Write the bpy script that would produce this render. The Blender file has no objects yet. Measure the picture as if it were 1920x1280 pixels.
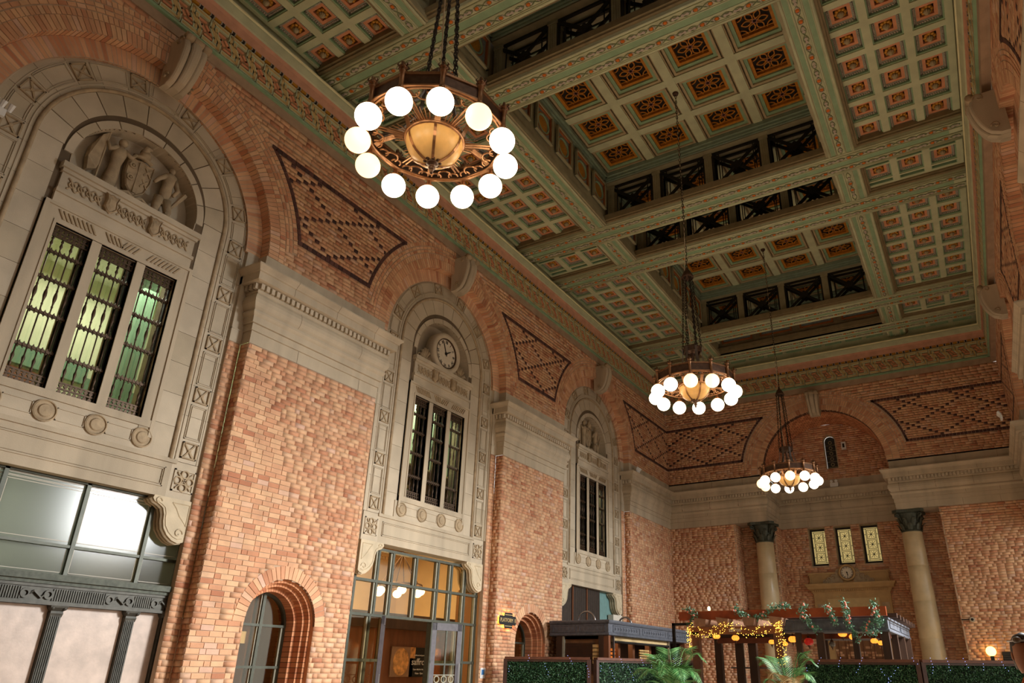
import bpy, math, random
import numpy as np
from mathutils import Matrix, Vector
random.seed(7)
PI = math.pi
scene = bpy.context.scene
col = scene.collection

# ------------------------------------------------------------------ camera
cam_data = bpy.data.cameras.new('camera')
cam = bpy.data.objects.new('camera', cam_data); col.objects.link(cam)
cam_data.sensor_width = 36.0; cam_data.lens = 24.996
cam_data.shift_x = -102.25 / 1920; cam_data.shift_y = 43.78 / 1920
cam_data.clip_start = 0.05; cam_data.clip_end = 300
_r = Vector((0.8719, 0.4893, 0.0106)); _f = Vector((-0.4530, 0.7988, 0.3957))
_f.normalize(); _r = (_r - _f * _r.dot(_f)).normalized(); _u = _r.cross(_f)
_m = Matrix((( _r.x, _u.x, -_f.x), (_r.y, _u.y, -_f.y), (_r.z, _u.z, -_f.z))).to_4x4()
cam.matrix_world = Matrix.Translation((11.0, 0.0, 1.6)) @ _m
scene.camera = cam

# ------------------------------------------------------------------ world, daylight through the right-hand windows, exposure
world = bpy.data.worlds.new('world'); scene.world = world; world.use_nodes = True
_bg = world.node_tree.nodes['Background']
_bg.inputs[0].default_value = (1.0, 0.95, 0.86, 1); _bg.inputs[1].default_value = 1.05
def area_light(name, loc, rot, sx, sy, power, colr):
    l = bpy.data.lights.new(name, 'AREA'); l.shape = 'RECTANGLE'; l.size = sx; l.size_y = sy
    l.energy = power; l.color = colr
    o = bpy.data.objects.new(name, l); o.location = loc; o.rotation_euler = rot; col.objects.link(o)
    return o
for _y, _pw, _az in ((13.4, 800, 24), (21.8, 540, 6)):      # sky light falling in through the right-hand windows
    _l = area_light('window_daylight', (12.78, _y, 6.4), (0, math.radians(53), math.radians(_az)), 2.7, 2.2, _pw, (0.97, 0.985, 1.0))
    _l.data.spread = math.radians(102)
scene.view_settings.view_transform = 'Standard'
scene.view_settings.look = 'None'
scene.view_settings.exposure = 0.36
scene.view_settings.gamma = 1.0
scene.view_settings.use_curve_mapping = False

# ------------------------------------------------------------------ helpers
def lin(c):
    return tuple(((v / 255) / 12.92 if v / 255 <= 0.04045 else ((v / 255 + 0.055) / 1.055) ** 2.4) for v in c)
MATS = {}
def mat(name, c=None, rough=0.6, metal=0.0, var=0.16, scale=6.0, bump=0.0, bscale=40.0, emit=None, estr=0.0,
        alpha=None, spec=0.4, streak=False, trans=0.0, ramp=None, island=False):
    m = bpy.data.materials.new(name); m.use_nodes = True
    nt = m.node_tree; N = nt.nodes; Lk = nt.links
    b = N['Principled BSDF']
    b.inputs['Roughness'].default_value = rough; b.inputs['Metallic'].default_value = metal
    b.inputs['Specular IOR Level'].default_value = spec
    geo = N.new('ShaderNodeNewGeometry')
    cc = lin(c) if c else None
    if ramp:
        rp = N.new('ShaderNodeValToRGB'); rp.color_ramp.interpolation = 'LINEAR'
        els = rp.color_ramp.elements
        while len(els) < len(ramp): els.new(0.5)
        for e, (p, k) in zip(els, ramp):
            e.position = p; e.color = (*lin(k), 1)
        oi = N.new('ShaderNodeObjectInfo')
        ad = N.new('ShaderNodeMath'); ad.operation = 'MULTIPLY_ADD'; ad.inputs[1].default_value = 7.31
        Lk.new(oi.outputs['Random'], ad.inputs[0]); Lk.new(geo.outputs['Random Per Island'], ad.inputs[2])
        fr = N.new('ShaderNodeMath'); fr.operation = 'FRACT'; Lk.new(ad.outputs[0], fr.inputs[0])
        Lk.new(fr.outputs[0], rp.inputs[0]); base = rp.outputs[0]
    else:
        rgb = N.new('ShaderNodeRGB'); rgb.outputs[0].default_value = (*cc, 1); base = rgb.outputs[0]
    if var > 0:
        tn = N.new('ShaderNodeTexNoise'); tn.inputs['Scale'].default_value = scale; tn.inputs['Detail'].default_value = 5
        if streak:
            mp = N.new('ShaderNodeMapping'); mp.inputs['Scale'].default_value = (1, 1, 0.18)
            Lk.new(geo.outputs['Position'], mp.inputs[0]); Lk.new(mp.outputs[0], tn.inputs['Vector'])
        else:
            Lk.new(geo.outputs['Position'], tn.inputs['Vector'])
        mr = N.new('ShaderNodeMapRange'); mr.inputs[1].default_value = 0.3; mr.inputs[2].default_value = 0.7
        mr.inputs[3].default_value = 1 - var; mr.inputs[4].default_value = 1 + var
        Lk.new(tn.outputs[0], mr.inputs[0])
        mx = N.new('ShaderNodeMix'); mx.data_type = 'RGBA'; mx.blend_type = 'MULTIPLY'; mx.inputs[0].default_value = 1
        Lk.new(base, mx.inputs[6]); Lk.new(mr.outputs[0], mx.inputs[7]); base = mx.outputs[2]
    Lk.new(base, b.inputs['Base Color'])
    if bump > 0:
        tb = N.new('ShaderNodeTexNoise'); tb.inputs['Scale'].default_value = bscale; tb.inputs['Detail'].default_value = 4
        Lk.new(geo.outputs['Position'], tb.inputs['Vector'])
        bp = N.new('ShaderNodeBump'); bp.inputs['Strength'].default_value = bump; bp.inputs['Distance'].default_value = 0.02
        Lk.new(tb.outputs[0], bp.inputs['Height']); Lk.new(bp.outputs[0], b.inputs['Normal'])
    if emit:
        b.inputs['Emission Color'].default_value = (*lin(emit), 1); b.inputs['Emission Strength'].default_value = estr
    if trans > 0:
        b.inputs['Transmission Weight'].default_value = trans
    if alpha is not None:
        b.inputs['Alpha'].default_value = alpha
    MATS[name] = m
    return m
mat('brick', ramp=[(0, (184, 122, 90)), (.10, (202, 146, 110)), (.42, (211, 161, 124)), (.65, (217, 170, 131)), (.88, (222, 179, 138)), (1, (214, 174, 150))], rough=.85, var=.14, scale=3, bump=.15, bscale=60)
mat('brick_dark', ramp=[(0, (66, 44, 42)), (.5, (84, 54, 48)), (1, (100, 66, 58))], rough=.7, var=.15, scale=9)
mat('brick_recess', ramp=[(0, (180, 112, 76)), (.5, (202, 138, 96)), (1, (214, 152, 108))], rough=.85, var=.14, scale=3)
mat('mortar', (186, 160, 134), rough=.95, var=.15, scale=5)
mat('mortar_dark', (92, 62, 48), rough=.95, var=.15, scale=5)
mat('stone', (190, 176, 152), rough=.8, var=.16, scale=1.6, bump=.12, bscale=50)
mat('stone_joint', (104, 88, 68), rough=.9, var=.15, scale=4)
mat('stone_warm', (186, 171, 146), rough=.8, var=.18, scale=2.2, bump=.12, bscale=50, streak=True)
mat('stone_blocks', ramp=[(0, (180, 166, 141)), (.5, (190, 176, 152)), (1, (198, 184, 160))], rough=.8, var=.13, scale=1.8, bump=.1, bscale=50)
mat('stone_carved', (170, 150, 120), rough=.8, var=.2, scale=7, bump=.25, bscale=30)
mat('concrete_band', (170, 144, 118), rough=.85, var=.14, scale=4)
mat('ceil_green', (194, 200, 164), rough=.55, var=.1, scale=3)
mat('ceil_mid', (186, 190, 154), rough=.55, var=.12, scale=3)
mat('ceil_teal', (142, 172, 136), rough=.5, var=.12, scale=4)
mat('ceil_bronze', (134, 120, 88), rough=.55, var=.16, scale=5)
mat('ceil_cream', (176, 160, 124), rough=.65, var=.12, scale=4)
mat('ceil_pink', (214, 148, 108), rough=.65, var=.12, scale=6)
mat('ceil_grey', (156, 156, 140), rough=.6, var=.1, scale=8)
mat('ceil_blue', (128, 142, 140), rough=.6, var=.2, scale=14)
mat('ceil_lilac', (182, 172, 158), rough=.6, var=.1, scale=8)
mat('ceil_orange', (206, 112, 32), rough=.5, var=.18, scale=20)
mat('ceil_gold', (190, 134, 44), rough=.42, metal=.25, var=.2, scale=18)
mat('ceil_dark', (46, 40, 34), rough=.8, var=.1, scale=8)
mat('iron', (40, 38, 30), rough=.55, metal=.3, var=.2, scale=10)
mat('grille_bronze', (84, 66, 50), rough=.45, metal=.55, var=.25, scale=20)
mat('frame_green', (78, 80, 68), rough=.45, metal=.3, var=.15, scale=10)
mat('frame_light', (160, 158, 138), rough=.5, var=.1, scale=10)
mat('bronze_dark', (76, 74, 66), rough=.5, metal=.35, var=.25, scale=12)
mat('verdigris', (82, 86, 74), rough=.6, metal=.2, var=.3, scale=18)
mat('marble', (206, 186, 170), rough=.35, var=.16, scale=5, bump=.05, bscale=30)
mat('copper', (152, 112, 80), rough=.36, metal=.8, var=.2, scale=14)
mat('copper_dark', (92, 70, 56), rough=.42, metal=.7, var=.25, scale=14)
mat('chain_iron', (50, 42, 34), rough=.5, metal=.6, var=.2, scale=20)
mat('cable', (214, 196, 160), rough=.6, var=0)
mat('globe', (255, 240, 214), rough=.3, var=0, emit=(255, 232, 196), estr=4.5)
mat('globe_dim', (255, 226, 186), rough=.3, var=0, emit=(255, 214, 158), estr=1.7)
mat('bowl_glass', (214, 172, 108), rough=.35, var=.12, scale=9, emit=(216, 158, 84), estr=.14)
mat('plaster_white', (214, 206, 190), rough=.7, var=.05, scale=6)
mat('wood_dark', (62, 42, 30), rough=.5, var=.25, scale=7, streak=True)
mat('wood_mid', (112, 68, 42), rough=.5, var=.22, scale=7, streak=True)
mat('wood_orange', (152, 70, 30), rough=.4, var=.25, scale=5)
mat('wood_raw', (140, 104, 80), rough=.6, var=.18, scale=9)
mat('wood_door', (132, 92, 58), rough=.5, var=.2, scale=6, streak=True)
mat('canopy_slate', (92, 96, 104), rough=.5, metal=.15, var=.25, scale=12)
mat('black', (24, 22, 20), rough=.6, var=.1)
mat('teal_paint', (112, 146, 142), rough=.6, var=.1)
mat('white_plastic', (222, 220, 214), rough=.4, var=0)
mat('floor', (186, 160, 132), rough=.5, var=.15, scale=2)
mat('clock_face', (212, 200, 178), rough=.5, var=.06, scale=10)
mat('steel', (170, 170, 170), rough=.3, metal=.9, var=.05)
mat('hedge_leaf', ramp=[(0, (28, 58, 34)), (.5, (46, 84, 52)), (1, (84, 124, 84))], rough=.45, var=.2, scale=20)
mat('hedge_back', (14, 28, 18), rough=.9, var=.2)
mat('palm_leaf', ramp=[(0, (46, 96, 46)), (.5, (78, 132, 70)), (1, (120, 164, 98))], rough=.45, var=.15, scale=12)
mat('palm_dry', (170, 140, 92), rough=.6, var=.2)
mat('vine_leaf', ramp=[(0, (54, 104, 78)), (.5, (92, 142, 112)), (1, (140, 178, 150))], rough=.5, var=.15, scale=20)
mat('flower_pink', (224, 132, 110), rough=.6, var=.15)
mat('fairy_warm', (255, 210, 110), var=0, emit=(255, 190, 70), estr=5)
mat('fairy_blue', (190, 200, 255), var=0, emit=(150, 165, 255), estr=3)
mat('ceil_gold2', (196, 168, 112), rough=.6, var=.15, scale=10)
mat('frieze_ground', (158, 130, 92), rough=.7, var=.15, scale=8)
mat('crown_pink', (206, 154, 126), rough=.7, var=.12, scale=4)
mat('ceil_lip', (224, 220, 176), rough=.4, var=.06, scale=4)
mat('ceil_dkgreen', (122, 134, 98), rough=.7, var=.1)
mat('ceil_amber', (188, 122, 34), rough=.5, var=.18, scale=12)
mat('ceil_rose', (150, 100, 84), rough=.5, var=.1)
mat('ceil_teal2', (134, 152, 130), rough=.55, var=.1)
mat('ceil_orange2', (160, 96, 48), rough=.6, var=.15)
mat('ceil_cream2', (162, 156, 124), rough=.6, var=.12, scale=4)
mat('stone_scroll', (200, 184, 154), rough=.75, var=.12, scale=4, bump=.1)
mat('room_green', (222, 222, 190), rough=.8, var=.06, scale=2)
mat('room_teal', (120, 150, 124), rough=.8, var=.06)
mat('room_red', (150, 92, 70), rough=.8, var=.06)
mat('room_dark', (58, 66, 58), rough=.8, var=.1)
mat('tube_light', (240, 250, 235), var=0, emit=(225, 255, 225), estr=9)
mat('blind', (170, 184, 158), rough=.8, var=.08)
mat('room_pale', (206, 206, 190), rough=.8, var=.05)
mat('room_grey', (140, 140, 128), rough=.8, var=.06)
mat('room_blue', (150, 168, 184), rough=.6, var=.06)
mat('door_slate', (96, 92, 96), rough=.5, var=.15, scale=10)
mat('room_cream', (222, 198, 158), rough=.8, var=.06, scale=2)
mat('room_beam', (196, 152, 96), rough=.7, var=.08)
mat('poster_brown', (150, 118, 92), rough=.6, var=.15, scale=3)
mat('pizza', (206, 150, 88), rough=.6, var=.45, scale=9)
mat('pizza2', (196, 116, 48), rough=.6, var=.5, scale=5)
mat('shutter', (66, 56, 48), rough=.6, var=.15, scale=8)
mat('room_brown', (150, 106, 62), rough=.8, var=.15, scale=3, streak=True)
mat('sign_blue', (52, 112, 168), rough=.5, var=.05)
mat('gold_paint', (206, 178, 120), rough=.5, var=.05)
mat('warm_led', (255, 200, 110), var=0, emit=(255, 186, 84), estr=12)
mat('column_stone', (196, 176, 138), rough=.28, var=.14, scale=2.5, spec=.5)
mat('capital_bronze', (74, 78, 66), rough=.5, metal=.25, var=.3, scale=14)
mat('lead_glass', (214, 196, 132), rough=.4, var=.12, scale=5, emit=(220, 196, 128), estr=.42)
mat('lead', (40, 38, 32), rough=.6, var=.1)
mat('stone_door', (180, 148, 100), rough=.75, var=.12, scale=4)
mat('stone_door2', (196, 170, 122), rough=.7, var=.08)
mat('copper_steel', (120, 112, 106), rough=.35, metal=.75, var=.15)
mat('kiosk_glow', (122, 84, 50), rough=.6, var=.35, scale=5)
mat('brick_lit', (206, 170, 110), rough=.7, var=.3, scale=6)
mat('glow_orange', (206, 112, 44), rough=.5, var=.3, scale=8, emit=(220, 110, 30), estr=.35)  # orange glow put into the kiosk's wine slats
mat('wood_rail', (96, 58, 40), rough=.5, var=.2, scale=8)
mat('wood_dark2', (70, 48, 40), rough=.6, var=.2, scale=8)
mat('wood_mid2', (92, 58, 40), rough=.5, var=.2, scale=8)
mat('wood_orange2', (110, 56, 30), rough=.5, var=.2)
mat('lantern_glass', ramp=[(0, (232, 150, 40)), (.35, (246, 190, 70)), (.6, (214, 70, 40)), (.8, (250, 214, 130)), (1, (200, 90, 60))], rough=.3, var=0, emit=(255, 160, 50), estr=.9)
mat('lantern_red', (150, 40, 36), rough=.25, var=.3, scale=40, emit=(200, 40, 30), estr=.25)  # faint red glow put into the glass of the unlit lantern
mat('lantern_grey', (130, 128, 120), rough=.3, var=.4, scale=40)
mat('lantern_core', (240, 190, 110), rough=.4, var=0, emit=(255, 170, 70), estr=1.3)
mat('globe_warm', (255, 224, 150), var=0, emit=(255, 196, 96), estr=4.5)
mat('spot_glow', (255, 240, 200), var=0, emit=(255, 220, 150), estr=12)
mat('skin', (176, 122, 92), rough=.5, var=.06)
mat('hair', (58, 46, 40), rough=.5, var=.2, scale=30)
mat('cloth_orange', (176, 84, 34), rough=.8, var=.2, scale=14)
mat('cloth_dark', (44, 42, 46), rough=.8, var=.15)
mat('brick_plain', (200, 150, 112), rough=.9, var=.15, scale=4)
def M(n): return MATS[n]
def glass_mat(name, tint, alpha, rough=0.06):
    m = bpy.data.materials.new(name); m.use_nodes = True; nt = m.node_tree; N = nt.nodes
    N.remove(N['Principled BSDF']); out = N['Material Output']
    g = N.new('ShaderNodeBsdfGlossy'); g.inputs['Roughness'].default_value = rough; g.inputs[0].default_value = (.9, .95, .95, 1)
    t = N.new('ShaderNodeBsdfTransparent'); t.inputs[0].default_value = (*lin(tint), 1)
    mx = N.new('ShaderNodeMixShader'); mx.inputs[0].default_value = alpha
    nt.links.new(t.outputs[0], mx.inputs[1]); nt.links.new(g.outputs[0], mx.inputs[2]); nt.links.new(mx.outputs[0], out.inputs[0])
    MATS[name] = m
glass_mat('glass', (236, 238, 228), .10)
glass_mat('glass_warm', (250, 238, 214), .07)
def frost_mat(name, c, tint):
    m = bpy.data.materials.new(name); m.use_nodes = True; nt = m.node_tree; N = nt.nodes
    N.remove(N['Principled BSDF']); out = N['Material Output']
    t = N.new('ShaderNodeBsdfTranslucent'); t.inputs[0].default_value = (*lin(c), 1)
    p = N.new('ShaderNodeBsdfTransparent'); p.inputs[0].default_value = (*lin(tint), 1)
    g = N.new('ShaderNodeBsdfGlossy'); g.inputs['Roughness'].default_value = .15
    a = N.new('ShaderNodeMixShader'); a.inputs[0].default_value = .45
    b = N.new('ShaderNodeMixShader'); b.inputs[0].default_value = .03
    nt.links.new(p.outputs[0], a.inputs[1]); nt.links.new(t.outputs[0], a.inputs[2])
    nt.links.new(a.outputs[0], b.inputs[1]); nt.links.new(g.outputs[0], b.inputs[2]); nt.links.new(b.outputs[0], out.inputs[0])
    MATS[name] = m
frost_mat('frosted', (214, 218, 206), (220, 224, 214))

IDENT = lambda u, v, w: (u, v, w)
W_HALL = 12.6; Y_END = 28.45
T_LEFT = lambda u, v, w: (w, u, v)              # (along, up, out of the wall)
T_RIGHT = lambda u, v, w: (12.95 - w, u, v)
T_RTRIM = lambda u, v, w: (12.80 - w, u, v)
T_END = lambda u, v, w: (u, Y_END - w, v)

class MB:
    def __init__(s, T=IDENT): s.v = []; s.f = []; s.mi = []; s.T = T; s.cur = 0
    def add(s, vs, fs):
        o = len(s.v); T = s.T
        s.v.extend(T(*p) for p in vs)
        for f in fs: s.f.append(tuple(i + o for i in f)); s.mi.append(s.cur)
        return s
    def box(s, u0, u1, v0, v1, w0, w1):
        return s.add([(u0, v0, w0), (u1, v0, w0), (u1, v1, w0), (u0, v1, w0), (u0, v0, w1), (u1, v0, w1), (u1, v1, w1), (u0, v1, w1)],
                     [(0, 3, 2, 1), (4, 5, 6, 7), (0, 1, 5, 4), (1, 2, 6, 5), (2, 3, 7, 6), (3, 0, 4, 7)])
    def prism(s, poly, w0, w1):
        n = len(poly)
        vs = [(a, b, w0) for a, b in poly] + [(a, b, w1) for a, b in poly]
        return s.add(vs, [tuple(range(n))[::-1], tuple(range(n, 2 * n))] + [(i, (i + 1) % n, n + (i + 1) % n, n + i) for i in range(n)])
    def loft(s, rings, closed=True, cap=True):
        n = len(rings[0]); vs = [p for r in rings for p in r]; fs = []
        for k in range(len(rings) - 1):
            for i in range(n if closed else n - 1):
                j = (i + 1) % n; fs.append((k * n + i, k * n + j, (k + 1) * n + j, (k + 1) * n + i))
        if cap and closed:
            fs.append(tuple(range(n))[::-1]); fs.append(tuple((len(rings) - 1) * n + i for i in range(n)))
        return s.add(vs, fs)
    def sector(s, cu, cv, r0, r1, a0, a1, w0, w1, n=1):
        pts = []
        for i in range(n + 1):
            a = a0 + (a1 - a0) * i / n; pts.append((math.cos(a), math.sin(a)))
        poly = [(cu + r1 * c, cv + r1 * d) for c, d in pts] + [(cu + r0 * c, cv + r0 * d) for c, d in reversed(pts)]
        if n == 1: return s.prism(poly, w0, w1)
        vs = []; fs = []
        for (c, d) in pts:
            for r in (r0, r1):
                for w in (w0, w1): vs.append((cu + r * c, cv + r * d, w))
        for i in range(n):
            a = 4 * i; b = 4 * i + 4
            fs += [(a, a + 1, b + 1, b), (a + 2, b + 2, b + 3, a + 3), (a, b, b + 2, a + 2), (a + 1, a + 3, b + 3, b + 1)]
        fs += [(0, 2, 3, 1), (4 * n, 4 * n + 1, 4 * n + 3, 4 * n + 2)]
        return s.add(vs, fs)
    def tube(s, path, r, n=6, closed=False, cap=True):
        P = [Vector(p) for p in path]; rings = []
        m = len(P); up = Vector((0, 0, 1))
        rr = r if isinstance(r, (list, tuple)) else [r] * m
        prev = None
        for i in range(m):
            if closed: t = P[(i + 1) % m] - P[i - 1]
            else: t = P[min(i + 1, m - 1)] - P[max(i - 1, 0)]
            t.normalize()
            if prev is None:
                a = up if abs(t.dot(up)) < .9 else Vector((1, 0, 0))
                x = t.cross(a).normalized()
            else:
                x = (prev - t * prev.dot(t))
                x = x.normalized() if x.length > 1e-6 else t.cross(up).normalized()
            prev = x; y = t.cross(x)
            rings.append([tuple(P[i] + (x * math.cos(2 * PI * k / n) + y * math.sin(2 * PI * k / n)) * rr[i]) for k in range(n)])
        if closed: rings.append(rings[0]); return s.loft(rings, cap=False)
        return s.loft(rings, cap=cap)
    def lathe(s, prof, c, axis=2, n=16, sx=1.0, sy=1.0, phase=0.0, scallop=0.0, ns=8):
        rings = []
        for (r, h) in prof:
            ring = []
            for k in range(n):
                a = 2 * PI * k / n + phase
                q = r * (1 + scallop * math.cos(ns * a)) if scallop else r
                x = q * math.cos(a) * sx; y = q * math.sin(a) * sy
                p = (x, y, h) if axis == 2 else ((x, h, y) if axis == 1 else (h, x, y))
                ring.append((c[0] + p[0], c[1] + p[1], c[2] + p[2]))
            rings.append(ring)
        return s.loft(rings)
    def sphere(s, c, r, nu=14, nv=8, sx=1, sy=1, sz=1):
        prof = []
        rings = []
        for j in range(nv + 1):
            t = PI * j / nv; rad = max(math.sin(t), 1e-4) * r
            rings.append([(c[0] + rad * math.cos(2 * PI * k / nu) * sx, c[1] + rad * math.sin(2 * PI * k / nu) * sy, c[2] - math.cos(t) * r * sz) for k in range(nu)])
        return s.loft(rings)
    def mesh(s, name, mats, smooth=False):
        me = bpy.data.meshes.new(name)
        me.from_pydata(s.v, [], s.f)
        if not isinstance(mats, (list, tuple)): mats = [mats]
        for m in mats: me.materials.append(M(m))
        if len(mats) > 1: me.polygons.foreach_set('material_index', s.mi)
        if smooth: me.polygons.foreach_set('use_smooth', [True] * len(me.polygons))
        me.update()
        return me
    def build(s, name, mats, parent=None, smooth=False, **props):
        return put(name, s.mesh(name, mats, smooth), parent, **props)
WM = {}
def put(name, me, parent=None, loc=None, rot=None, mw=None, **props):
    o = bpy.data.objects.new(name, me); col.objects.link(o)
    w = mw if mw is not None else Matrix.Identity(4)
    if mw is None:
        if loc is not None: w = Matrix.Translation(loc)
        if rot is not None: w = w @ rot
    o.matrix_basis = w; WM[o] = w
    if parent is not None:
        o.parent = parent; o.matrix_parent_inverse = WM[parent].inverted()
    for k, v in props.items(): o[k] = v
    return o
def thing(name, label, cat, loc=(0, 0, 0), group=None):
    o = put(name, None, None, loc=loc); o.empty_display_size = .2
    o['label'] = label; o['category'] = cat
    if group: o['group'] = group
    return o
def struct(name, label, me=None):
    o = put(name, me); o['kind'] = 'structure'; o['label'] = label
    if me is None: o.empty_display_size = .2
    return o
TEXTS = {}
def prepare_texts(strings):
    obs = []
    for s in strings:
        cu = bpy.data.curves.new('lettering', 'FONT'); cu.body = s; cu.size = 1.0; cu.align_x = 'CENTER'; cu.align_y = 'CENTER'; cu.resolution_u = 3; cu.extrude = .02
        ob = bpy.data.objects.new('lettering', cu); col.objects.link(ob); obs.append((s, ob))
    dg = bpy.context.evaluated_depsgraph_get()
    for s, ob in obs: TEXTS[s] = bpy.data.meshes.new_from_object(ob.evaluated_get(dg))
    for s, ob in obs:
        cu = ob.data; bpy.data.objects.remove(ob); bpy.data.curves.remove(cu)
prepare_texts(['XII', 'I', 'II', 'III', 'IV', 'V', 'VI', 'VII', 'VIII', 'IX', 'X', 'XI', 'saffron', 'traditional and gourmet', 'Open daily for dine in', '11am - 9pm', 'PLATFORM  8'])
# ------------------------------------------------------------------ brickwork engine
PITCH = 0.0885; JT = 0.011
def minus(iv, a, b):
    out = []
    for (p, q) in iv:
        if b <= p or a >= q: out.append((p, q)); continue
        if a > p: out.append((p, a))
        if b < q: out.append((b, q))
    return out
def disc_cut(iv, cu, cv, r, v):
    d = r * r - (v - cv) ** 2
    if d <= 0: return iv
    h = math.sqrt(d)
    return minus(iv, cu - h, cu + h)
def courses(ivf, z0, z1, dark=None, pitch=PITCH):
    out = []; n = int((z1 - z0) / pitch + 1e-6); pitch = (z1 - z0) / max(n, 1)
    for k in range(n):
        a = z0 + k * pitch; b = a + pitch - JT; mid = (a + b) / 2
        for (p, q) in ivf(mid):
            if q - p < .02: continue
            cells = []
            if dark:
                sh = (k % 2) * 0.18; j = math.floor((p - sh) / 0.36) - 1
                while j * 0.36 + sh < q:
                    s0 = j * 0.36 + sh; cells += [(0, s0, s0 + .241), (1, s0 + .241, s0 + .36)]; j += 1
            else:                       # irregular bond, stretchers with scattered headers
                s0 = p - random.choice((0, .06, .12, .18, 0)); last = 0
                while s0 < q:
                    kind = 1 if (random.random() < .34 and last == 0) else 0; last = kind
                    L = .119 if kind else .241; cells.append((kind, s0, s0 + L)); s0 += L
            for kind, x0, x1 in cells:
                c0 = max(x0, p); c1 = min(x1, q)
                if c1 - c0 < .02: continue
                if q - c1 < .02: c1 = q
                full = abs((c1 - c0) - (x1 - x0)) < 1e-6
                idx = round(((x0 + x1) / 2) / .18)
                out.append((c0 + .002, c1 - JT + .002, a, b, kind, full, bool(dark and kind == 1 and dark(idx, k, mid))))
    return out
def brick_mesh(name, bl, T, depth, mats, jitter=.004):
    n = len(bl)
    if n == 0: return None
    A = np.array([(b[0], b[1], b[2], b[3]) for b in bl]); rng = np.random.RandomState(len(bl))
    wf = rng.uniform(-jitter, jitter * .5, n)
    u0, u1, v0, v1 = A.T
    U = np.stack([u0, u1, u1, u0, u0, u1, u1, u0], 1); V = np.stack([v0, v0, v1, v1, v0, v0, v1, v1], 1)
    Wd = np.stack([wf - depth] * 4 + [wf] * 4, 1)
    x, y, z = T(U, V, Wd)
    x = np.broadcast_to(x, U.shape); y = np.broadcast_to(y, U.shape); z = np.broadcast_to(z, U.shape)
    co = np.stack([x, y, z], 2).reshape(-1, 3)
    q = np.array([(4, 5, 6, 7), (0, 1, 5, 4), (1, 2, 6, 5), (2, 3, 7, 6), (3, 0, 4, 7)])
    F = (q[None] + 8 * np.arange(n)[:, None, None]).reshape(-1)
    me = bpy.data.meshes.new(name)
    nf = 5 * n
    me.vertices.add(8 * n); me.vertices.foreach_set('co', co.ravel())
    me.loops.add(4 * nf); me.loops.foreach_set('vertex_index', F.astype(np.int32))
    me.polygons.add(nf); me.polygons.foreach_set('loop_start', np.arange(0, 4 * nf, 4, dtype=np.int32))
    for m in mats: me.materials.append(M(m))
    if len(mats) > 1:
        me.polygons.foreach_set('material_index', np.repeat(np.array([1 if b[6] else 0 for b in bl], dtype=np.int32), 5))
    me.update(calc_edges=True)
    return me
def row_sheet(name, ivf, z0, z1, w, T, mats, step=.05):
    mb = MB(T); n = int(math.ceil((z1 - z0) / step)); st = (z1 - z0) / n
    for k in range(n):
        a = z0 + k * st; b = a + st
        for (p, q) in ivf((a + b) / 2):
            mb.add([(p, a, w), (q, a, w), (q, b, w), (p, b, w)], [(0, 1, 2, 3)])
    return mb.mesh(name, mats)
CAM = Vector((11, 0, 1.6))
def pix(p):
    d = Vector(p) - CAM; z = d.dot(_f)
    if z <= 0.1: return (-9999, -9999)
    return (1062.25 + 1333.1 * d.dot(_r) / z, 683.78 - 1333.1 * d.dot(_u) / z)
def emit_bricks(parent, bl, T, depth, mats, n_single=0, stuff_name='brickwork'):
    singles = []
    if n_single:
        cand = []
        for i, b in enumerate(bl):
            if not b[5] or b[6]: continue
            c = T((b[0] + b[1]) / 2, (b[2] + b[3]) / 2, 0)
            px = pix(c)
            if 4 < px[0] < 1916 and 4 < px[1] < 1276: cand.append(((Vector(c) - CAM).length, i))
        cand.sort(); singles = [i for _, i in cand[:n_single]]
        sh = {}
        for i in singles:
            b = bl[i]; lu = (b[1] - b[0]) / 2; lv = (b[3] - b[2]) / 2; key = (b[4], round(lv, 4))
            if key not in sh:
                o0 = Vector(T(0, 0, 0)); TT = lambda u, v, w: tuple(Vector(T(u, v, w)) - o0)
                mb = MB(TT); mb.box(-lu, lu, -lv, lv, -depth, 0); sh[key] = mb.mesh('brick', mats[0])
            put('brick', sh[key], parent, loc=T((b[0] + b[1]) / 2, (b[2] + b[3]) / 2, random.uniform(-.004, .002)))
    ss = set(singles); rest = [b for i, b in enumerate(bl) if i not in ss]
    me = brick_mesh(stuff_name, rest, T, depth, mats)
    if me: put(stuff_name, me, parent, kind='stuff')

# ------------------------------------------------------------------ left / right wall geometry (metres)
PIERS = [(-.95, 2.46), (7.49, 10.82), (15.87, 19.30), (24.35, Y_END)]
ARCH_C = [4.99, 13.345, 21.83]       # brick arch centres
STONE_C = [5.07, 13.37, 21.86]
NICHES = [9.22, 17.60]
ZA = 9.0; RB = 2.52                  # springing, brick arch radius
Z_ENT = 7.13; Z_ENT_TOP = 9.0; Z_BAND = 12.19
Z_PT, Z_PB = 11.45, 9.62             # spandrel panel
def wall_iv(v, rn, rb, niches=True):
    if v < Z_ENT:
        iv = list(PIERS)
        if niches:
            for c in NICHES:
                if v < 2.31: iv = minus(iv, c - .77, c + .77)
                else: iv = disc_cut(iv, c, 2.31, rn, v)
        return iv
    if v < Z_ENT_TOP: return list(PIERS)
    iv = [(-.95, Y_END)]
    for c in ARCH_C: iv = disc_cut(iv, c, ZA, rb, v)
    return iv
def spandrel_rb(v):
    if v < 9.34: return 2.885
    if v < Z_PB: return 3.19
    if v < Z_PT: return 3.285
    return 3.19
def dark_rule(idx, k, mid):
    return (Z_PB + .1 < mid < Z_PT - .1) and ((idx + k) % 10 == 0 or (idx - k) % 10 == 0 or ((idx + k) % 10 == 5 and (idx - k) % 10 == 5))
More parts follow.
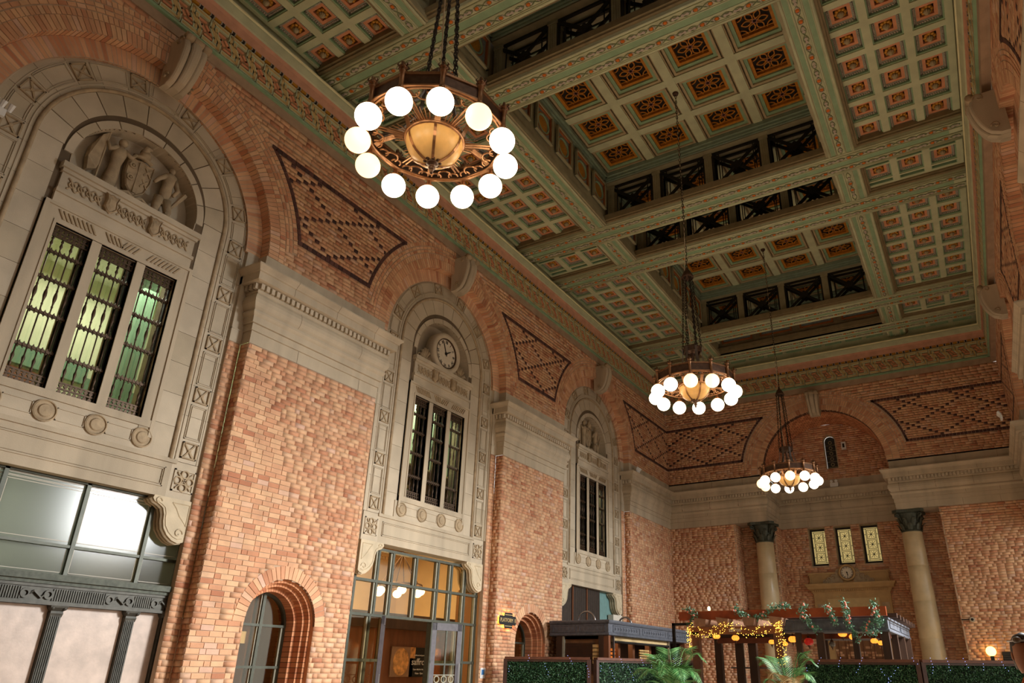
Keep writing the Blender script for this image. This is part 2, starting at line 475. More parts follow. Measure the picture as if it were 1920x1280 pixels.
def build_side_wall(name, label, T, n_single, lower=True):
    z_low = 0.9 if lower else 6.2
    w = struct(name, label, row_sheet(name, lambda v: wall_iv(v, .77, RB, lower), z_low, Z_BAND, -.014, T, 'mortar'))
    bl = []
    bl += courses(lambda v: wall_iv(v, 1.0, 0, lower), z_low, Z_ENT - .004)
    emit_bricks(w, bl, T, .03, ['brick'], n_single)
    up = []
    up += courses(lambda v: wall_iv(v, 0, spandrel_rb(v)), 9.0, Z_PB)
    up += courses(lambda v: wall_iv(v, 0, spandrel_rb(v)), Z_PB + .105, Z_PT - .105, dark_rule)
    up += courses(lambda v: wall_iv(v, 0, spandrel_rb(v)), Z_PT, 11.63)
    up += courses(lambda v: wall_iv(v, 0, spandrel_rb(v)), 11.66, 11.84)
    up += courses(lambda v: wall_iv(v, 0, spandrel_rb(v)), 11.865, Z_BAND)
    emit_bricks(w, up, T, .03, ['brick', 'brick_dark'], 0, 'spandrel_brickwork')
    # dark soldier borders of the diaper panels
    mb = MB(T)
    for (a, b) in ((Z_PB + .004, Z_PB + .1), (Z_PT - .1, Z_PT - .004)):
        for (p, q) in wall_iv((a + b) / 2, 0, 3.20):
            n = int((q - p) / .118)
            for i in range(n):
                s = (q - p) / n; mb.box(p + i * s + .005, p + (i + 1) * s - .005, a, b, -.02, .004)
    for c in ARCH_C:
        n = int(PI * 3.24 / .12)
        for i in range(n):
            a0 = PI * i / n + .0016; a1 = PI * (i + 1) / n - .0016; zz = ZA + 3.24 * math.sin((a0 + a1) / 2)
            if Z_PB + .06 < zz < Z_PT - .04: mb.sector(c, ZA, 3.20, 3.275, a0, a1, -.02, .004)
    mb.build('panel_border', 'brick_dark', w, kind='stuff')
    # arch rings of radial bricks, with the three deep grooves between them
    mb = MB(T)
    for c in ARCH_C:
        for (r0, r1, d, zmin, n) in ((2.525, 2.75, .24, 9.0, 96), (2.76, 2.885, .03, 9.0, 102), (2.91, 2.975, .03, 9.34, 60), (3.0, 3.065, .03, 9.34, 60), (3.09, 3.185, .03, 9.34, 104)):
            for i in range(n):
                a0 = PI * i / n + .003; a1 = PI * (i + 1) / n - .003
                if ZA + r0 * math.sin((a0 + a1) / 2) > zmin and ZA + r1 * math.sin((a0 + a1) / 2) < 12.18:
                    mb.sector(c, ZA, r0, r1, a0, a1, -d, random.uniform(-.003, .002))
        n = 90
        for i in range(n):          # recessed inner order
            a0 = PI * i / n + .003; a1 = PI * (i + 1) / n - .003
            mb.sector(c, ZA, 2.20, 2.522, a0, a1, -.34, -.238)
    mb.build('arch_bricks', 'brick', w, kind='stuff')
    mb = MB(T)
    for c in ARCH_C: mb.sector(c, ZA, 2.535, 2.56, 0, PI, -.245, -.016, 48); mb.sector(c, ZA, 2.19, 2.52, 0, PI, -.25, -.2385, 48)
    mb.build('arch_mortar', 'mortar', w)
    mb = MB(T)
    for c in ARCH_C: mb.sector(c, ZA, 1.95, 2.75, 0, PI, -.42, -.345, 48)
    mb.build('arch_backing', 'stone_joint', w)
    # jamb reveals and recessed strips beside each opening
    for i, (p, q) in enumerate(PIERS):
        for e, sgn in ((p, -1), (q, 1)):
            if e < 0 or e > 28: continue
            TS = lambda u, v, ww, e=e, sgn=sgn: T(e + sgn * ww, v, u)
            bl = courses(lambda v: [(-.245, -.002)], z_low, Z_ENT)
            put('reveal_bricks', brick_mesh('reveal_bricks', bl, TS, .02, ['brick']), w, kind='stuff')
            _q = sorted((e - sgn * .012, e - sgn * .022)); mm = MB(T); mm.box(_q[0], _q[1], z_low, Z_ENT, -.25, -.015); mm.build('reveal_mortar', 'mortar', w)
            a, b = sorted((e + sgn * .005, e + sgn * .25))
            TW = lambda u, v, ww: T(u, v, ww - .238)
            bl = courses(lambda v: [(a, b)], z_low, Z_ENT)
            put('strip_bricks', brick_mesh('strip_bricks', bl, TW, .1, ['brick']), w, kind='stuff')
            mm = MB(T); mm.box(a, b, z_low, Z_ENT, -.35, -.25); mm.build('strip_mortar', 'mortar', w)
            mm = MB(T); mm.box(a, b, Z_ENT, 9.02, -.35, -.236)
            mm.box(a, b, 7.38, 7.40, -.35, -.226); mm.box(a, b, 8.30, 8.50, -.35, -.20); mm.box(a, b, 8.50, 8.58, -.35, -.17); mm.build('impost_stone', 'stone', w)
    return w
ENT = [(0, 7.13), (0, 7.375), (-.006, 7.38), (.022, 7.385), (.022, 7.52), (.015, 7.525), (.055, 7.53), (.055, 7.66), (.075, 7.68), (.1, 7.72), (.1, 7.755), (.07, 7.77),
       (.075, 7.785), (.115, 7.83), (.145, 7.90), (.15, 7.97), (.135, 8.04), (.10, 8.10), (.115, 8.115), (.115, 8.15), (.105, 8.155), (.105, 8.285), (.2, 8.295), (.24, 8.31), (.24, 8.465),
       (.265, 8.475), (.275, 8.50), (.31, 8.54), (.335, 8.57), (.335, 8.60), (.02, 8.66), (.0, 8.66), (0, 9.0)]
def entab_loop(mb, path_fn, prof):
    rings = [path_fn(p, z) for p, z in prof]
    mb.loft(rings, closed=False)
def pier_entablature(parent, T, u0, u1, dent_objs=True):
    mb = MB(T)
    entab_loop(mb, lambda p, z: [(u0 - p, z, -.30), (u0 - p, z, p), (u1 + p, z, p), (u1 + p, z, -.30)], ENT)
    o = mb.build('entablature', 'stone_warm', parent)
    mb = MB(T)
    for zz, d, ln in ((7.13, .245, 1.15), (7.39, .13, .95), (7.54, .12, 1.05), (7.785, .32, 1.2), (8.31, .29, 1.1), (8.665, .33, 1.3)):   # vertical joints
        n = max(1, int((u1 - u0) / ln)); pr = [(q, z) for q, z in ENT if zz - .001 <= z <= zz + d + .001]
        for k in range(1, n + 1):
            uu = u0 + (u1 - u0) * (k - .4 + .1 * math.sin(zz * 40)) / n
            for (q0, za), (q1, zb) in zip(pr[:-1], pr[1:]): mb.add([(uu - .004, za, q0 + .002), (uu + .004, za, q0 + .002), (uu + .004, zb, q1 + .002), (uu - .004, zb, q1 + .002)], [(0, 1, 2, 3)])
    mb.build('stone_joints', 'stone_joint', o, kind='stuff')
    dm = MB(lambda u, v, ww: tuple(Vector(T(u, v, ww)) - Vector(T(0, 0, 0)))); dm.box(-.036, .036, -.055, .055, -.07, 0); me = dm.mesh('dentil', 'stone')
    n = int((u1 - u0 + .25) / .118)
    for k in range(n):
        uu = u0 - .12 + (u1 - u0 + .24) * (k + .5) / n
        put('dentil', me, o, loc=T(uu, 8.225, .168))
    dr = MB(lambda u, v, ww: tuple(Vector(T(u, v, ww)) - Vector(T(0, 0, 0)))); dr.box(-.07, .0, -.055, .055, -.036, .036); me2 = dr.mesh('dentil', 'stone')
    for k in range(3): put('dentil', me2, o, loc=T(u0 - .105, 8.225, .06 - k * .118))
    return o
def keystone(parent, T, c, zt=11.98, zb=11.02, hw=.235):
    h = zt - zb
    body = MB(T)
    n = 14; prof = []
    for i in range(n + 1):
        t = i / n; z = zb + h * t
        out = .06 + .40 * math.sqrt(max(0, 1 - (1 - t) ** 2)) - (.07 * (t - .75) / .25 if t > .75 else 0)
        prof.append((out, z))
    lobes = ((-hw, -hw * .42, .0), (-hw * .40, hw * .40, .05), (hw * .42, hw, .0))
    for (a, b, ex) in lobes:
        rings = []
        for (o_, z) in prof:
            tap = .78 + .22 * (z - zb) / h
            m = (a + b) / 2 * tap; hw_ = (b - a) / 2 * tap
            ring = [(c + m - hw_, z, -.1)]
            for k in range(7):
                t = PI * k / 6
                ring.append((c + m - hw_ * math.cos(t), z, o_ + ex - .03 + .05 * math.sin(t)))
            ring.append((c + m + hw_, z, -.1))
            rings.append(ring)
        body.loft(rings)
    o = body.build('keystone', 'stone_warm', parent)
    sc = MB(T)
    for a, b in ((-hw, -hw * .42), (-hw * .38, hw * .38), (hw * .42, hw)):   # top roll
        ring0 = []; rr = .085
        for u in (c + a, c + b):
            ring0.append([(u, zt - .02 + rr * math.cos(2 * PI * k / 10), .42 + rr * math.sin(2 * PI * k / 10)) for k in range(10)])
        sc.loft(ring0)
    for sgn in (-1, 1):                                     # side spirals
        uu = c + sgn * hw * 1.02
        for (zz, wc, r) in ((zt - .1, .28, .12), (zb + .14, .12, .085)):
            path = [(uu, zz + r * (1 - .09 * k) * math.sin(.6 * k), wc + r * (1 - .09 * k) * math.cos(.6 * k)) for k in range(11)]
            sc.tube(path, .018, 5)
    sc.build('scroll', 'stone_carved', o, smooth=True)
    return o
# ------------------------------------------------------------------ fret frieze and crown moulding
def fret_unit(T):
    mb = MB(T)
    w1 = .05
    def bar(pts, wd, h, mi):
        mb.cur = mi
        for (a, b) in zip(pts[:-1], pts[1:]):
            dx, dy = b[0] - a[0], b[1] - a[1]; L = math.hypot(dx, dy); nx, ny = -dy / L * wd / 2, dx / L * wd / 2
            ex, ey = dx / L * wd * .35, dy / L * wd * .35
            mb.prism([(a[0] - ex + nx, a[1] - ey + ny), (a[0] - ex - nx, a[1] - ey - ny), (b[0] + ex - nx, b[1] + ey - ny), (b[0] + ex + nx, b[1] + ey + ny)], 0, h)
    def strap(pts, h):
        bar(pts, .10, h, 0); bar(pts, .052, h + .004, 1)
    A = [(-.21, -.255), (.10, -.255), (.10, -.10), (-.015, .07), (-.015, .16)]
    strap(A, .045); strap([(-x, -y) for x, y in A], .045)
    bar([(-.2, .06), (-.12, -.02), (.0, -.05), (.06, -.13)], .05, .03, 2); bar([(.2, -.06), (.12, .02), (.0, .05), (-.06, .13)], .05, .03, 2)
    bar([(-.19, -.13), (-.02, -.13)], .045, .025, 2); bar([(.19, .13), (.02, .13)], .045, .025, 2)
    return mb.mesh('fret_strap', ['ceil_green', 'ceil_gold2', 'ceil_pink'])
def frieze(name, label, T, u0, u1, units=True):
    f = struct(name, label)
    mb = MB(T); mb.box(u0, u1, 12.19, 12.40, -.1, .012); mb.build('plaster_band', 'concrete_band', f)
    mb = MB(T); mb.box(u0, u1, 12.40, 13.16, -.12, -.005); mb.build('frieze_ground', 'frieze_ground', f)
    mb = MB(T); mb.box(u0, u1, 12.40, 12.455, -.1, .07); mb.box(u0, u1, 12.455, 12.48, -.1, .04); mb.build('frieze_moulding', 'ceil_teal', f)
    mb = MB(T)
    n = int((u1 - u0) / .235)
    for k in range(n):
        s = (u1 - u0) / n; a = u0 + k * s
        mb.cur = 0; mb.box(a + .05, a + s - .05, 13.155, 13.21, -.08, .04)
        mb.cur = 1; mb.box(a - .045, a - .028, 13.15, 13.215, -.08, .05); mb.box(a + .028, a + .045, 13.15, 13.215, -.08, .05)
        mb.cur = 2; mb.box(a - .022, a + .022, 13.15, 13.215, -.08, .04)
    mb.build('bead_course', ['ceil_gold', 'ceil_lilac', 'ceil_dark'], f, kind='stuff')
    mb = MB(T); mb.loft([[(u, 13.215, .02), (u, 13.23, .03), (u, 13.42, .045), (u, 13.50, .07), (u, 13.50, -.12), (u, 13.215, -.12)] for u in (u0, u1)]); mb.build('crown_cove', 'crown_pink', f)
    mb = MB(T); mb.loft([[(u, 13.50, .07), (u, 13.52, .10), (u, 13.60, .13), (u, 13.66, .15), (u, 13.72, .15), (u, 13.72, -.12), (u, 13.50, -.12)] for u in (u0, u1)]); mb.build('crown_moulding', 'ceil_mid', f)
    mb = MB(T); mb.loft([[(u, 13.70, .15), (u, 13.71, .175), (u, 13.74, .18), (u, 13.76, .165), (u, 13.76, -.1), (u, 13.70, -.1)] for u in (u0, u1)]); mb.build('crown_lip', 'ceil_lip', f)
    mb = MB(T); mb.box(u0 - .3, u1 + .3, 13.5, 14.6, -.35, -.12); mb.build('ceiling_upstand', 'ceil_mid', f)
    mb = MB(T); mb.box(u0, u1, 12.195, 13.5, -.4, -.1); mb.build('frieze_core', 'concrete_band', f)
    if units:
        o0 = Vector(T(0, 0, 0)); me = fret_unit(lambda u, v, w: tuple(Vector(T(u, v, w)) - o0))
        n = int((u1 - u0) / .41)
        for k in range(n): put('fret_strap', me, f, loc=T(u0 + (u1 - u0) * (k + .5) / n, 12.805, -.005))
    return f
wall_left = build_side_wall('wall_left', 'long brick side wall with three tall stone arches', T_LEFT, 300)
wall_right = build_side_wall('wall_right', 'brick side wall seen edge-on along the right border', T_RIGHT, 0, lower=False)
for (a, b) in PIERS[1:]:
    pier_entablature(wall_left, T_LEFT, a, b)
    pier_entablature(wall_right, T_RIGHT, a, b)
pier_entablature(wall_left, T_LEFT, PIERS[0][0], PIERS[0][1])
for c in ARCH_C:
    keystone(wall_left, T_LEFT, c); keystone(wall_right, T_RIGHT, c)
frieze('trim_1', 'green and terracotta fret frieze below the ceiling, over the arches of the long left wall', T_LEFT, 1.5, Y_END)
frieze('trim_2', 'dark fret frieze below the ceiling along the right edge', T_RTRIM, 8.0, Y_END)
frieze('trim_3', 'fret frieze below the ceiling on the end wall above the columns', T_END, .0, 12.85)
mb = MB(); mb.box(12.96, 13.2, -9, 8.4, 0, 6.4); mb.build('lower_wall', 'brick_plain', wall_right)
mb = MB(); mb.box(-1, 14, -9.2, -9, 0, 15); struct('wall_near', 'brick wall behind the camera', mb.mesh('wall_near', 'brick_plain'))
mb = MB(); mb.box(-.3, -.1, -9, -.95, 0, 15); mb.build('near_wall', 'brick_plain', wall_left)
mb = MB(); mb.box(12.96, 13.2, -9, -.95, 0, 15); mb.build('near_wall', 'brick_plain', wall_right)
# floor
mb = MB(); mb.box(-9, 22, -12, 45, -.3, 0)
struct('floor', 'tan floor of the hall, just below the frame', mb.mesh('floor', 'floor'))
# ------------------------------------------------------------------ coffered ceiling
ZB = 13.95; ZC = 14.12                       # beam soffit, underside of the coffer ribs
BEAMS = [(8.11, 8.53), (10.27, 10.68), (16.45, 16.87), (18.68, 19.10), (25.05, 25.47), (27.33, 27.74)]
LX = [(2.39, 3.07), (9.55, 10.21)]           # the two long beams
ceiling = struct('ceiling', 'green coffered ceiling of beams, rosette coffers and open trusses')
X_L, X_R = -.05, 12.65
def ornament_row(along, off, s0, s1, z):
    """a painted guilloche strip: orange bosses in pairs, lilac leaves between, thin twisted cords"""
    mb = MB((lambda a, b, c: (a, b, c)) if along == 'x' else (lambda a, b, c: (b, a, c)))
    n = int((s1 - s0) / .94); st = (s1 - s0) / n
    for k in range(n):
        m = s0 + (k + .5) * st
        for d in (-.155, .155):
            mb.cur = 0
            mb.lathe([(.0, z - .03), (.035, z - .028), (.05, z - .012), (.05, z + .01)], (m + d, off, 0), n=6)
            mb.cur = 1
            for sg in (-1, 1):
                mb.prism([(m + d + sg * .045, off - .055), (m + d + sg * .1, off), (m + d + sg * .045, off + .055), (m + d + sg * .058, off)], z - .02, z + .01)
        for d in (-.33, -.43, .33, .43):
            sg = 1 if d in (-.43, .33) else -1
            mb.cur = 1
            mb.prism([(m + d - sg * .045, off), (m + d - sg * .01, off - .04), (m + d + sg * .05, off - .012), (m + d + sg * .05, off + .012), (m + d - sg * .01, off + .04)], z - .024, z + .01)
        mb.cur = 2
        for ph in (0, PI):
            prev = None
            for i in range(17):
                a = s0 + k * st + st * i / 16; b = off + .055 * math.sin(4 * PI * i / 16 * 1.0 + ph)
                if prev:
                    mb.prism([(prev[0], prev[1] - .009), (a, b - .009), (a, b + .009), (prev[0], prev[1] + .009)], z - .016, z + .01)
                prev = (a, b)
    return mb
def strip(mb, along, s0, s1, o0, o1, z0, z1):
    if along == 'x': mb.box(s0, s1, o0, o1, z0, z1)
    else: mb.box(o0, o1, s0, s1, z0, z1)
def round_strip(mb, along, s0, s1, oc, hw, z, h):
    rings = []
    for s_ in (s0, s1):
        ring = []
        for k in range(7):
            t = PI * k / 6; o_ = oc - hw * math.cos(t); zz = z - h * math.sin(t)
            ring.append((s_, o_, zz) if along == 'x' else (o_, s_, zz))
        rings.append(ring)
    mb.loft(rings)
for (r1, r2) in BEAMS:
    y0, y1 = r1 - .2, r2 + .2
    mb = MB(); mb.box(X_L, X_R, y0, y1, ZB, ZB + .3); bm = mb.build('cross_beam', 'ceil_green', ceiling)
    mb = MB()
    for a in (r1, r2): strip(mb, 'x', X_L, X_R, a - .085, a + .085, ZB - .012, ZB + .02)
    mb.build('painted_ground', 'ceil_mid', bm)
    mb = MB(); strip(mb, 'x', X_L + .3, X_R - .3, r1 + .125, r2 - .125, ZB - .006, ZB + .02); mb.build('centre_band', 'ceil_teal', bm)
    mb = MB()
    for oc, hw, h in ((y0 + .035, .035, .03), (r1 - .105, .016, .03), (r1 + .105, .016, .03), (r2 - .105, .016, .03), (r2 + .105, .016, .03), (y1 - .035, .035, .03)): round_strip(mb, 'x', X_L, X_R, oc, hw, ZB, h)
    mb.build('beam_moulding', 'ceil_green', bm, smooth=True)
    for a in (r1, r2): ornament_row('x', a, X_L + .05, X_R - .05, ZB - .012).build('boss_row', ['ceil_orange', 'ceil_lilac', 'ceil_dkgreen'], bm, kind='stuff')
    mb = MB()                                # stepped sides down to the coffers
    for (ya, yb, sg) in ((y0 - .07, y0, -1), (y1, y1 + .07, 1)):
        mb.box(X_L, X_R, min(ya, yb), max(ya, yb), ZB + .07, ZB + .3)
        mb.box(X_L, X_R, min(ya, yb) - (.05 if sg < 0 else 0), max(ya, yb) + (.05 if sg > 0 else 0), ZB + .12, ZB + .3)
    mb.build('beam_side', 'ceil_bronze', bm)
spans = [(1.2, BEAMS[0][0] - .2)] + [(BEAMS[i][1] + .2, BEAMS[i + 1][0] - .2) for i in range(5)] + [(BEAMS[5][1] + .2, Y_END + .05)]
for (sa, sb) in spans:
    for (x0, x1) in LX:
        xc = (x0 + x1) / 2
        mb = MB(); mb.box(x0, x1, sa, sb, ZB + .01, ZB + .3); bm = mb.build('long_beam', 'ceil_green', ceiling)
        mb = MB(); strip(mb, 'y', sa, sb, xc - .085, xc + .085, ZB - .004, ZB + .03); mb.build('painted_ground', 'ceil_mid', bm)
        mb = MB(); strip(mb, 'y', sa, sb, xc - .24, xc - .14, ZB + .002, ZB + .03); strip(mb, 'y', sa, sb, xc + .14, xc + .24, ZB + .002, ZB + .03); mb.build('centre_band', 'ceil_teal', bm)
        mb = MB()
        for oc, hw, h in ((x0 + .04, .035, .03), (xc - .11, .02, .03), (xc + .11, .02, .03), (x1 - .04, .035, .03)): round_strip(mb, 'y', sa, sb, oc, hw, ZB + .01, h)
        mb.build('beam_moulding', 'ceil_green', bm, smooth=True)
        if sb - sa > .9: ornament_row('y', xc, sa + .03, sb - .03, ZB - .004).build('boss_row', ['ceil_orange', 'ceil_lilac', 'ceil_dkgreen'], bm, kind='stuff')
        mb = MB()
        out = -1 if x0 < 5 else 1            # towards the wing
        e = x0 if out < 0 else x1
        for d0, d1, zz in ((0, .06, .05), (.06, .11, .10)):
            a, b = sorted((e + out * d0, e + out * d1)); mb.box(a, b, sa, sb, ZB + zz, ZB + .3)
        mb.build('beam_side', 'ceil_bronze', bm)
# rosette coffer, shared by all
def coffer_parts():
    o = .305
    mb = MB()
    def frame(r0, r1, z0, z1):
        for (a, b, c, d) in ((-r1, r1, -r1, -r0), (-r1, r1, r0, r1), (-r1, -r0, -r0, r0), (r0, r1, -r0, r0)): mb.box(a, b, c, d, z0, z1)
    mb.cur = 0; frame(o - .025, o + .01, .03, .2)
    mb.cur = 1; frame(o - .10, o - .02, .10, .22)                # egg-and-dart ground
    mb.cur = 2; frame(.135, o - .10, .11, .22)                   # terracotta flat
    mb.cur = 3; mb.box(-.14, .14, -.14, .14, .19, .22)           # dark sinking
    mb.cur = 4
    for i in range(11):
        t = -(o - .06) + 2 * (o - .06) * i / 10
        for (x, y) in ((t, -(o - .06)), (t, o - .06), (-(o - .06), t), (o - .06, t)):
            mb.lathe([(.012, .06), (.021, .075), (.018, .11)], (x, y, 0), n=5)
    me1 = mb.mesh('coffer', ['ceil_teal', 'ceil_grey', 'ceil_pink', 'ceil_dark', 'ceil_lilac'])
    rb = MB()
    rb.cur = 0
    for k in range(8):
        a = 2 * PI * k / 8
        rb.sphere((.088 * math.cos(a), .088 * math.sin(a), .13), .048, 8, 5, 1, 1, .75)
    rb.lathe([(.115, .19), (.12, .16), (.09, .14), (.05, .13)], (0, 0, 0), n=12)
    rb.cur = 1
    rb.lathe([(.002, -.005), (.03, .01), (.062, .055), (.068, .09), (.045, .125)], (0, 0, 0), n=32, scallop=.12, ns=8)
    me2 = rb.mesh('rosette', ['ceil_gold', 'ceil_cream'], smooth=True)
    return me1, me2
ME_COF, ME_ROS = coffer_parts()
def slit_mesh(dent):
    mb = MB()
    mb.cur = 0
    for (a, b, c, d) in ((-.31, .31, -.075, -.055), (-.31, .31, .055, .075), (-.31, -.29, -.055, .055), (.29, .31, -.055, .055)): mb.box(a, b, c, d, .01, .15)
    mb.cur = 1; mb.box(-.3, .3, -.06, .06, .12, .15)
    mb.cur = 2
    for i in range(10): mb.lathe([(.012, .07), (.022, .09), (.02, .13)], (-.26 + .058 * i, .02, 0), n=5)
    return mb.mesh('slit_coffer', ['ceil_teal', 'ceil_grey', 'ceil_lilac'])
ME_SLIT = slit_mesh(True)
CX = [[.33, 1.12, 1.91], [10.62, 11.405, 12.19]]
WX = [(X_L, 2.28), (10.32, X_R)]
def add_coffer(x, y):
    z = ZC
    c = put('coffer', ME_COF, ceiling, loc=(x, y, z)); put('rosette', ME_ROS, c, loc=(x, y, z))
def ribs(xs, hx, ys, hy, x0, x1, y0, y1):
    """lattice of ribs left between the coffer openings"""
    mb = MB()
    e = [x0] + [v for c in xs for v in (c - hx, c + hx)] + [x1]
    for i in range(0, len(e), 2): mb.box(e[i], e[i + 1], y0, y1, ZC, ZC + .1)
    g = [y0] + [v for c in ys for v in (c - hy, c + hy)] + [y1]
    for i in range(0, len(g), 2):
        for c in xs: mb.box(c - hx, c + hx, g[i], g[i + 1], ZC, ZC + .1)
    mb.build('rib_lattice', 'ceil_green', ceiling)
ROWS = {0: [7.62 - .772 * k for k in range(8)][::-1], 2: [11.29 + .772 * k for k in range(7)], 4: [19.75 + .778 * k for k in range(7)]}
for si, (sa, sb) in enumerate(spans):
    for wi in (0, 1):
        x0, x1 = WX[wi]; xs = CX[wi]
        if si in ROWS:
            ys = ROWS[si]; ribs(xs, .308, ys, .308, x0, x1, sa + .1, sb - .1)
            for y in ys:
                for x in xs: add_coffer(x, y)
        elif si == 6:
            for x in xs: put('slit_coffer', ME_SLIT, ceiling, loc=(x, (sa + sb) / 2 - .02, ZB + .02))
        else:
            ym = (sa + sb) / 2; hs = .43
            mb = MB()
            e = [x0] + [v for c in xs for v in (c - .308, c + .308)] + [x1]
            for i in range(0, len(e), 2): mb.box(e[i], e[i + 1], sa + .1, sb - .1, ZC, ZC + .1)
            for c in xs:
                for (a, b) in ((sa + .1, ym - hs - .07), (ym - hs + .07, ym - .308), (ym + .308, ym + hs - .07), (ym + hs + .07, sb - .1)):
                    if b > a: mb.box(c - .308, c + .308, a, b, ZC, ZC + .1)
            mb.build('rib_lattice', 'ceil_green', ceiling)
            for x in xs:
                add_coffer(x, ym)
                for d in (-hs, hs): put('slit_coffer', ME_SLIT, ceiling, loc=(x, ym + d, ZC))
# row of coffers in the middle, by the end wall
sa, sb = spans[6]
xs = [3.55 + .79 * k for k in range(8)]; ym = (sa + sb) / 2 + .02
for x in xs: put('slit_coffer', ME_SLIT, ceiling, loc=(x, (sa + sb) / 2 - .02, ZB + .02))
mb = MB(); mb.box(X_L, X_R, sa, sb + .2, ZB + .16, ZB + .2); mb.build('end_soffit', 'ceil_green', ceiling)
mb = MB(); mb.box(X_L - .6, X_R + .6, 1.0, Y_END + .4, ZC + .3, ZC + .34)
mb = MB(); mb.box(X_L - .6, X_R + .6, -9, 1.3, ZC, ZC + .1); mb.build('near_soffit', 'ceil_mid', ceiling)
# backing above the wings only
for (a, b) in ((X_L - .5, 3.0), (9.62, X_R + .5)):
    mb = MB(); mb.box(a, b, 1.0, Y_END + .4, ZC + .2, ZC + .24); mb.build('ceiling_back', 'ceil_mid', ceiling)
mb = MB(); mb.box(3.0, 9.62, 27.2, Y_END + .4, ZC + .2, ZC + .24); mb.build('ceiling_back', 'ceil_mid', ceiling)
# ------------------------------------------------------------------ raised central vaults with tracery grilles
ZT = 15.72; VX0, VX1 = 3.07, 9.55
def tracery():
    mb = MB()
    def frame(rx1, ry1, t, z0, z1):
        for (a, b, c, d) in ((-rx1, rx1, -ry1, -ry1 + t), (-rx1, rx1, ry1 - t, ry1), (-rx1, -rx1 + t, -ry1 + t, ry1 - t), (rx1 - t, rx1, -ry1 + t, ry1 - t)): mb.box(a, b, c, d, z0, z1)
    mb.cur = 0; frame(.66, .58, .10, .0, .1)          # cream field edge
    mb.cur = 1; frame(.56, .48, .09, .05, .16)        # green step
    mb.cur = 2; frame(.47, .39, .08, .10, .2)         # gold frame
    mb.cur = 3; mb.box(-.5, .5, -.42, .42, .24, .27)  # dark plate standing in for the shade of the void behind the tracery
    mb.cur = 2
    # four-petal tracery
    def arc(cx, cy, r, a0, a1, n=9):
        for i in range(n):
            t0 = a0 + (a1 - a0) * i / n; t1 = a0 + (a1 - a0) * (i + 1) / n
            mb.sector(cx, cy, r - .012, r + .012, t0, t1, .16, .19)
    hx, hy = .39, .31
    for k in range(6):
        a = k * PI / 3
        for sgn in (-1, 1):
            pts = [(.07 + .25 * t, sgn * .075 * math.sin(PI * t)) for t in [i / 7 for i in range(8)]]
            for (p, q) in zip(pts[:-1], pts[1:]):
                P = (p[0] * math.cos(a) - p[1] * math.sin(a), p[0] * math.sin(a) + p[1] * math.cos(a)); Q = (q[0] * math.cos(a) - q[1] * math.sin(a), q[0] * math.sin(a) + q[1] * math.cos(a))
                dx, dy = Q[0] - P[0], Q[1] - P[1]; L = math.hypot(dx, dy); nx, ny = -dy / L * .013, dx / L * .013
                mb.prism([(P[0] + nx, P[1] + ny), (P[0] - nx, P[1] - ny), (Q[0] - nx, Q[1] - ny), (Q[0] + nx, Q[1] + ny)], .16, .19)
    for sx in (-1, 1):
        for sy in (-1, 1): arc(sx * hx, sy * hy, .16, *((0, PI / 2) if (sx < 0 and sy < 0) else (PI / 2, PI) if (sx > 0 and sy < 0) else (PI, 1.5 * PI) if (sx > 0) else (1.5 * PI, 2 * PI)), 6)
    for sy in (-1, 1): mb.box(-hx, hx, sy * .27 - .01, sy * .27 + .01, .16, .19)
    mb.cur = 4; arc(0, 0, .055, 0, 2 * PI, 14)
    return mb.mesh('grille_panel', ['ceil_cream', 'ceil_teal', 'ceil_amber', 'ceil_dark', 'ceil_rose'])
ME_TR = tracery()
def vault_top(sa, sb, ny):
    mb = MB(); mb.box(VX0 - .3, VX1 + .3, sa - .3, sb + .3, ZT + .33, ZT + .36); mb.build('vault_back', 'ceil_cream', ceiling)
    nx = 4; px = (VX1 - VX0) / nx; py = (sb - sa) / ny
    mb = MB()
    for i in range(nx + 1): mb.box(VX0 + i * px - .12, VX0 + i * px + .12, sa, sb, ZT, ZT + .1)
    for j in range(ny + 1): mb.box(VX0, VX1, sa + j * py - .11, sa + j * py + .11, ZT + .004, ZT + .1)
    v = mb.build('vault_ribs', 'ceil_green', ceiling)
    mb = MB()
    for i in range(nx):
        for j in range(ny):
            cx, cy = VX0 + (i + .5) * px, sa + (j + .5) * py
            hx, hy = px / 2 - .12, py / 2 - .11
            for (a, b, c, d) in ((-hx, hx, -hy, -.55), (-hx, hx, .55, hy), (-hx, -.62, -.55, .55), (.62, hx, -.55, .55)):
                if b > a and d > c: mb.box(cx + a, cx + b, cy + c, cy + d, ZT + .03, ZT + .1)
            put('grille_panel', ME_TR, v, loc=(cx, cy, ZT + .03))
    mb.build('vault_field', 'ceil_cream', v)
    mb = MB()                                        # cove cornice round the vault
    for k, (d, z) in enumerate(((.16, ZT - .10), (.10, ZT - .17), (.05, ZT - .22))):
        mb.box(VX0, VX0 + d, sa, sb, z, ZT + .02); mb.box(VX1 - d, VX1, sa, sb, z, ZT + .02)
        mb.box(VX0, VX1, sa, sa + d, z, ZT + .02); mb.box(VX0, VX1, sb - d, sb, z, ZT + .02)
    mb.build('vault_cornice', 'ceil_teal2', v)
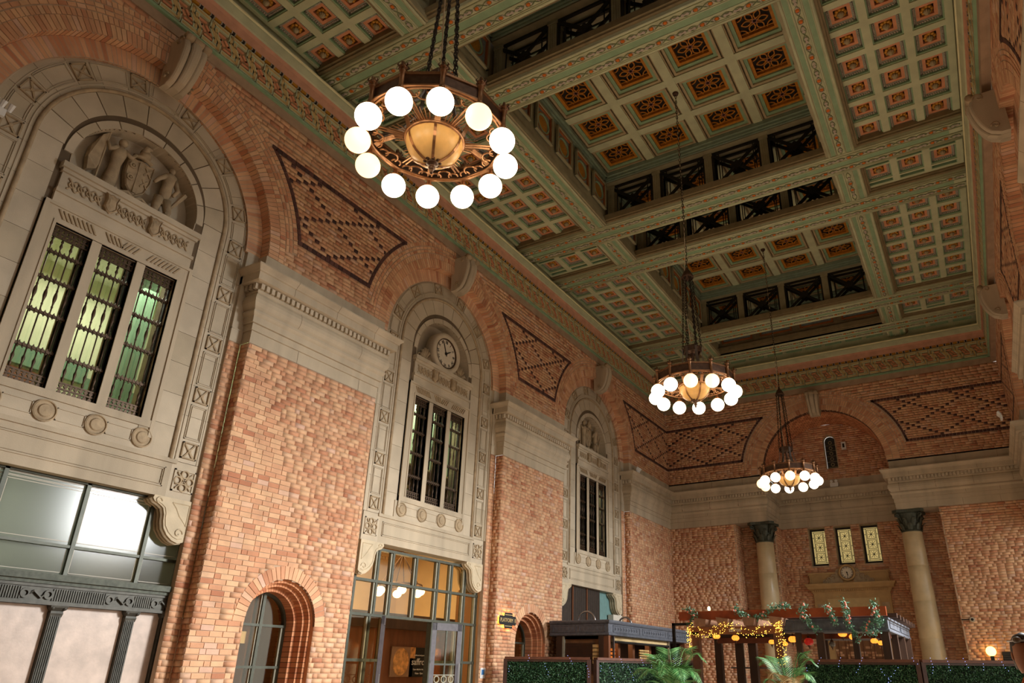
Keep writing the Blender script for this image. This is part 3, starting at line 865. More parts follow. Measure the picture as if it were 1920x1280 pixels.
def medallion_mesh(hw, hh, sgn):
    """recessed blue panel with a gold roundel, facing +x (sgn=1) or -x"""
    mb = MB(lambda a, b, c: (sgn * c, a, b))
    mb.cur = 0
    for (a, b, c, d) in ((-hw, hw, -hh, -hh + .05), (-hw, hw, hh - .05, hh), (-hw, -hw + .05, -hh, hh), (hw - .05, hw, -hh, hh)): mb.box(a, b, c, d, -.02, .05)
    mb.cur = 1
    for (a, b, c, d) in ((-hw + .05, hw - .05, -hh + .05, -hh + .09), (-hw + .05, hw - .05, hh - .09, hh - .05), (-hw + .05, -hw + .09, -hh + .05, hh - .05), (hw - .09, hw - .05, -hh + .05, hh - .05)): mb.box(a, b, c, d, -.03, .02)
    mb.cur = 2; mb.box(-hw + .05, hw - .05, -hh + .05, hh - .05, -.06, -.03)
    r = min(hw, hh) * .62
    mb.cur = 3; mb.sector(0, 0, r, r + .035, 0, 2 * PI, -.04, .0, 24)
    mb.cur = 4; mb.sector(0, 0, r + .04, r + .065, 0, 2 * PI, -.04, -.01, 24)
    mb.cur = 5; mb.lathe([(r, -.035), (r * .7, -.02), (.001, -.012)], (0, 0, 0), axis=2, n=24)
    return mb.mesh('medallion_panel', ['ceil_cream2', 'ceil_orange2', 'ceil_blue', 'ceil_teal', 'ceil_orange2', 'ceil_gold'])
def side_walls(sa, sb, n):
    mb = MB()
    mb.box(VX0 - .08, VX0, sa, sb, ZB, ZT + .1); mb.box(VX1, VX1 + .08, sa, sb, ZB, ZT + .1)
    for z0, z1, d in ((ZB, ZB + .16, .05), (ZB + .16, ZB + .24, .03)):
        mb.box(VX0, VX0 + d, sa, sb, z0 + .02, z1); mb.box(VX1 - d, VX1, sa, sb, z0 + .02, z1)
    v = mb.build('vault_side', 'ceil_cream2', ceiling)
    p = (sb - sa) / n
    for sgn, x in ((1, VX0), (-1, VX1)):
        me = medallion_mesh(p / 2 - .13, .47, sgn)
        for k in range(n): put('medallion_panel', me, v, loc=(x + sgn * .075, sa + (k + .5) * p, (ZB + ZT) / 2 + .06))
for si in (0, 2, 4):
    sa, sb = spans[si]; vault_top(sa, sb, 4); side_walls(sa, sb, 5)
for si in (1, 3, 5):
    sa, sb = spans[si]; vault_top(sa, sb, 1); side_walls(sa, sb, 1)
mb = MB(); mb.box(VX0 - .12, VX0 - .07, 1.2, 27.4, ZB + .2, ZT + .4); mb.box(VX1 + .07, VX1 + .12, 1.2, 27.4, ZB + .2, ZT + .4); mb.build('vault_back', 'ceil_bronze', ceiling)
def truss(yc):
    z0, z1 = ZB + .28, ZT - .2
    t = put('truss', None, ceiling)
    mb = MB(); mb.box(VX0, VX1, yc - .40, yc + .40, ZB + .25, ZB + .34); mb.box(VX0, VX1, yc - .34, yc + .34, ZB + .34, ZB + .37); mb.build('sill', 'ceil_bronze', t)
    mb = MB(); mb.box(VX0, VX1, yc - .36, yc + .36, z1, ZT + .1); mb.build('head_plate', 'ceil_cream2', t)
    px = (VX1 - VX0) / 4
    pm = MB()
    pm.box(-.11, .11, -.2, .2, z0, z1); pm.box(-.13, .13, -.22, .22, z0, z0 + .12); pm.box(-.13, .13, -.22, .22, z1 - .1, z1)
    for d in (-.06, .0, .06): pm.box(d - .012, d + .012, -.215, .215, z0 + .14, z1 - .12)
    me = pm.mesh('post', 'ceil_cream2')
    for i in range(5): put('post', me, t, loc=(VX0 + i * px + (.1 if i == 0 else -.1 if i == 4 else 0), yc, 0))
    bm = MB()
    hx = px / 2 - .11
    for yo in (-.14, .14):
        for s in (-1, 1):
            a = Vector((-hx * s, yo, z0 + .06)); b = Vector((hx * s, yo, z1 - .06))
            d = (b - a).normalized(); nrm = Vector((-d.z, 0, d.x)) * .045
            bm.add([tuple(a + nrm + Vector((0, -.02, 0))), tuple(a - nrm + Vector((0, -.02, 0))), tuple(b - nrm + Vector((0, -.02, 0))), tuple(b + nrm + Vector((0, -.02, 0))),
                    tuple(a + nrm + Vector((0, .02, 0))), tuple(a - nrm + Vector((0, .02, 0))), tuple(b - nrm + Vector((0, .02, 0))), tuple(b + nrm + Vector((0, .02, 0)))],
                   [(0, 1, 2, 3), (7, 6, 5, 4), (0, 4, 5, 1), (1, 5, 6, 2), (2, 6, 7, 3), (3, 7, 4, 0)])
        zc = (z0 + z1) / 2
        bm.add([(-.2, yo - .03, zc), (0, yo - .03, zc - .16), (.2, yo - .03, zc), (0, yo - .03, zc + .16), (-.2, yo + .03, zc), (0, yo + .03, zc - .16), (.2, yo + .03, zc), (0, yo + .03, zc + .16)],
               [(0, 1, 2, 3), (7, 6, 5, 4), (0, 4, 5, 1), (1, 5, 6, 2), (2, 6, 7, 3), (3, 7, 4, 0)])
        for sx in (-1, 1):
            bm.box(sx * (hx - .02) - .04, sx * (hx - .02) + .04, yo - .03, yo + .03, z0, z1)
            bm.box(sx * (hx - .2) - .012, sx * (hx - .2) + .012, yo - .012, yo + .012, z0, z1)
        bm.box(-hx, hx, yo - .03, yo + .03, z0, z0 + .07); bm.box(-hx, hx, yo - .03, yo + .03, z1 - .07, z1)
    me = bm.mesh('lattice_brace', 'iron')
    for i in range(4): put('lattice_brace', me, t, loc=(VX0 + (i + .5) * px, yc, 0))
for (r1, r2) in BEAMS[:5]: truss((r1 + r2) / 2)
# solid end with blue shield panels above the last beam
yb = BEAMS[5][0] - .2
mb = MB(); mb.box(VX0, VX1, yb, yb + .3, ZB, ZT + .3); e = mb.build('vault_end', 'ceil_bronze', ceiling)
px = (VX1 - VX0) / 4
pm = MB(lambda a, b, c: (a, -c, b))
hw, hh = px / 2 - .16, .5
pm.cur = 0
for (a, b, c, d) in ((-hw, hw, -hh, -hh + .07), (-hw, hw, hh - .07, hh), (-hw, -hw + .07, -hh, hh), (hw - .07, hw, -hh, hh)): pm.box(a, b, c, d, 0, .05)
pm.cur = 1; pm.box(-hw, hw, -hh, hh, 0, .015)
pm.cur = 2; pm.sector(0, 0, .25, .30, 0, 2 * PI, .01, .05, 20)
pm.cur = 3; pm.prism([(-.2, .2), (-.2, -.02), (0, -.24), (.2, -.02), (.2, .2)], .01, .04)
me = pm.mesh('shield_panel', ['ceil_orange2', 'ceil_blue', 'ceil_green', 'ceil_cream'])
for i in range(4): put('shield_panel', me, e, loc=(VX0 + (i + .5) * px, yb, (ZB + ZT) / 2 + .1))
# ------------------------------------------------------------------ lettering helper
def text_mesh(s, size, ext):
    me = TEXTS[s].copy(); me.transform(Matrix.Diagonal((size, size, ext / .02, 1))); return me
def put_text(s, size, m, parent, T, u, v, w, rot=0.0, sx=1.0, name='lettering', ext=.004):
    me = text_mesh(s, size, ext)
    o = Vector(T(u, v, w)); ex = Vector(T(u + 1, v, w)) - o; ey = Vector(T(u, v + 1, w)) - o; ez = Vector(T(u, v, w + 1)) - o
    c, q = math.cos(rot), math.sin(rot)
    a = (ex * c + ey * q) * sx; b = (-ex * q + ey * c)
    mw = Matrix(((a.x, b.x, ez.x, o.x), (a.y, b.y, ez.y, o.y), (a.z, b.z, ez.z, o.z), (0, 0, 0, 1)))
    me.materials.clear(); me.materials.append(M(m)); me.transform(mw)
    return put(name, me, parent)
# ------------------------------------------------------------------ stone arch surround
ZS = 9.12; RS = 2.25; WS = -.30
WIN = [(-.99, -.435), (-.29, .29), (.435, .99)]; WZ0, WZ1 = 5.26, 7.79
def x_block(T, cu, cv, ang, h=.14):
    mb = MB(lambda a, b, c: T(cu + a * math.cos(ang) - b * math.sin(ang), cv + a * math.sin(ang) + b * math.cos(ang), c))
    for (a, b, c, d) in ((-h, h, -h, -h + .022), (-h, h, h - .022, h), (-h, -h + .022, -h, h), (h - .022, h, -h, h)): mb.box(a, b, c, d, WS - .03, WS + .03)
    mb.box(-h, h, -h, h, WS - .03, WS - .005)
    for s in (1, -1):
        e = h - .04
        mb.prism([(-e, -s * e - .022), (-e + .03, -s * e - .022), (e, s * e + .022), (e - .03, s * e + .022)] if s > 0 else [(-e, e + .022), (-e, e - .01), (e - .03, -e - .022), (e, -e - .0)], WS - .01, WS + .022)
    mb.lathe([(.035, WS), (.03, WS + .03), (.001, WS + .035)], (0, 0, 0), n=8)
    return mb
def stone_bay(name, label, T, c, detail=True):
    st = struct(name, label)
    def iv(v):
        if v <= ZS: base = [(c - RS, c + RS)]
        else:
            d = RS * RS - (v - ZS) ** 2
            if d <= 0: return []
            base = [(c - math.sqrt(d), c + math.sqrt(d))]
        if WZ0 < v < WZ1:
            for (a, b) in WIN: base = minus(base, c + a, c + b)
        if v > 8.8: base = disc_cut(base, c, 9.02, 1.07, v)
        return base
    put('stone_backing', row_sheet('stone_backing', iv, 4.13, ZS + RS, WS - .012, T, 'stone_joint'), st)
    if not detail: return st
    o0 = None
    def blk(fn, nm='stone_block', m='stone_blocks', par=st, **k):
        mb = MB(T); fn(mb); return mb.build(nm, m, par, **k)
    # radial voussoirs of the field and of the outer band
    for i in range(11):
        a0 = PI * i / 11 + .006; a1 = PI * (i + 1) / 11 - .006
        blk(lambda mb: mb.sector(c, ZS, 1.22, 1.60, a0, a1, WS - .03, WS + random.uniform(-.001, .002), 5), 'voussoir')
    for i in range(13):
        a0 = PI * i / 13 + .002; a1 = PI * (i + 1) / 13 - .002
        blk(lambda mb: mb.sector(c, ZS, 1.67, RS, a0, a1, WS - .03, WS, 5), 'voussoir')
    for i in range(9):
        a0 = PI * i / 9 + .008; a1 = PI * (i + 1) / 9 - .008
        blk(lambda mb: mb.sector(c, 9.02, 1.07, 1.20, a0, a1, WS - .3, WS + .018, 4), 'voussoir')
    nz = 8
    for sg in (-1, 1):
        for k in range(nz):
            z0 = 4.74 + (ZS - 4.74) * k / nz + .003; z1 = 4.74 + (ZS - 4.74) * (k + 1) / nz - .003
            a, b = sorted((c + sg * 1.235, c + sg * 1.60)); blk(lambda mb: mb.box(a, b, z0, z1, WS - .03, WS))
            a, b = sorted((c + sg * 1.67, c + sg * RS)); blk(lambda mb: mb.box(a, b, z0 + .25 if k else z0, min(z1 + .25, ZS), WS - .03, WS))
    # bead roll, outer fillet
    path = [(c - 1.635, 4.75, WS)] + [(c - 1.635 * math.cos(PI * i / 40), ZS + 1.635 * math.sin(PI * i / 40), WS) for i in range(41)] + [(c + 1.635, 4.75, WS)]
    mb = MB(T); mb.tube([(p[0], p[1], p[2] + .01) for p in path], .034, 8); mb.build('bead_roll', 'stone_carved', st, smooth=True)
    def outline(r, wd, w1, nm):
        mb = MB(T)
        mb.sector(c, ZS, r - wd, r, 0, PI, WS - .02, w1, 40)
        for sg in (-1, 1):
            a, b = sorted((c + sg * (r - wd), c + sg * r)); mb.box(a, b, 4.74, ZS, WS - .02, w1)
        mb.build(nm, 'stone', st)
    outline(RS, .035, WS + .025, 'edge_fillet'); outline(1.73, .02, WS + .015, 'edge_fillet'); outline(2.12, .012, WS + .01, 'edge_fillet')
    # crossed rosette blocks and the sunk panels between them
    zl = [4.95, 5.94, 6.94, 7.94, 8.94]; al = [17, 46, 75, 105, 134, 163]
    for sg in (-1, 1):
        for z in zl: x_block(T, c + sg * 1.93, z, 0).build('rosette_block', 'stone_carved', st)
        for z0, z1 in zip(zl[:-1], zl[1:]):
            mb = MB(T); a, b = sorted((c + sg * 1.78, c + sg * 2.08)); a0, a1 = z0 + .19, z1 - .19
            for d, t in ((0, .012), (.03, .008)):
                for q in ((a + d, b - d, a0 + d, a0 + d + t), (a + d, b - d, a1 - d - t, a1 - d), (a + d, a + d + t, a0 + d, a1 - d), (b - d - t, b - d, a0 + d, a1 - d)): mb.box(*q, WS - .01, WS + .016)
            mb.build('panel_moulding', 'stone', st)
    for d in al: x_block(T, c + 1.93 * math.cos(math.radians(d)), ZS + 1.93 * math.sin(math.radians(d)), math.radians(d)).build('rosette_block', 'stone_carved', st)
    aa = [-1] + al + [181]
    for d0, d1 in zip(aa[:-1], aa[1:]):
        e0 = math.radians(d0 + (5.8 if d0 > 0 else 1)); e1 = math.radians(d1 - (5.8 if d1 < 180 else 1)); mb = MB(T)
        for r, t in ((1.78, .012), (1.815, .008), (2.06, .008), (2.08, .012)): mb.sector(c, ZS, r, r + t, e0, e1, WS - .01, WS + .016, 8)
        for e in (e0, e1 - .007): mb.sector(c, ZS, 1.78, 2.09, e, e + .007, WS - .01, WS + .016)
        mb.build('panel_moulding', 'stone', st)
    # window architrave
    mb = MB(T)
    for sg in (-1, 1):
        a, b = sorted((c + sg * .99, c + sg * 1.22)); mb.box(a, b, 4.98, 8.1, WS - .03, WS + .03)
        a, b = sorted((c + sg * 1.16, c + sg * 1.22)); mb.box(a, b, 4.98, 8.1, WS - .03, WS + .055)
        a, b = sorted((c + sg * .99, c + sg * 1.03)); mb.box(a, b, 5.2, 7.84, WS - .03, WS + .045)
    mb.box(c - 1.22, c + 1.22, 7.79, 8.1, WS - .03, WS + .031); mb.box(c - 1.22, c + 1.22, 8.05, 8.1, WS - .03, WS + .056)
    mb.box(c - 1.03, c + 1.03, 7.79, 7.84, WS - .03, WS + .046)
    mb.box(c - 1.22, c + 1.22, 5.14, 5.26, WS - .03, WS + .05)
    mb.build('window_architrave', 'stone_warm', st)
    mb = MB(T)
    for (a, b) in ((-.435, -.29), (.29, .435)): mb.box(c + a, c + b, WZ0, WZ1, -.62, WS + .02)
    mb.build('window_mullion', 'stone_warm', st)
    mb = MB(T)
    for (a, b) in WIN:
        mb.box(c + a - .01, c + a, WZ0, WZ1, -.66, WS); mb.box(c + b, c + b + .01, WZ0, WZ1, -.66, WS)
        mb.box(c + a, c + b, WZ0 - .01, WZ0, -.66, WS); mb.box(c + a, c + b, WZ1, WZ1 + .01, -.66, WS)
    mb.build('window_reveal', 'stone_carved', st)
    mb = MB(T)                                    # slanting flutes over the lights
    for gi, (a, b) in enumerate(WIN):
        m = (a + b) / 2
        for k in range(8):
            uo = c + m - .24 + .068 * k
            s = .045 if gi == 0 else -.045 if gi == 2 else (.045 if k < 4 else -.045)
            mb.prism([(uo - s - .014, 8.015), (uo + s - .014, 7.875), (uo + s + .014, 7.875), (uo - s + .014, 8.015)], WS + .02, WS + .052)
    mb.build('fluting', 'stone_carved', st)
    # hood with guilloche and cartouches
    mb = MB(T); mb.box(c - 1.14, c + 1.14, 8.1, 8.32, WS - .03, WS + .05); mb.box(c - 1.15, c + 1.15, 8.27, 8.33, WS - .03, WS + .085)
    mb.box(c - 1.13, c + 1.13, 8.33, 8.66, WS - .03, WS + .04); mb.box(c - 1.15, c + 1.15, 8.64, 8.70, WS - .03, WS + .08); mb.box(c - 1.18, c + 1.18, 8.70, 8.80, WS - .33, WS + .12)
    hood = mb.build('hood_mould', 'stone', st)
    mb = MB(T)
    for seg in ((-1.02, -.50), (-.24, .24), (.50, 1.02)):
        n = 4; p = (seg[1] - seg[0]) / n
        for k in range(n):
            u = c + seg[0] + (k + .5) * p
            mb.sector(u, 8.485, .035, .055, 0, 2 * PI, WS + .03, WS + .062, 12)
            mb.lathe([(.022, WS + .03), (.018, WS + .06), (.001, WS + .065)], (u, 8.485, 0), n=8)
        for ph in (0, PI):
            pts = [(c + seg[0] + (seg[1] - seg[0]) * i / 32, 8.485 + .09 * math.cos(PI * n * i / 32 + ph), WS + .045 + .012 * math.sin(PI * n * i / 32 + ph)) for i in range(33)]
            mb.tube(pts, .017, 5)
    mb.build('guilloche', 'stone_carved', hood, smooth=True)
    for sg in (-1, 1):
        mb = MB(T); u = c + sg * .37
        sh = [(-.11, .17), (-.05, .155), (.0, .175), (.05, .155), (.11, .17), (.085, .06), (.10, -.08), (.05, -.15), (0, -.185), (-.05, -.15), (-.10, -.08), (-.085, .06)]
        rings = [[(u + a * s, 8.49 + b * s, WS + w) for a, b in sh] for s, w in ((1, .03), (1.0, .10), (.86, .125), (.8, .105), (.4, .125))]
        mb.loft(rings); mb.build('cartouche', 'stone_carved', hood)
    # niche behind the hood
    mb = MB(T); mb.sector(c, 9.02, 1.07, 1.085, -.2, PI + .2, -.62, WS, 30); mb.build('niche_soffit', 'stone_warm', st)
    mb = MB(T); pts = [(c + 1.09 * math.cos(a), 9.02 + 1.09 * math.sin(a)) for a in np.linspace(-.2, PI + .2, 30)]; mb.prism(pts, -.63, -.61); mb.build('niche_back', 'stone', st)
    # medallion band under the sill
    mb = MB(T); mb.box(c - 1.3, c + 1.3, 4.76, 5.14, WS - .03, WS + .02)
    for k in range(3):
        m = c + (-.72 + .72 * k)
        for q in ((m - .2, m + .2, 4.86, 4.873), (m - .2, m + .2, 5.037, 5.05), (m - .2, m - .187, 4.86, 5.05), (m + .187, m + .2, 4.86, 5.05)): mb.box(*q, WS, WS + .035)
    band = mb.build('medallion_band', 'stone', st)
    for k in range(4):
        mb = MB(T); mb.lathe([(.165, WS), (.165, WS + .05), (.145, WS + .06), (.135, WS + .04), (.10, WS + .045), (.085, WS + .065), (.001, WS + .075)], (c - 1.08 + .72 * k, 4.955, 0), n=20)
        mb.build('medallion', 'stone_carved', band)
    # lintel
    mb = MB(T); mb.box(c - 1.70, c + 1.70, 4.13, 4.735, WS - .35, WS); mb.box(c - 1.76, c + 1.76, 4.69, 4.76, WS - .03, WS + .03)
    for d, t in ((0, .016), (.035, .01)):
        for q in ((c - 1.6 + d, c + 1.6 - d, 4.28 + d, 4.28 + d + t), (c - 1.6 + d, c + 1.6 - d, 4.60 - d - t, 4.60 - d), (c - 1.6 + d, c - 1.6 + d + t, 4.28 + d, 4.60 - d), (c + 1.6 - d - t, c + 1.6 - d, 4.28 + d, 4.60 - d)): mb.box(*q, WS - .01, WS + .018)
    mb.build('lintel', 'stone_warm', st)
    for sg in (-1, 1):
        mb = MB(T); u = c + sg * 1.95
        mb.box(u - .25, u + .25, 4.13, 4.735, WS - .3, WS)
        for q in ((u - .19, u + .19, 4.25, 4.275), (u - .19, u + .19, 4.595, 4.62), (u - .19, u - .165, 4.25, 4.62), (u + .165, u + .19, 4.25, 4.62)): mb.box(*q, WS, WS + .02)
        q = mb.build('corner_block', 'stone', st)
        mb = MB(T)
        for k in range(4):
            a = PI / 2 * k; mb.sector(u + .11 * math.cos(a), 4.435 + .11 * math.sin(a), .05, .072, 0, 2 * PI, WS - .005, WS + .03, 12)
        for s in (1, -1): mb.prism([(u - .13, 4.435 - s * .13 - .014), (u - .13, 4.435 - s * .13 + .014), (u + .13, 4.435 + s * .13 + .014), (u + .13, 4.435 + s * .13 - .014)], WS - .005, WS + .026)
        mb.build('quatrefoil', 'stone_carved', q)
        # scroll bracket at the head of the opening
        e = c + sg * 2.2
        S = [(0, 4.13), (-.68, 4.13), (-.70, 4.08), (-.66, 4.03), (-.58, 4.0), (-.50, 3.95), (-.46, 3.85), (-.45, 3.75), (-.42, 3.64), (-.34, 3.54), (-.24, 3.47), (-.14, 3.44), (-.05, 3.46), (0, 3.5)]
        poly = [(e + sg * a, b) for a, b in S]
        if sg < 0: poly = poly[::-1]
        mb = MB(T); mb.prism(poly, -.72, WS + .03)
        br = mb.build('scroll_bracket', 'stone_scroll', st)
        mb = MB(T)
        for (cu_, cv_, r) in ((-.60, 4.05, .065), (-.16, 3.59, .085)):
            pth = [(e + sg * (cu_ + r * (1 - .085 * k) * math.cos(.62 * k)), cv_ + r * (1 - .085 * k) * math.sin(.62 * k), WS + .035) for k in range(11)]
            mb.tube(pth, .013, 5)
        inner = [(e + sg * (a * .86 - .035), 4.10 + (b - 4.10) * .9) for a, b in S[2:13]]
        mb.tube([(a, b, WS + .03) for a, b in inner], .014, 5)
        tri = [(-.36, 4.06), (-.06, 4.06), (-.06, 3.72), (-.2, 3.86), (-.28, 3.98), (-.36, 4.06)]
        mb.tube([(e + sg * a, b, WS + .03) for a, b in tri], .012, 4)
        for k in range(5):      # ribs along the underside
            w_ = -.66 + .085 * k
            mb.tube([(e + sg * (a - .012), b - .006, w_) for a, b in S[2:13]], .02, 5)
        mb.build('bracket_carving', 'stone_scroll', br)
    return st
# ------------------------------------------------------------------ barred triple windows
def bar_profile(z0, z1, kind):
    L = z1 - z0
    if kind == 'ball':
        return [(.011, z0), (.011, z0 + L * .22), (.02, z0 + L * .25), (.011, z0 + L * .28), (.014, z0 + L * .36), (.028, z0 + L * .5), (.026, z0 + L * .6), (.012, z0 + L * .72), (.02, z0 + L * .75), (.011, z0 + L * .78), (.011, z1)]
    if kind == 'end':
        return [(.011, z0), (.024, z0 + L * .15), (.012, z0 + L * .25), (.02, z0 + L * .4), (.026, z0 + L * .48), (.011, z0 + L * .62), (.011, z1)]
    return [(.011, z0), (.011, z1)]
def grille_meshes(T, hw):
    z = [WZ0 + .20, WZ0 + .56, WZ0 + 1.12, WZ0 + 1.66, WZ0 + 2.10, WZ1 - .18]
    zz0 = Vector(T(0, 0, 0)); TT = lambda u, v, w: tuple(Vector(T(u, v, w)) - zz0)
    b = MB(lambda x, y, h: TT(x, h, y))
    for i in range(5):
        kind = 'end' if i in (0, 4) else ('ball' if i == 2 else 'plain')
        pr = bar_profile(z[i], z[i + 1], kind)
        if i == 4: pr = [(r, z[i] + z[i + 1] - h) for r, h in pr][::-1]
        b.lathe(pr, (0, 0, 0), n=6)
    bar = b.mesh('grille_bar', 'grille_bronze', smooth=True)
    g = MB(TT)
    for zc in z[1:5]:
        g.box(-hw, hw, zc - .018, zc + .018, -.02, .02)
        n = 9
        for k in range(n):
            u = -hw + 2 * hw * (k + .5) / n
            g.lathe([(.024, -.03), (.028, 0), (.024, .03)], (u, zc, 0), n=6)
            g.prism([(u - .018, zc + .015), (u + .018, zc + .015), (u, zc + .06)], -.012, .012)
            g.prism([(u - .018, zc - .015), (u, zc - .05), (u + .018, zc - .015)], -.012, .012)
    belts = g.mesh('grille_belts', 'grille_bronze')
    lt = MB(TT)
    for (a, b_) in ((WZ0, WZ0 + .20), (WZ1 - .18, WZ1)):
        for zc in (a + .012, (a + b_) / 2, b_ - .012): lt.box(-hw, hw, zc - .012, zc + .012, -.015, .015)
        n = 8
        for k in range(n + 1):
            u = -hw + 2 * hw * k / n
            for zc in ((a * 3 + b_) / 4, (a + b_ * 3) / 4):
                lt.prism([(u - .03, zc), (u, zc - .045), (u + .03, zc), (u, zc + .045)] if abs(u) < hw - .02 else [(u - .012, zc - .045), (u + .012, zc - .045), (u + .012, zc + .045), (u - .012, zc + .045)], -.012, .012)
    lattice = lt.mesh('grille_lattice', 'grille_bronze')
    fr = MB(TT)
    for q in ((-hw - .01, -hw + .025, WZ0, WZ1), (hw - .025, hw + .01, WZ0, WZ1)): fr.box(*q, -.09, -.03)
    frame = fr.mesh('window_frame', 'black')
    return bar, belts, lattice, frame
def barred_window(name, label, T, c, room_m):
    w = struct(name, label)
    for (a, b) in WIN:
        m = c + (a + b) / 2; hw = (b - a) / 2
        bar, belts, lattice, frame = grille_meshes(T, hw)
        g = put('grille', belts, w, loc=T(m, 0, -.37))
        put('grille_lattice', lattice, g, loc=T(m, 0, -.37)); put('window_frame', frame, w, loc=T(m, 0, -.36))
        for k in range(4):
            put('grille_bar', bar, g, loc=T(m - hw + 2 * hw * (k + .5) / 4, 0, -.37))
        mb = MB(T); mb.box(m - hw, m + hw, WZ0, WZ1, -.45, -.44); mb.build('pane', 'glass', w)
    return w
SURR = []
SURR.append(stone_bay('trim_4', 'tallest and nearest stone arch surround, its tympanum holding a carved coat of arms', T_LEFT, STONE_C[0]))
SURR.append(stone_bay('trim_5', 'middle stone arch surround, with the round clock in its tympanum', T_LEFT, STONE_C[1]))
SURR.append(stone_bay('trim_6', 'farthest stone arch surround on the left wall, by the corner', T_LEFT, STONE_C[2]))
for k in (0, 1, 2): stone_bay('trim_%d' % (7 + k), 'stone arch recess glimpsed on the right border', T_RIGHT, STONE_C[k], detail=False)
barred_window('window_1', 'three-light barred window glowing green, in the nearest arch', T_LEFT, STONE_C[0], None)
barred_window('window_2', 'three-light barred window below the round clock', T_LEFT, STONE_C[1], None)
barred_window('window_3', 'dim three-light barred window in the farthest arch', T_LEFT, STONE_C[2], None)
# rooms behind the barred windows
def back_room(name, label, u0, u1, z0, z1, depth, m):
    mb = MB(T_LEFT)
    mb.box(u0, u1, z0, z1, -depth - .05, -depth); mb.box(u0 - .05, u0, z0, z1, -depth, -.7); mb.box(u1, u1 + .05, z0, z1, -depth, -.7)
    mb.box(u0, u1, z0 - .05, z0, -depth, -.7); mb.box(u0, u1, z1, z1 + .05, -depth, -.7)
    return struct(name, label, mb.mesh(name, m))
def room_light(u, z, w, power, colr, size=1.0):
    area_light('room_light', (w, u, z), (0, 0, 0), size, size, power, colr)
r1 = back_room('wall_inner_1', 'pale green room behind the nearest barred window', 3.0, 9.2, 4.9, 8.7, 3.4, 'room_green')
mb = MB(T_LEFT); mb.box(6.5, 9.1, 5.9, 6.7, -3.39, -3.34); mb.box(3.0, 6.5, 6.55, 6.95, -3.39, -3.3); mb.build('wall_band', 'room_teal', r1)
mb = MB(T_LEFT); mb.box(4.6, 5.9, 5.6, 6.5, -3.39, -3.35); mb.build('notice_board', 'room_red', r1)
mb = MB(T_LEFT)
for u in (6.6, 7.5): mb.box(u, u + .28, 4.9, 8.7, -2.6, -2.3)
mb.build('room_column', 'room_teal', r1)
mb = MB(T_LEFT); mb.box(7.0, 8.3, 8.52, 8.58, -2.0, -1.85); tl = mb.build('tube_lamp', 'tube_light', r1)
room_light(6.0, 8.45, -1.9, 85, (1, 1, .93), 1.8)
r2 = back_room('wall_inner_2', 'dim room with pale blinds behind the window below the clock', 11.4, 16.4, 4.9, 8.7, 2.6, 'room_dark')
mb = MB(T_LEFT)
for k in range(22): mb.box(11.5 + .22 * k, 11.5 + .22 * k + .10, 4.95, 8.6, -1.7, -1.68)
mb.build('blind_slat', 'blind', r2, kind='stuff')
room_light(14.0, 8.5, -1.2, 110, (.9, 1, .85), 1.5)
r3 = back_room('wall_inner_3', 'dark room with pale blinds behind the farthest barred window', 19.8, 25.2, 4.9, 8.7, 2.6, 'room_dark')
mb = MB(T_LEFT)
for k in range(12): mb.box(20 + .42 * k, 20 + .42 * k + .13, 4.95, 8.6, -1.7, -1.68)
mb.build('blind_slat', 'blind', r3, kind='stuff')
room_light(22.5, 8.5, -1.2, 80, (.9, 1, .85), 1.5)
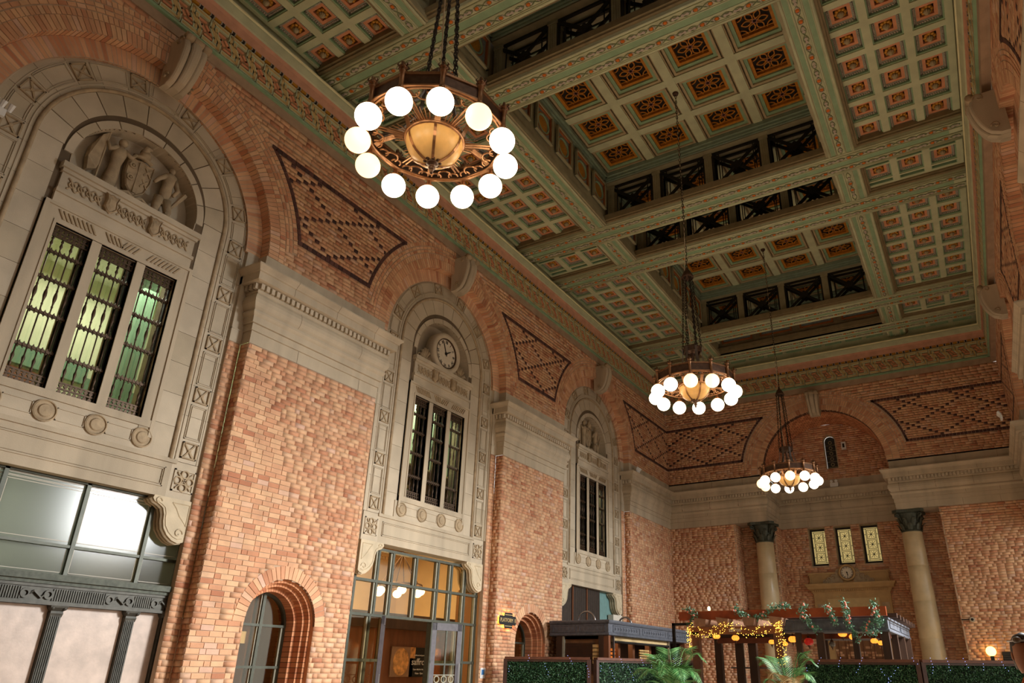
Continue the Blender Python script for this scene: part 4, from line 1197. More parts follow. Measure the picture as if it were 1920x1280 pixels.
# ------------------------------------------------------------------ carved arms and clock in the tympana
def carved_arms(label, T, c):
    t = thing('coat_of_arms', label, 'sculpture', T(c, 8.8, -.45))
    W0 = -.56
    def body(mb, u, z0, h, lean=0, wd=1.0, robe=True):
        pr = [(0, .10 if robe else .05), (.1, .115 if robe else .06), (.35, .10), (.5, .085), (.58, .095), (.72, .12), (.80, .11), (.835, .05), (.86, .045)]
        rings = []
        for f, r in pr:
            zz = z0 + h * f; uu = u + lean * f
            rings.append([(uu + r * wd * math.cos(2 * PI * k / 12) * (1 + .12 * math.cos(5 * 2 * PI * k / 12) * (1 if robe and f < .5 else 0)), zz, W0 + .1 + r * .9 * math.sin(2 * PI * k / 12)) for k in range(12)])
        mb.loft(rings)
        mb.sphere((u + lean * .93, z0 + h * .93, W0 + .12), h * .068, 10, 7, 1, 1.15, 1)
    mb = MB(T)
    sh = [(-.23, .86), (-.1, .83), (0, .86), (.1, .83), (.23, .86), (.22, .5), (.16, .26), (0, .1), (-.16, .26), (-.22, .5)]
    mb.loft([[(c + a * s, 8.86 + (b - .5) * s + .5, W0 + w) for a, b in sh] for s, w in ((1, 0), (1, .10), (.93, .125), (.88, .10), (.3, .12))]); mb.build('shield', 'stone_carved', t)
    mb = MB(T)
    mb.box(c - .035, c + .035, 9.05, 9.66, W0 + .1, W0 + .13)
    for k, (du, dz) in enumerate(((-.13, .64), (.13, .64), (-.12, .4), (.12, .4))):
        if k % 2: mb.tube([(c + du - .06, 8.9 + dz - .08, W0 + .12), (c + du + .05, 8.9 + dz + .08, W0 + .12)], .016, 5); mb.tube([(c + du + .06, 8.9 + dz - .08, W0 + .12), (c + du - .05, 8.9 + dz + .08, W0 + .12)], .016, 5)
        else: mb.sector(c + du, 8.9 + dz, .035, .06, 0, 2 * PI, W0 + .1, W0 + .13, 10); mb.sphere((c + du, 8.9 + dz, W0 + .12), .025, 6, 4)
    mb.build('shield_charges', 'stone_carved', t)
    mb = MB(T); mb.sphere((c + .02, 9.83, W0 + .1), .1, 10, 7); mb.tube([(c - .02, 9.86, W0 + .12), (c + .02, 9.99, W0 + .12), (c + .1, 10.02, W0 + .12)], [.07, .055, .02], 8); mb.tube([(c - .16, 9.74, W0 + .1), (c, 9.78, W0 + .14), (c + .16, 9.74, W0 + .1)], .04, 6); mb.build('helm_crest', 'stone_carved', t, smooth=True)
    mb = MB(T); body(mb, c - .42, 8.82, 1.08, .05, 1.0)
    mb.tube([(c - .33, 9.68, W0 + .14), (c - .2, 9.62, W0 + .16), (c - .14, 9.74, W0 + .14)], [.05, .04, .03], 7); mb.tube([(c - .45, 9.68, W0 + .14), (c - .56, 9.58, W0 + .14), (c - .6, 9.7, W0 + .13)], [.05, .04, .03], 7)
    mb.build('robed_figure', 'stone_carved', t, smooth=True)
    mb = MB(T); body(mb, c + .50, 9.12, .78, .02, 1.05, False)
    for du, b in ((-.07, -.02), (.07, .06)): mb.tube([(c + .48 + du, 9.22, W0 + .12), (c + .47 + du + b, 9.0, W0 + .15), (c + .46 + du + b, 8.82, W0 + .12)], [.085, .07, .05], 8)
    mb.tube([(c + .60, 9.68, W0 + .14), (c + .68, 9.5, W0 + .15), (c + .62, 9.36, W0 + .16)], [.05, .042, .03], 7); mb.tube([(c + .42, 9.68, W0 + .14), (c + .32, 9.56, W0 + .15), (c + .26, 9.45, W0 + .14)], [.05, .04, .03], 7)
    mb.build('warrior_figure', 'stone_carved', t, smooth=True)
    mb = MB(T); mb.tube([(c + .55, 8.95, W0 + .18), (c + .82, 9.5, W0 + .16)], [.02, .045], 6); mb.build('club', 'stone_carved', t)
    mb = MB(T); mb.tube([(c - .62, 8.85, W0 + .1), (c - .6, 9.92, W0 + .1)], .018, 6)
    pts = [(-.60, 9.9), (-.70, 9.78), (-.80, 9.5), (-.82, 9.25), (-.76, 9.05), (-.66, 9.1), (-.6, 9.3)]
    mb.loft([[(c + a, b, W0 + w + .03 * math.sin(9 * i)) for i, (a, b) in enumerate(pts)] for w in (.0, .11)]); mb.build('flag', 'stone_carved', t)
    mb = MB(T)
    for sg in (-1, 1): mb.tube([(c, 8.9, W0 + .16), (c + sg * .12, 8.96, W0 + .17), (c + sg * .24, 8.9, W0 + .16), (c + sg * .32, 8.86, W0 + .12)], .04, 6); mb.sector(c + sg * .12, 8.9, .04, .075, 0, 2 * PI, W0 + .1, W0 + .18, 10)
    mb.build('scroll_foot', 'stone_carved', t)
    return t
carved_arms('carved stone coat of arms with shield and two figures in the nearest arch', T_LEFT, STONE_C[0])
carved_arms('small shadowed stone coat of arms in the farthest arch', T_LEFT, STONE_C[2])
ROMAN = ['XII', 'I', 'II', 'III', 'IV', 'V', 'VI', 'VII', 'VIII', 'IX', 'X', 'XI']
def clock(label, T, c, z, r, w, hour, minute, supports=True, stone='stone'):
    t = thing('wall_clock', label, 'clock', T(c, z - r * 1.3, w))
    mb = MB(T); mb.lathe([(r * 1.02, w - .1), (r * 1.02, w + .02), (r * 1.08, w + .05), (r * 1.2, w + .075), (r * 1.34, w + .06), (r * 1.42, w + .02), (r * 1.42, w - .2), (r, w - .2)], (c, z, 0), n=40); mb.build('stone_ring', stone, t, smooth=True)
    mb = MB(T); mb.lathe([(r * 1.04, w - .02), (r * 1.04, w + .035), (r * .98, w + .035), (r * .98, w - .02)], (c, z, 0), n=40); mb.build('bezel', 'copper_dark', t)
    mb = MB(T); mb.lathe([(r, w - .05), (r, w), (.001, w + .001)], (c, z, 0), n=40); mb.build('dial', 'clock_face', t)
    for k, s in enumerate(ROMAN):
        a = PI / 2 - 2 * PI * k / 12
        put_text(s, r * .30, 'black', t, T, c + r * .80 * math.cos(a) * MIRR(T), z + r * .80 * math.sin(a), w + .004, (a - PI / 2) * MIRR(T), MIRR(T) * (.7 if len(s) > 2 else .95), 'numeral')
    def hand(ang, L, wd):
        mb = MB(T); d = (math.sin(ang) * MIRR(T), math.cos(ang)); nrm = (-d[1], d[0])
        mb.prism([(c - d[0] * L * .22 + nrm[0] * wd, z - d[1] * L * .22 + nrm[1] * wd), (c - d[0] * L * .22 - nrm[0] * wd, z - d[1] * L * .22 - nrm[1] * wd), (c + d[0] * L * .75 - nrm[0] * wd * .7, z + d[1] * L * .75 - nrm[1] * wd * .7), (c + d[0] * L, z + d[1] * L), (c + d[0] * L * .75 + nrm[0] * wd * .7, z + d[1] * L * .75 + nrm[1] * wd * .7)], w + .012, w + .02)
        mb.lathe([(wd * 2.2, w + .005), (wd * 2.2, w + .022), (.001, w + .024)], (c, z, 0), n=10)
        mb.build('hand', 'black', t)
    hand(2 * PI * (hour / 12 + minute / 720), r * .58, r * .05); hand(2 * PI * minute / 60, r * .86, r * .035)
    return t
def MIRR(T):      # +1 when the wall's u axis runs to the viewer's right
    o = Vector(T(0, 0, 0)); ex = Vector(T(1, 0, 0)) - o; ey = Vector(T(0, 1, 0)) - o; ez = Vector(T(0, 0, 1)) - o
    return 1 if ex.cross(ey).dot(ez) > 0 else -1
ck = clock('round stone-framed clock with roman numerals in the middle arch', T_LEFT, STONE_C[1], 9.28, .40, -.26, 1, 56)
mb = MB(T_LEFT); c = STONE_C[1]
for sg in (-1, 1):
    base = [(0, 8.8), (sg * .98, 8.8), (sg * .98, 8.86), (sg * .55, 9.0), (sg * .4, 9.2), (0, 9.2)]
    if sg < 0: base = base[::-1]
    mb.prism([(c + a, b) for a, b in base], -.5, -.34)
    for k in range(5):
        a = math.radians(20 + 28 * k); mb.tube([(c + sg * .72, 8.86, -.34), (c + sg * (.72 + .2 * math.cos(a)), 8.86 + .3 * math.sin(a), -.33)], [.02, .055], 7)
    pth = [(c + sg * (.93 + .07 * (1 - .09 * k) * math.cos(.6 * k)), 8.9 + .07 * (1 - .09 * k) * math.sin(.6 * k), -.32) for k in range(10)]
    mb.tube(pth, .018, 5)
mb.build('anthemion', 'stone_carved', ck, smooth=True)
# ------------------------------------------------------------------ bay 1 : bronze shopfront
sf = struct('window_4', 'bronze shopfront of frosted panes over marble panels, bottom left')
U1 = [3.45, 4.57, 5.68, 6.72, 7.36]
GW = -.5
for (a, b) in zip([2.4] + U1[:-1], U1):
    for (z0, z1) in ((2.77, 3.17), (3.20, 4.15)):
        mb = MB(T_LEFT); mb.box(a + .02, b - .02, z0, z1, GW - .006, GW); p = mb.build('pane', 'frosted', sf)
        mb = MB(T_LEFT)     # etched border lines
        for z in ((z1 - .06, z1 - .075, z1 - .11, z1 - .125, z1 - .16) if z1 > 4 else ()): mb.box(a + .03, b - .03, z, z + .008, GW, GW + .003)
        mb.box(a + .05, b - .05, z0 + .05, z0 + .058, GW, GW + .003); mb.box(a + .05, a + .058, z0 + .05, z1 - .17 if z1 > 4 else z1 - .02, GW, GW + .003); mb.box(b - .058, b - .05, z0 + .05, z1 - .17 if z1 > 4 else z1 - .02, GW, GW + .003)
        mb.build('etched_line', 'plaster_white', p)
for u in U1:
    mb = MB(T_LEFT); mb.box(u - .028, u + .028, 2.72, 4.16, GW - .06, GW + .05); mb.build('mullion', 'frame_green', sf)
mb = MB(T_LEFT); mb.box(2.4, 7.4, 3.165, 3.205, GW - .04, GW + .04); mb.build('transom', 'frame_green', sf)
mb = MB(T_LEFT); mb.box(2.4, 7.4, 4.10, 4.16, GW - .06, GW + .05); mb.build('head_rail', 'frame_green', sf)
mb = MB(T_LEFT); mb.box(2.4, 7.42, 2.69, 2.775, GW - .1, -.30); mb.box(2.4, 7.42, 2.64, 2.69, GW - .1, -.34); mb.build('sill', 'verdigris', sf)
mb = MB(T_LEFT); mb.box(2.4, 7.42, 2.37, 2.64, GW - .1, -.38); mb.box(2.4, 7.42, 2.60, 2.64, GW - .1, -.36); mb.box(2.4, 7.42, 2.37, 2.41, GW - .1, -.35)
fz = mb.build('bronze_frieze', 'bronze_dark', sf)
mb = MB(T_LEFT)
for k in range(150): u = 2.5 + .0325 * k; (mb.box(u, u + .018, 2.43, 2.585, -.39, -.365) if not any(abs(u - q) < .2 for q in (5.35, 6.5, 7.2, 4.2)) else None)
mb.build('flute', 'bronze_dark', fz, kind='stuff')
mb = MB(T_LEFT)
for q in (4.2, 5.35, 6.5, 7.2):
    for d in (-.15, .15): mb.sector(q + d, 2.505, .035, .065, 0, 2 * PI, -.39, -.355, 14)
    mb.tube([(q - .1, 2.5, -.37), (q - .05, 2.54, -.36), (q, 2.5, -.355), (q + .05, 2.46, -.36), (q + .1, 2.5, -.37)], .018, 5)
mb.build('wreath', 'bronze_dark', fz)
for u in (4.55, 5.68, 6.74, 7.32):
    mb = MB(T_LEFT); mb.box(u - .075, u + .075, .6, 2.28, GW - .05, -.40)
    for k in range(5): mb.box(u - .06 + .027 * k, u - .048 + .027 * k, .6, 2.26, -.40, -.388)
    p = mb.build('pilaster', 'bronze_dark', sf)
    mb = MB(T_LEFT); mb.loft([[(u + a * s, z, w) for a, w in ((-1, GW), (1, GW), (1, -.40 + d), (-1, -.40 + d))] for z, s, d in ((2.22, .078, .005), (2.27, .085, .02), (2.30, .08, .012), (2.345, .11, .05), (2.37, .115, .055))])
    for sg in (-1, 1): mb.sphere((u + sg * .08, 2.335, -.37), .03, 8, 6)
    mb.build('capital', 'bronze_dark', p)
for (a, b) in ((3.5, 4.48), (4.63, 5.6), (5.76, 6.66), (6.82, 7.24)):
    mb = MB(T_LEFT); mb.box(a, b, .6, 2.37, GW - .04, GW + .03); mb.build('marble_panel', 'marble', sf)
r4 = back_room('wall_inner_4', 'pale corridor behind the frosted shopfront panes', 2.2, 8.4, 2.4, 4.35, 2.6, 'room_pale')
mb = MB(T_LEFT); mb.box(4.95, 8.3, 2.4, 3.75, -1.7, -1.62); mb.build('partition', 'room_grey', r4)
mb = MB(T_LEFT); mb.box(4.86, 4.98, 2.4, 3.78, -1.65, -1.45); mb.build('partition_post', 'room_blue', r4)
area_light('room_light', (-1.6, 3.9, 4.3), (0, 0, 0), .8, 2.2, 16, (1, 1, .96))
area_light('room_light', (-1.3, 6.25, 3.3), (0, math.radians(-60), 0), .3, .3, 1.2, (1, .6, .25))
# ------------------------------------------------------------------ bay 2 : glazed doors
dr = struct('door_1', 'tall dark green glazed doorway under the clock arch')
GW2 = -.5
Z2 = [.9, 1.77, 2.655, 3.35, 4.02]; V_low = [11.30, 11.86, 12.30, 13.93, 14.85, 15.17, 15.62]; V_up = [11.30, 11.95, 12.41, 13.21, 14.01, 14.54, 15.10, 15.62]
def glaze(par, us, z0, z1, skip=(), m='glass_warm'):
    for i, (a, b) in enumerate(zip(us[:-1], us[1:])):
        if i in skip: continue
        mb = MB(T_LEFT); mb.box(a + .02, b - .02, z0 + .02, z1 - .02, GW2 - .004, GW2); mb.build('pane', m, par)
        mb = MB(T_LEFT); mb.box(b - .07, b - .03, z0 + .03, z1 - .03, GW2 - .02, GW2 + .035); mb.build('glazing_bead', 'frame_light', par)
glaze(dr, V_up, 3.35, 4.02); glaze(dr, V_up, 2.655, 3.35)
glaze(dr, V_low, 1.77, 2.655, skip=(2,)); glaze(dr, V_low, .9, 1.77, skip=(2,))
for u in V_up: mb = MB(T_LEFT); mb.box(u - .03, u + .03, 2.65, 4.05, GW2 - .08, GW2 + .06); mb.build('mullion', 'frame_green', dr)
for i, u in enumerate(V_low):
    mb = MB(T_LEFT); mb.box(u - .03, u + .03, .5, 2.66, GW2 - .08, GW2 + .06); mb.build('mullion', 'frame_green', dr)
for z, segs in ((4.03, ((11.25, 15.66),)), (3.35, ((11.25, 15.66),)), (2.655, ((11.25, 15.66),)), (1.77, ((11.25, 12.30), (13.93, 15.66)))):
    for (a, b) in segs: mb = MB(T_LEFT); mb.box(a, b, z - .028, z + .028, GW2 - .06, GW2 + .065); mb.build('transom', 'frame_green', dr)
def door_leaf(name, hinge_u, width, ang, m):
    """leaf hung on a vertical hinge, opening by ang from the wall plane"""
    d = (math.cos(ang), math.sin(ang))
    T = lambda u, v, w: (GW2 + .03 + d[1] * u + d[0] * w, hinge_u + d[0] * u - d[1] * w, v)
    sx = 1 if width > 0 else -1
    q = lambda a, b: tuple(sorted((sx * a, sx * b)))
    L = abs(width)
    mb = MB(T)
    for (a, b, z0, z1) in ((0, .13, .3, 2.62), (L - .13, L, .3, 2.62), (0, L, 2.46, 2.62), (0, L, .3, .55)): mb.box(*q(a, b), z0, z1, -.03, .03)
    leaf = mb.build(name, m, dr)
    mb = MB(T); mb.box(*q(.13, L - .13), .55, 2.46, -.004, .004); mb.build('pane', 'glass_warm', leaf)
    mb = MB(T); mb.box(*q(.13, L - .13), 1.70, 1.74, -.02, .02); mb.box(*q(L / 2 - .02, L / 2 + .02), .55, 2.46, -.015, .015); mb.build('glazing_bar', 'frame_green', leaf)
    mb = MB(T)
    for k in range(3):
        m_ = sx * (.13 + (L - .26) * (k + .5) / 3)
        mb.sector(m_, 1.40, .06, .078, 0, 2 * PI, -.02, .02, 14)
    mb.box(*q(.13, L - .13), 1.30, 1.315, -.02, .02); mb.box(*q(.13, L - .13), 1.485, 1.5, -.02, .02); mb.build('brass_guard', 'frame_light', leaf)
    mb = MB(T); mb.tube([(sx * (L - .07), 1.2, .08), (sx * (L - .07), 1.75, .08)], .012, 6); mb.build('handle', 'steel', leaf)
door_leaf('door_leaf', 12.34, .82, math.radians(139), 'door_slate')
door_leaf('door_leaf', 13.95, .86, math.radians(17), 'door_slate')
# restaurant behind the doors
rm = back_room('wall_inner_5', 'warm cream dining room behind the glazed doors', 9.2, 20.4, .3, 6.2, 7.5, 'room_cream')
mb = MB(T_LEFT)
for k in range(6): mb.box(9.2 + 2 * k, 9.5 + 2 * k, 5.9, 6.2, -7.5, -.7)
for k in range(4): mb.box(9.2, 20.4, 5.95, 6.2, -1.9 - 1.7 * k, -1.65 - 1.7 * k)
mb.build('ceiling_beam', 'room_beam', rm)
mb = MB(T_LEFT); mb.box(9.2, 20.4, 5.3, 5.42, -7.5, -7.3)
for k in range(70): mb.box(9.3 + .16 * k, 9.38 + .16 * k, 5.2, 5.3, -7.5, -7.4)
mb.build('room_cornice', 'room_cream', rm)
mb = MB(T_LEFT); mb.box(9.2, 20.4, .3, 2.7, -3.9, -3.8); mb.build('timber_screen', 'wood_mid', rm)
mb = MB(T_LEFT); mb.box(9.2, 20.4, 2.65, 3.05, -3.95, -3.6); mb.build('screen_head', 'wood_dark', rm)
area_light('room_light', (-4.2, 15.5, 5.6), (0, 0, 0), 3, 5, 330, (1, .88, .68))
area_light('room_light', (-2.4, 14.3, 3.4), (0, math.radians(-70), 0), 1.0, 2, 16, (1, .8, .5))
lc = thing('interior_chandelier', 'small chandelier of round glass shades seen through the doors', 'chandelier', (-3.2, 15.75, 3.5))
mb = MB(); mb.tube([(-3.2, 15.75, 5.9), (-3.2, 15.75, 4.55)], .015, 5)
for k in range(6):
    a = 2 * PI * k / 6; mb.tube([(-3.2, 15.75, 4.6), (-3.2 + .55 * math.cos(a), 15.75 + .55 * math.sin(a), 3.78)], .012, 4)
mb.tube([(-3.2 + .6 * math.cos(2 * PI * k / 24), 15.75 + .6 * math.sin(2 * PI * k / 24), 3.76) for k in range(24)], .03, 5, closed=True)
mb.build('chandelier_frame', 'copper_dark', lc)
for k in range(6):
    a = 2 * PI * k / 6 + .3; mb = MB(); mb.sphere((-3.2 + .62 * math.cos(a), 15.75 + .62 * math.sin(a), 3.58), .13, 12, 8, 1, 1, .85); mb.build('shade', 'globe', lc, smooth=True)
# posters on the timber screen
T_SCR = lambda u, v, w: (-3.78 + w, 16.3 + (u - 14.35) * .62 if u < 15.9 else 17.08 + (u - 15.95) * .72, 1.41 + (v - .9) * .70)
pz = thing('pizza_poster', 'poster of a large pizza on the screen inside the doorway', 'poster', (-3.78, 15.2, 1.0))
mb = MB(T_SCR); mb.box(14.35, 15.85, .9, 2.02, 0, .03); mb.build('board', 'poster_brown', pz)
mb = MB(T_SCR); mb.lathe([(.52, .03), (.5, .05), (.44, .045), (.001, .05)], (15.0, 1.46, 0), n=36); mb.build('pizza_picture', 'pizza', pz)
sv = thing('saffron_banner', 'black banner lettered saffron inside the doorway', 'banner', (-3.78, 16.6, 1.0))
mb = MB(T_SCR); mb.box(15.95, 17.15, .9, 2.02, 0, .03); mb.build('board', 'black', sv)
for q in ((15.95, 16.25, 1.6, 2.02), (16.9, 17.15, .95, 1.9)): mb = MB(T_SCR); mb.box(*q, .03, .034); mb.build('picture', 'pizza', sv)
put_text('saffron', .36, 'white_plastic', sv, T_SCR, 16.55, 1.46, .035)
put_text('traditional and gourmet', .075, 'white_plastic', sv, T_SCR, 16.55, 1.72, .035)
put_text('Open daily for dine in', .085, 'white_plastic', sv, T_SCR, 16.55, 1.18, .035)
put_text('11am - 9pm', .10, 'white_plastic', sv, T_SCR, 16.55, 1.03, .035)
fb = thing('menu_poster', 'narrow orange food poster beside the black banner', 'poster', (-3.78, 17.5, 1.0))
mb = MB(T_SCR); mb.box(17.25, 17.9, .9, 2.02, 0, .03); mb.build('board', 'pizza2', fb)
# ------------------------------------------------------------------ bay 3 : dark screen above the kiosk
ds = struct('window_5', 'dark shuttered opening under the farthest arch, above the kiosk')
for (a, b) in ((19.4, 20.75), (20.78, 21.72), (21.75, 22.72)):
    mb = MB(T_LEFT); mb.box(a, b, 2.0, 4.13, -.52, -.48); p = mb.build('shutter_panel', 'shutter', ds)
    mb = MB(T_LEFT)
    for k in range(14): u = a + (b - a) * (k + .5) / 14; mb.box(u - .012, u + .012, 2.0, 4.1, -.48, -.47)
    mb.build('shutter_slat', 'shutter', p, kind='stuff')
for u in (20.765, 21.735): mb = MB(T_LEFT); mb.box(u - .03, u + .03, 2.0, 4.13, -.5, -.44); mb.build('shutter_post', 'wood_mid', ds)
mb = MB(T_LEFT); mb.box(22.72, 24.1, 2.0, 4.13, -.62, -.55); mb.build('teal_panel', 'teal_paint', ds)
mb = MB(T_LEFT); mb.box(23.4, 24.35, 2.0, 3.42, -.5, -.3); mb.build('plinth_wall', 'plaster_white', ds)
# ------------------------------------------------------------------ arched windows in the piers
def niche_window(name, label, c, interior):
    w = struct(name, label)
    R0 = .77; zs = 2.31
    mb = MB(T_LEFT)
    n = 30
    for i in range(n):
        a0 = PI * i / n + .006; a1 = PI * (i + 1) / n - .006
        mb.sector(c, zs, R0, 1.0, a0, a1, -.05, random.uniform(-.003, .003))
    mb.build('arch_bricks', 'brick', w, kind='stuff')
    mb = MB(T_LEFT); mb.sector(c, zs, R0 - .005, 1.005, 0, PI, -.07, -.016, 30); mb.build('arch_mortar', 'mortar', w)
    mb = MB(T_LEFT); mo = MB(T_LEFT)
    for (r0, r1, d0, d1) in ((.71, .775, -.20, -.10), (.65, .715, -.34, -.20), (.57, .655, -.62, -.34)):   # two stepped orders and the deep reveal
        n = 34
        for i in range(n):
            a0 = PI * i / n + .005; a1 = PI * (i + 1) / n - .005; mb.sector(c, zs, r0, r1, a0, a1, d0 - .12, d1)
        for sg in (-1, 1):
            k = 0; z = .9
            while z < zs - .01:
                a, b = sorted((c + sg * r0, c + sg * r1)); mb.box(a, b, z + .005, min(z + .0835, zs), d0 - .12, d1); z += .0885
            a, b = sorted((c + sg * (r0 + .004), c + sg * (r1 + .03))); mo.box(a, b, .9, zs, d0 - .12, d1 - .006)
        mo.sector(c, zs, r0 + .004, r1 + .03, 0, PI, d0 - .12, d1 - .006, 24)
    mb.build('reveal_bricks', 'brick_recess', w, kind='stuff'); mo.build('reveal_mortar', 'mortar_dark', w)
    mb = MB(T_LEFT)     # first step back from the wall face
    mb.sector(c, zs, .765, .785, 0, PI, -.2, -.016, 30)
    for sg in (-1, 1): a, b = sorted((c + sg * .765, c + sg * .785)); mb.box(a, b, .9, zs, -.2, -.016)
    mb.build('outer_reveal', 'brick_recess', w)
    F = -.58; rf = .58
    mb = MB(T_LEFT); mb.sector(c, zs, rf - .05, rf, 0, PI, F - .05, F + .04, 24)
    for sg in (-1, 1): a, b = sorted((c + sg * (rf - .05), c + sg * rf)); mb.box(a, b, .9, zs, F - .05, F + .04)
    mb.build('window_frame', 'frame_green', w)
    for z in (zs, 1.61): mb = MB(T_LEFT); mb.box(c - rf, c + rf, z - .022, z + .022, F - .04, F + .045); mb.build('transom', 'frame_green', w)
    for d in (-.27, .27) if False else (0,):
        mb = MB(T_LEFT); mb.box(c + d - .03, c + d + .03, .9, zs + rf - .02, F - .05, F + .05); mb.build('mullion', 'frame_green', w)
        mb = MB(T_LEFT); mb.box(c + d - .055, c + d - .032, .9, zs + rf - .04, F - .04, F + .02); mb.build('glazing_bead', 'frame_light', w)
    mb = MB(T_LEFT); mb.box(c - rf + .05, c - rf + .075, .9, zs, F - .04, F + .02); mb.box(c + rf - .09, c + rf - .055, .9, zs, F - .04, F + .02); mb.build('glazing_bead', 'frame_light', w)
    mb = MB(T_LEFT); pts = [(c - rf + .03, .9), (c + rf - .03, .9)] + [(c + (rf - .03) * math.cos(a), zs + (rf - .03) * math.sin(a)) for a in np.linspace(0, PI, 20)]
    mb.prism(pts, F - .006, F); mb.build('pane', 'glass_warm', w)
    return w
nw = niche_window('window_6', 'arched window with stepped brick reveal, left of the glazed doors', NICHES[0], True)
niche_window('window_7', 'arched window half hidden by the hedge screen', NICHES[1], True)
nr = back_room('wall_inner_6', 'dim brown room behind the arched windows', 8.0, 9.15, .3, 3.6, 2.2, 'room_brown')
nr = back_room('wall_inner_7', 'brown back room behind the pier', 9.17, 10.6, .3, 3.6, 2.2, 'room_brown')
nr = back_room('wall_inner_8', 'brown room behind the farther arched window', 16.6, 19.0, .3, 3.6, 1.8, 'room_brown')
area_light('room_light', (-1.4, 8.6, 3.5), (0, 0, 0), .6, .6, 3, (1, .8, .5))
area_light('room_light', (-1.4, 9.9, 3.5), (0, 0, 0), .6, .6, 3, (1, .8, .5))
area_light('room_light', (-1.3, 17.8, 3.5), (0, 0, 0), .6, .8, 3, (1, .8, .5))
fx = thing('exit_sign', 'small white sign box behind the arched window left of the glazed doors', 'sign', (-.75, 8.98, 2.0))
mb = MB(T_LEFT); mb.box(8.78, 9.12, 2.0, 2.2, -.80, -.74); mb.build('housing', 'white_plastic', fx); mb = MB(T_LEFT); mb.box(8.82, 8.95, 2.07, 2.13, -.74, -.735); mb.build('face', 'room_grey', fx)
# notices on the walls
nt = thing('wall_notice', 'white notice with a blue square beside the glazed doors', 'notice', (-.22, 15.55, 1.4))
mb = MB(T_LEFT); mb.box(15.655, 15.865, 1.42, 1.66, -.236, -.225); mb.build('board', 'white_plastic', nt); mb = MB(T_LEFT); mb.box(15.70, 15.82, 1.50, 1.62, -.225, -.222); mb.build('blue_square', 'sign_blue', nt)
ps = thing('platform_sign', 'black plaque with gold lettering PLATFORM 8, lit from behind, beside the arched window', 'sign', (.05, 16.36, 2.6))
mb = MB(T_LEFT); sg = [(-.36, -.11), (-.16, -.11), (-.14, -.19), (.2, -.19), (.22, -.11), (.36, -.11), (.39, -.06), (.39, .06), (.36, .11), (.22, .11), (.2, .19), (-.14, .19), (-.16, .11), (-.36, .11), (-.39, .06), (-.39, -.06)]
mb.prism([(16.36 + a, 2.80 + b) for a, b in sg], .04, .06); mb.build('plaque', 'black', ps)
put_text('PLATFORM  8', .14, 'gold_paint', ps, T_LEFT, 16.36, 2.80, .062, 0, MIRR(T_LEFT) * .86)
mb = MB(T_LEFT); mb.box(16.22, 16.56, 2.93, 2.945, .06, .064); mb.box(16.22, 16.56, 2.655, 2.67, .06, .064); mb.build('gold_line', 'gold_paint', ps)
mb = MB(T_LEFT); mb.prism([(16.36 + a * .95, 2.80 + b * .93) for a, b in sg], .03, .036); mb.build('back_light', 'warm_led', ps)
# ------------------------------------------------------------------ end wall with columned alcove
EC, EZ, ER = 6.40, 9.04, 2.32          # arch centre, springing, radius
XB0, XB1 = 2.75, 10.15                 # edges of the brick fronts
XE0, XE1 = 4.04, 8.76                  # where the entablature breaks back
DEP = 2.05                             # depth of the alcove
wall_end = struct('wall_end', 'brick end wall with columned alcove and wide arch', None)
def end_iv(v, r=ER):
    if v < Z_ENT: return [(-.05, XB0), (XB1, 13.0)]
    if v < Z_ENT_TOP: return [(-.05, XE0), (XE1, 13.0)]
    return disc_cut([(-.05, 13.0)], EC, EZ, r, v)
put('mortar_bed', row_sheet('mortar_bed', end_iv, .9, Z_BAND, -.014, T_END, 'mortar'), wall_end)
emit_bricks(wall_end, courses(lambda v: end_iv(v), .9, Z_ENT - .004), T_END, .03, ['brick'], 0)
def erb(v):
    if v < 9.34: return 2.80
    if v < Z_PB: return 3.10
    if v < Z_PT: return 3.25
    return 3.10
up = []
for a, b, dk in ((9.0, Z_PB, None), (Z_PB + .105, Z_PT - .105, dark_rule), (Z_PT, 11.63, None), (11.66, 11.84, None), (11.865, Z_BAND, None)):
    up += courses(lambda v: end_iv(v, erb(v)), a, b, dk)
emit_bricks(wall_end, up, T_END, .03, ['brick', 'brick_dark'], 0, 'spandrel_brickwork')
mb = MB(T_END)
for (a, b) in ((Z_PB + .004, Z_PB + .1), (Z_PT - .1, Z_PT - .004)):
    for (p, q) in end_iv((a + b) / 2, 3.16):
        n = int((q - p) / .118)
        for i in range(n): s = (q - p) / n; mb.box(p + i * s + .005, p + (i + 1) * s - .005, a, b, -.02, .004)
n = int(PI * 3.2 / .12)
for i in range(n):
    a0 = PI * i / n + .0016; a1 = PI * (i + 1) / n - .0016; zz = EZ + 3.2 * math.sin((a0 + a1) / 2)
    if Z_PB + .06 < zz < Z_PT - .04: mb.sector(EC, EZ, 3.16, 3.24, a0, a1, -.02, .004)
mb.build('panel_border', 'brick_dark', wall_end, kind='stuff')
mb = MB(T_END)
for (r0, r1, d, zmin, n) in ((2.325, 2.535, .3, 9.0, 90), (2.56, 2.79, .03, 9.0, 98), (2.815, 2.88, .03, 9.34, 60), (2.905, 2.97, .03, 9.34, 60), (2.995, 3.09, .03, 9.34, 104)):
    for i in range(n):
        a0 = PI * i / n + .003; a1 = PI * (i + 1) / n - .003
        if EZ + r0 * math.sin((a0 + a1) / 2) > zmin and EZ + r1 * math.sin((a0 + a1) / 2) < 12.18: mb.sector(EC, EZ, r0, r1, a0, a1, -d, random.uniform(-.003, .002))
mb.build('arch_bricks', 'brick', wall_end, kind='stuff')
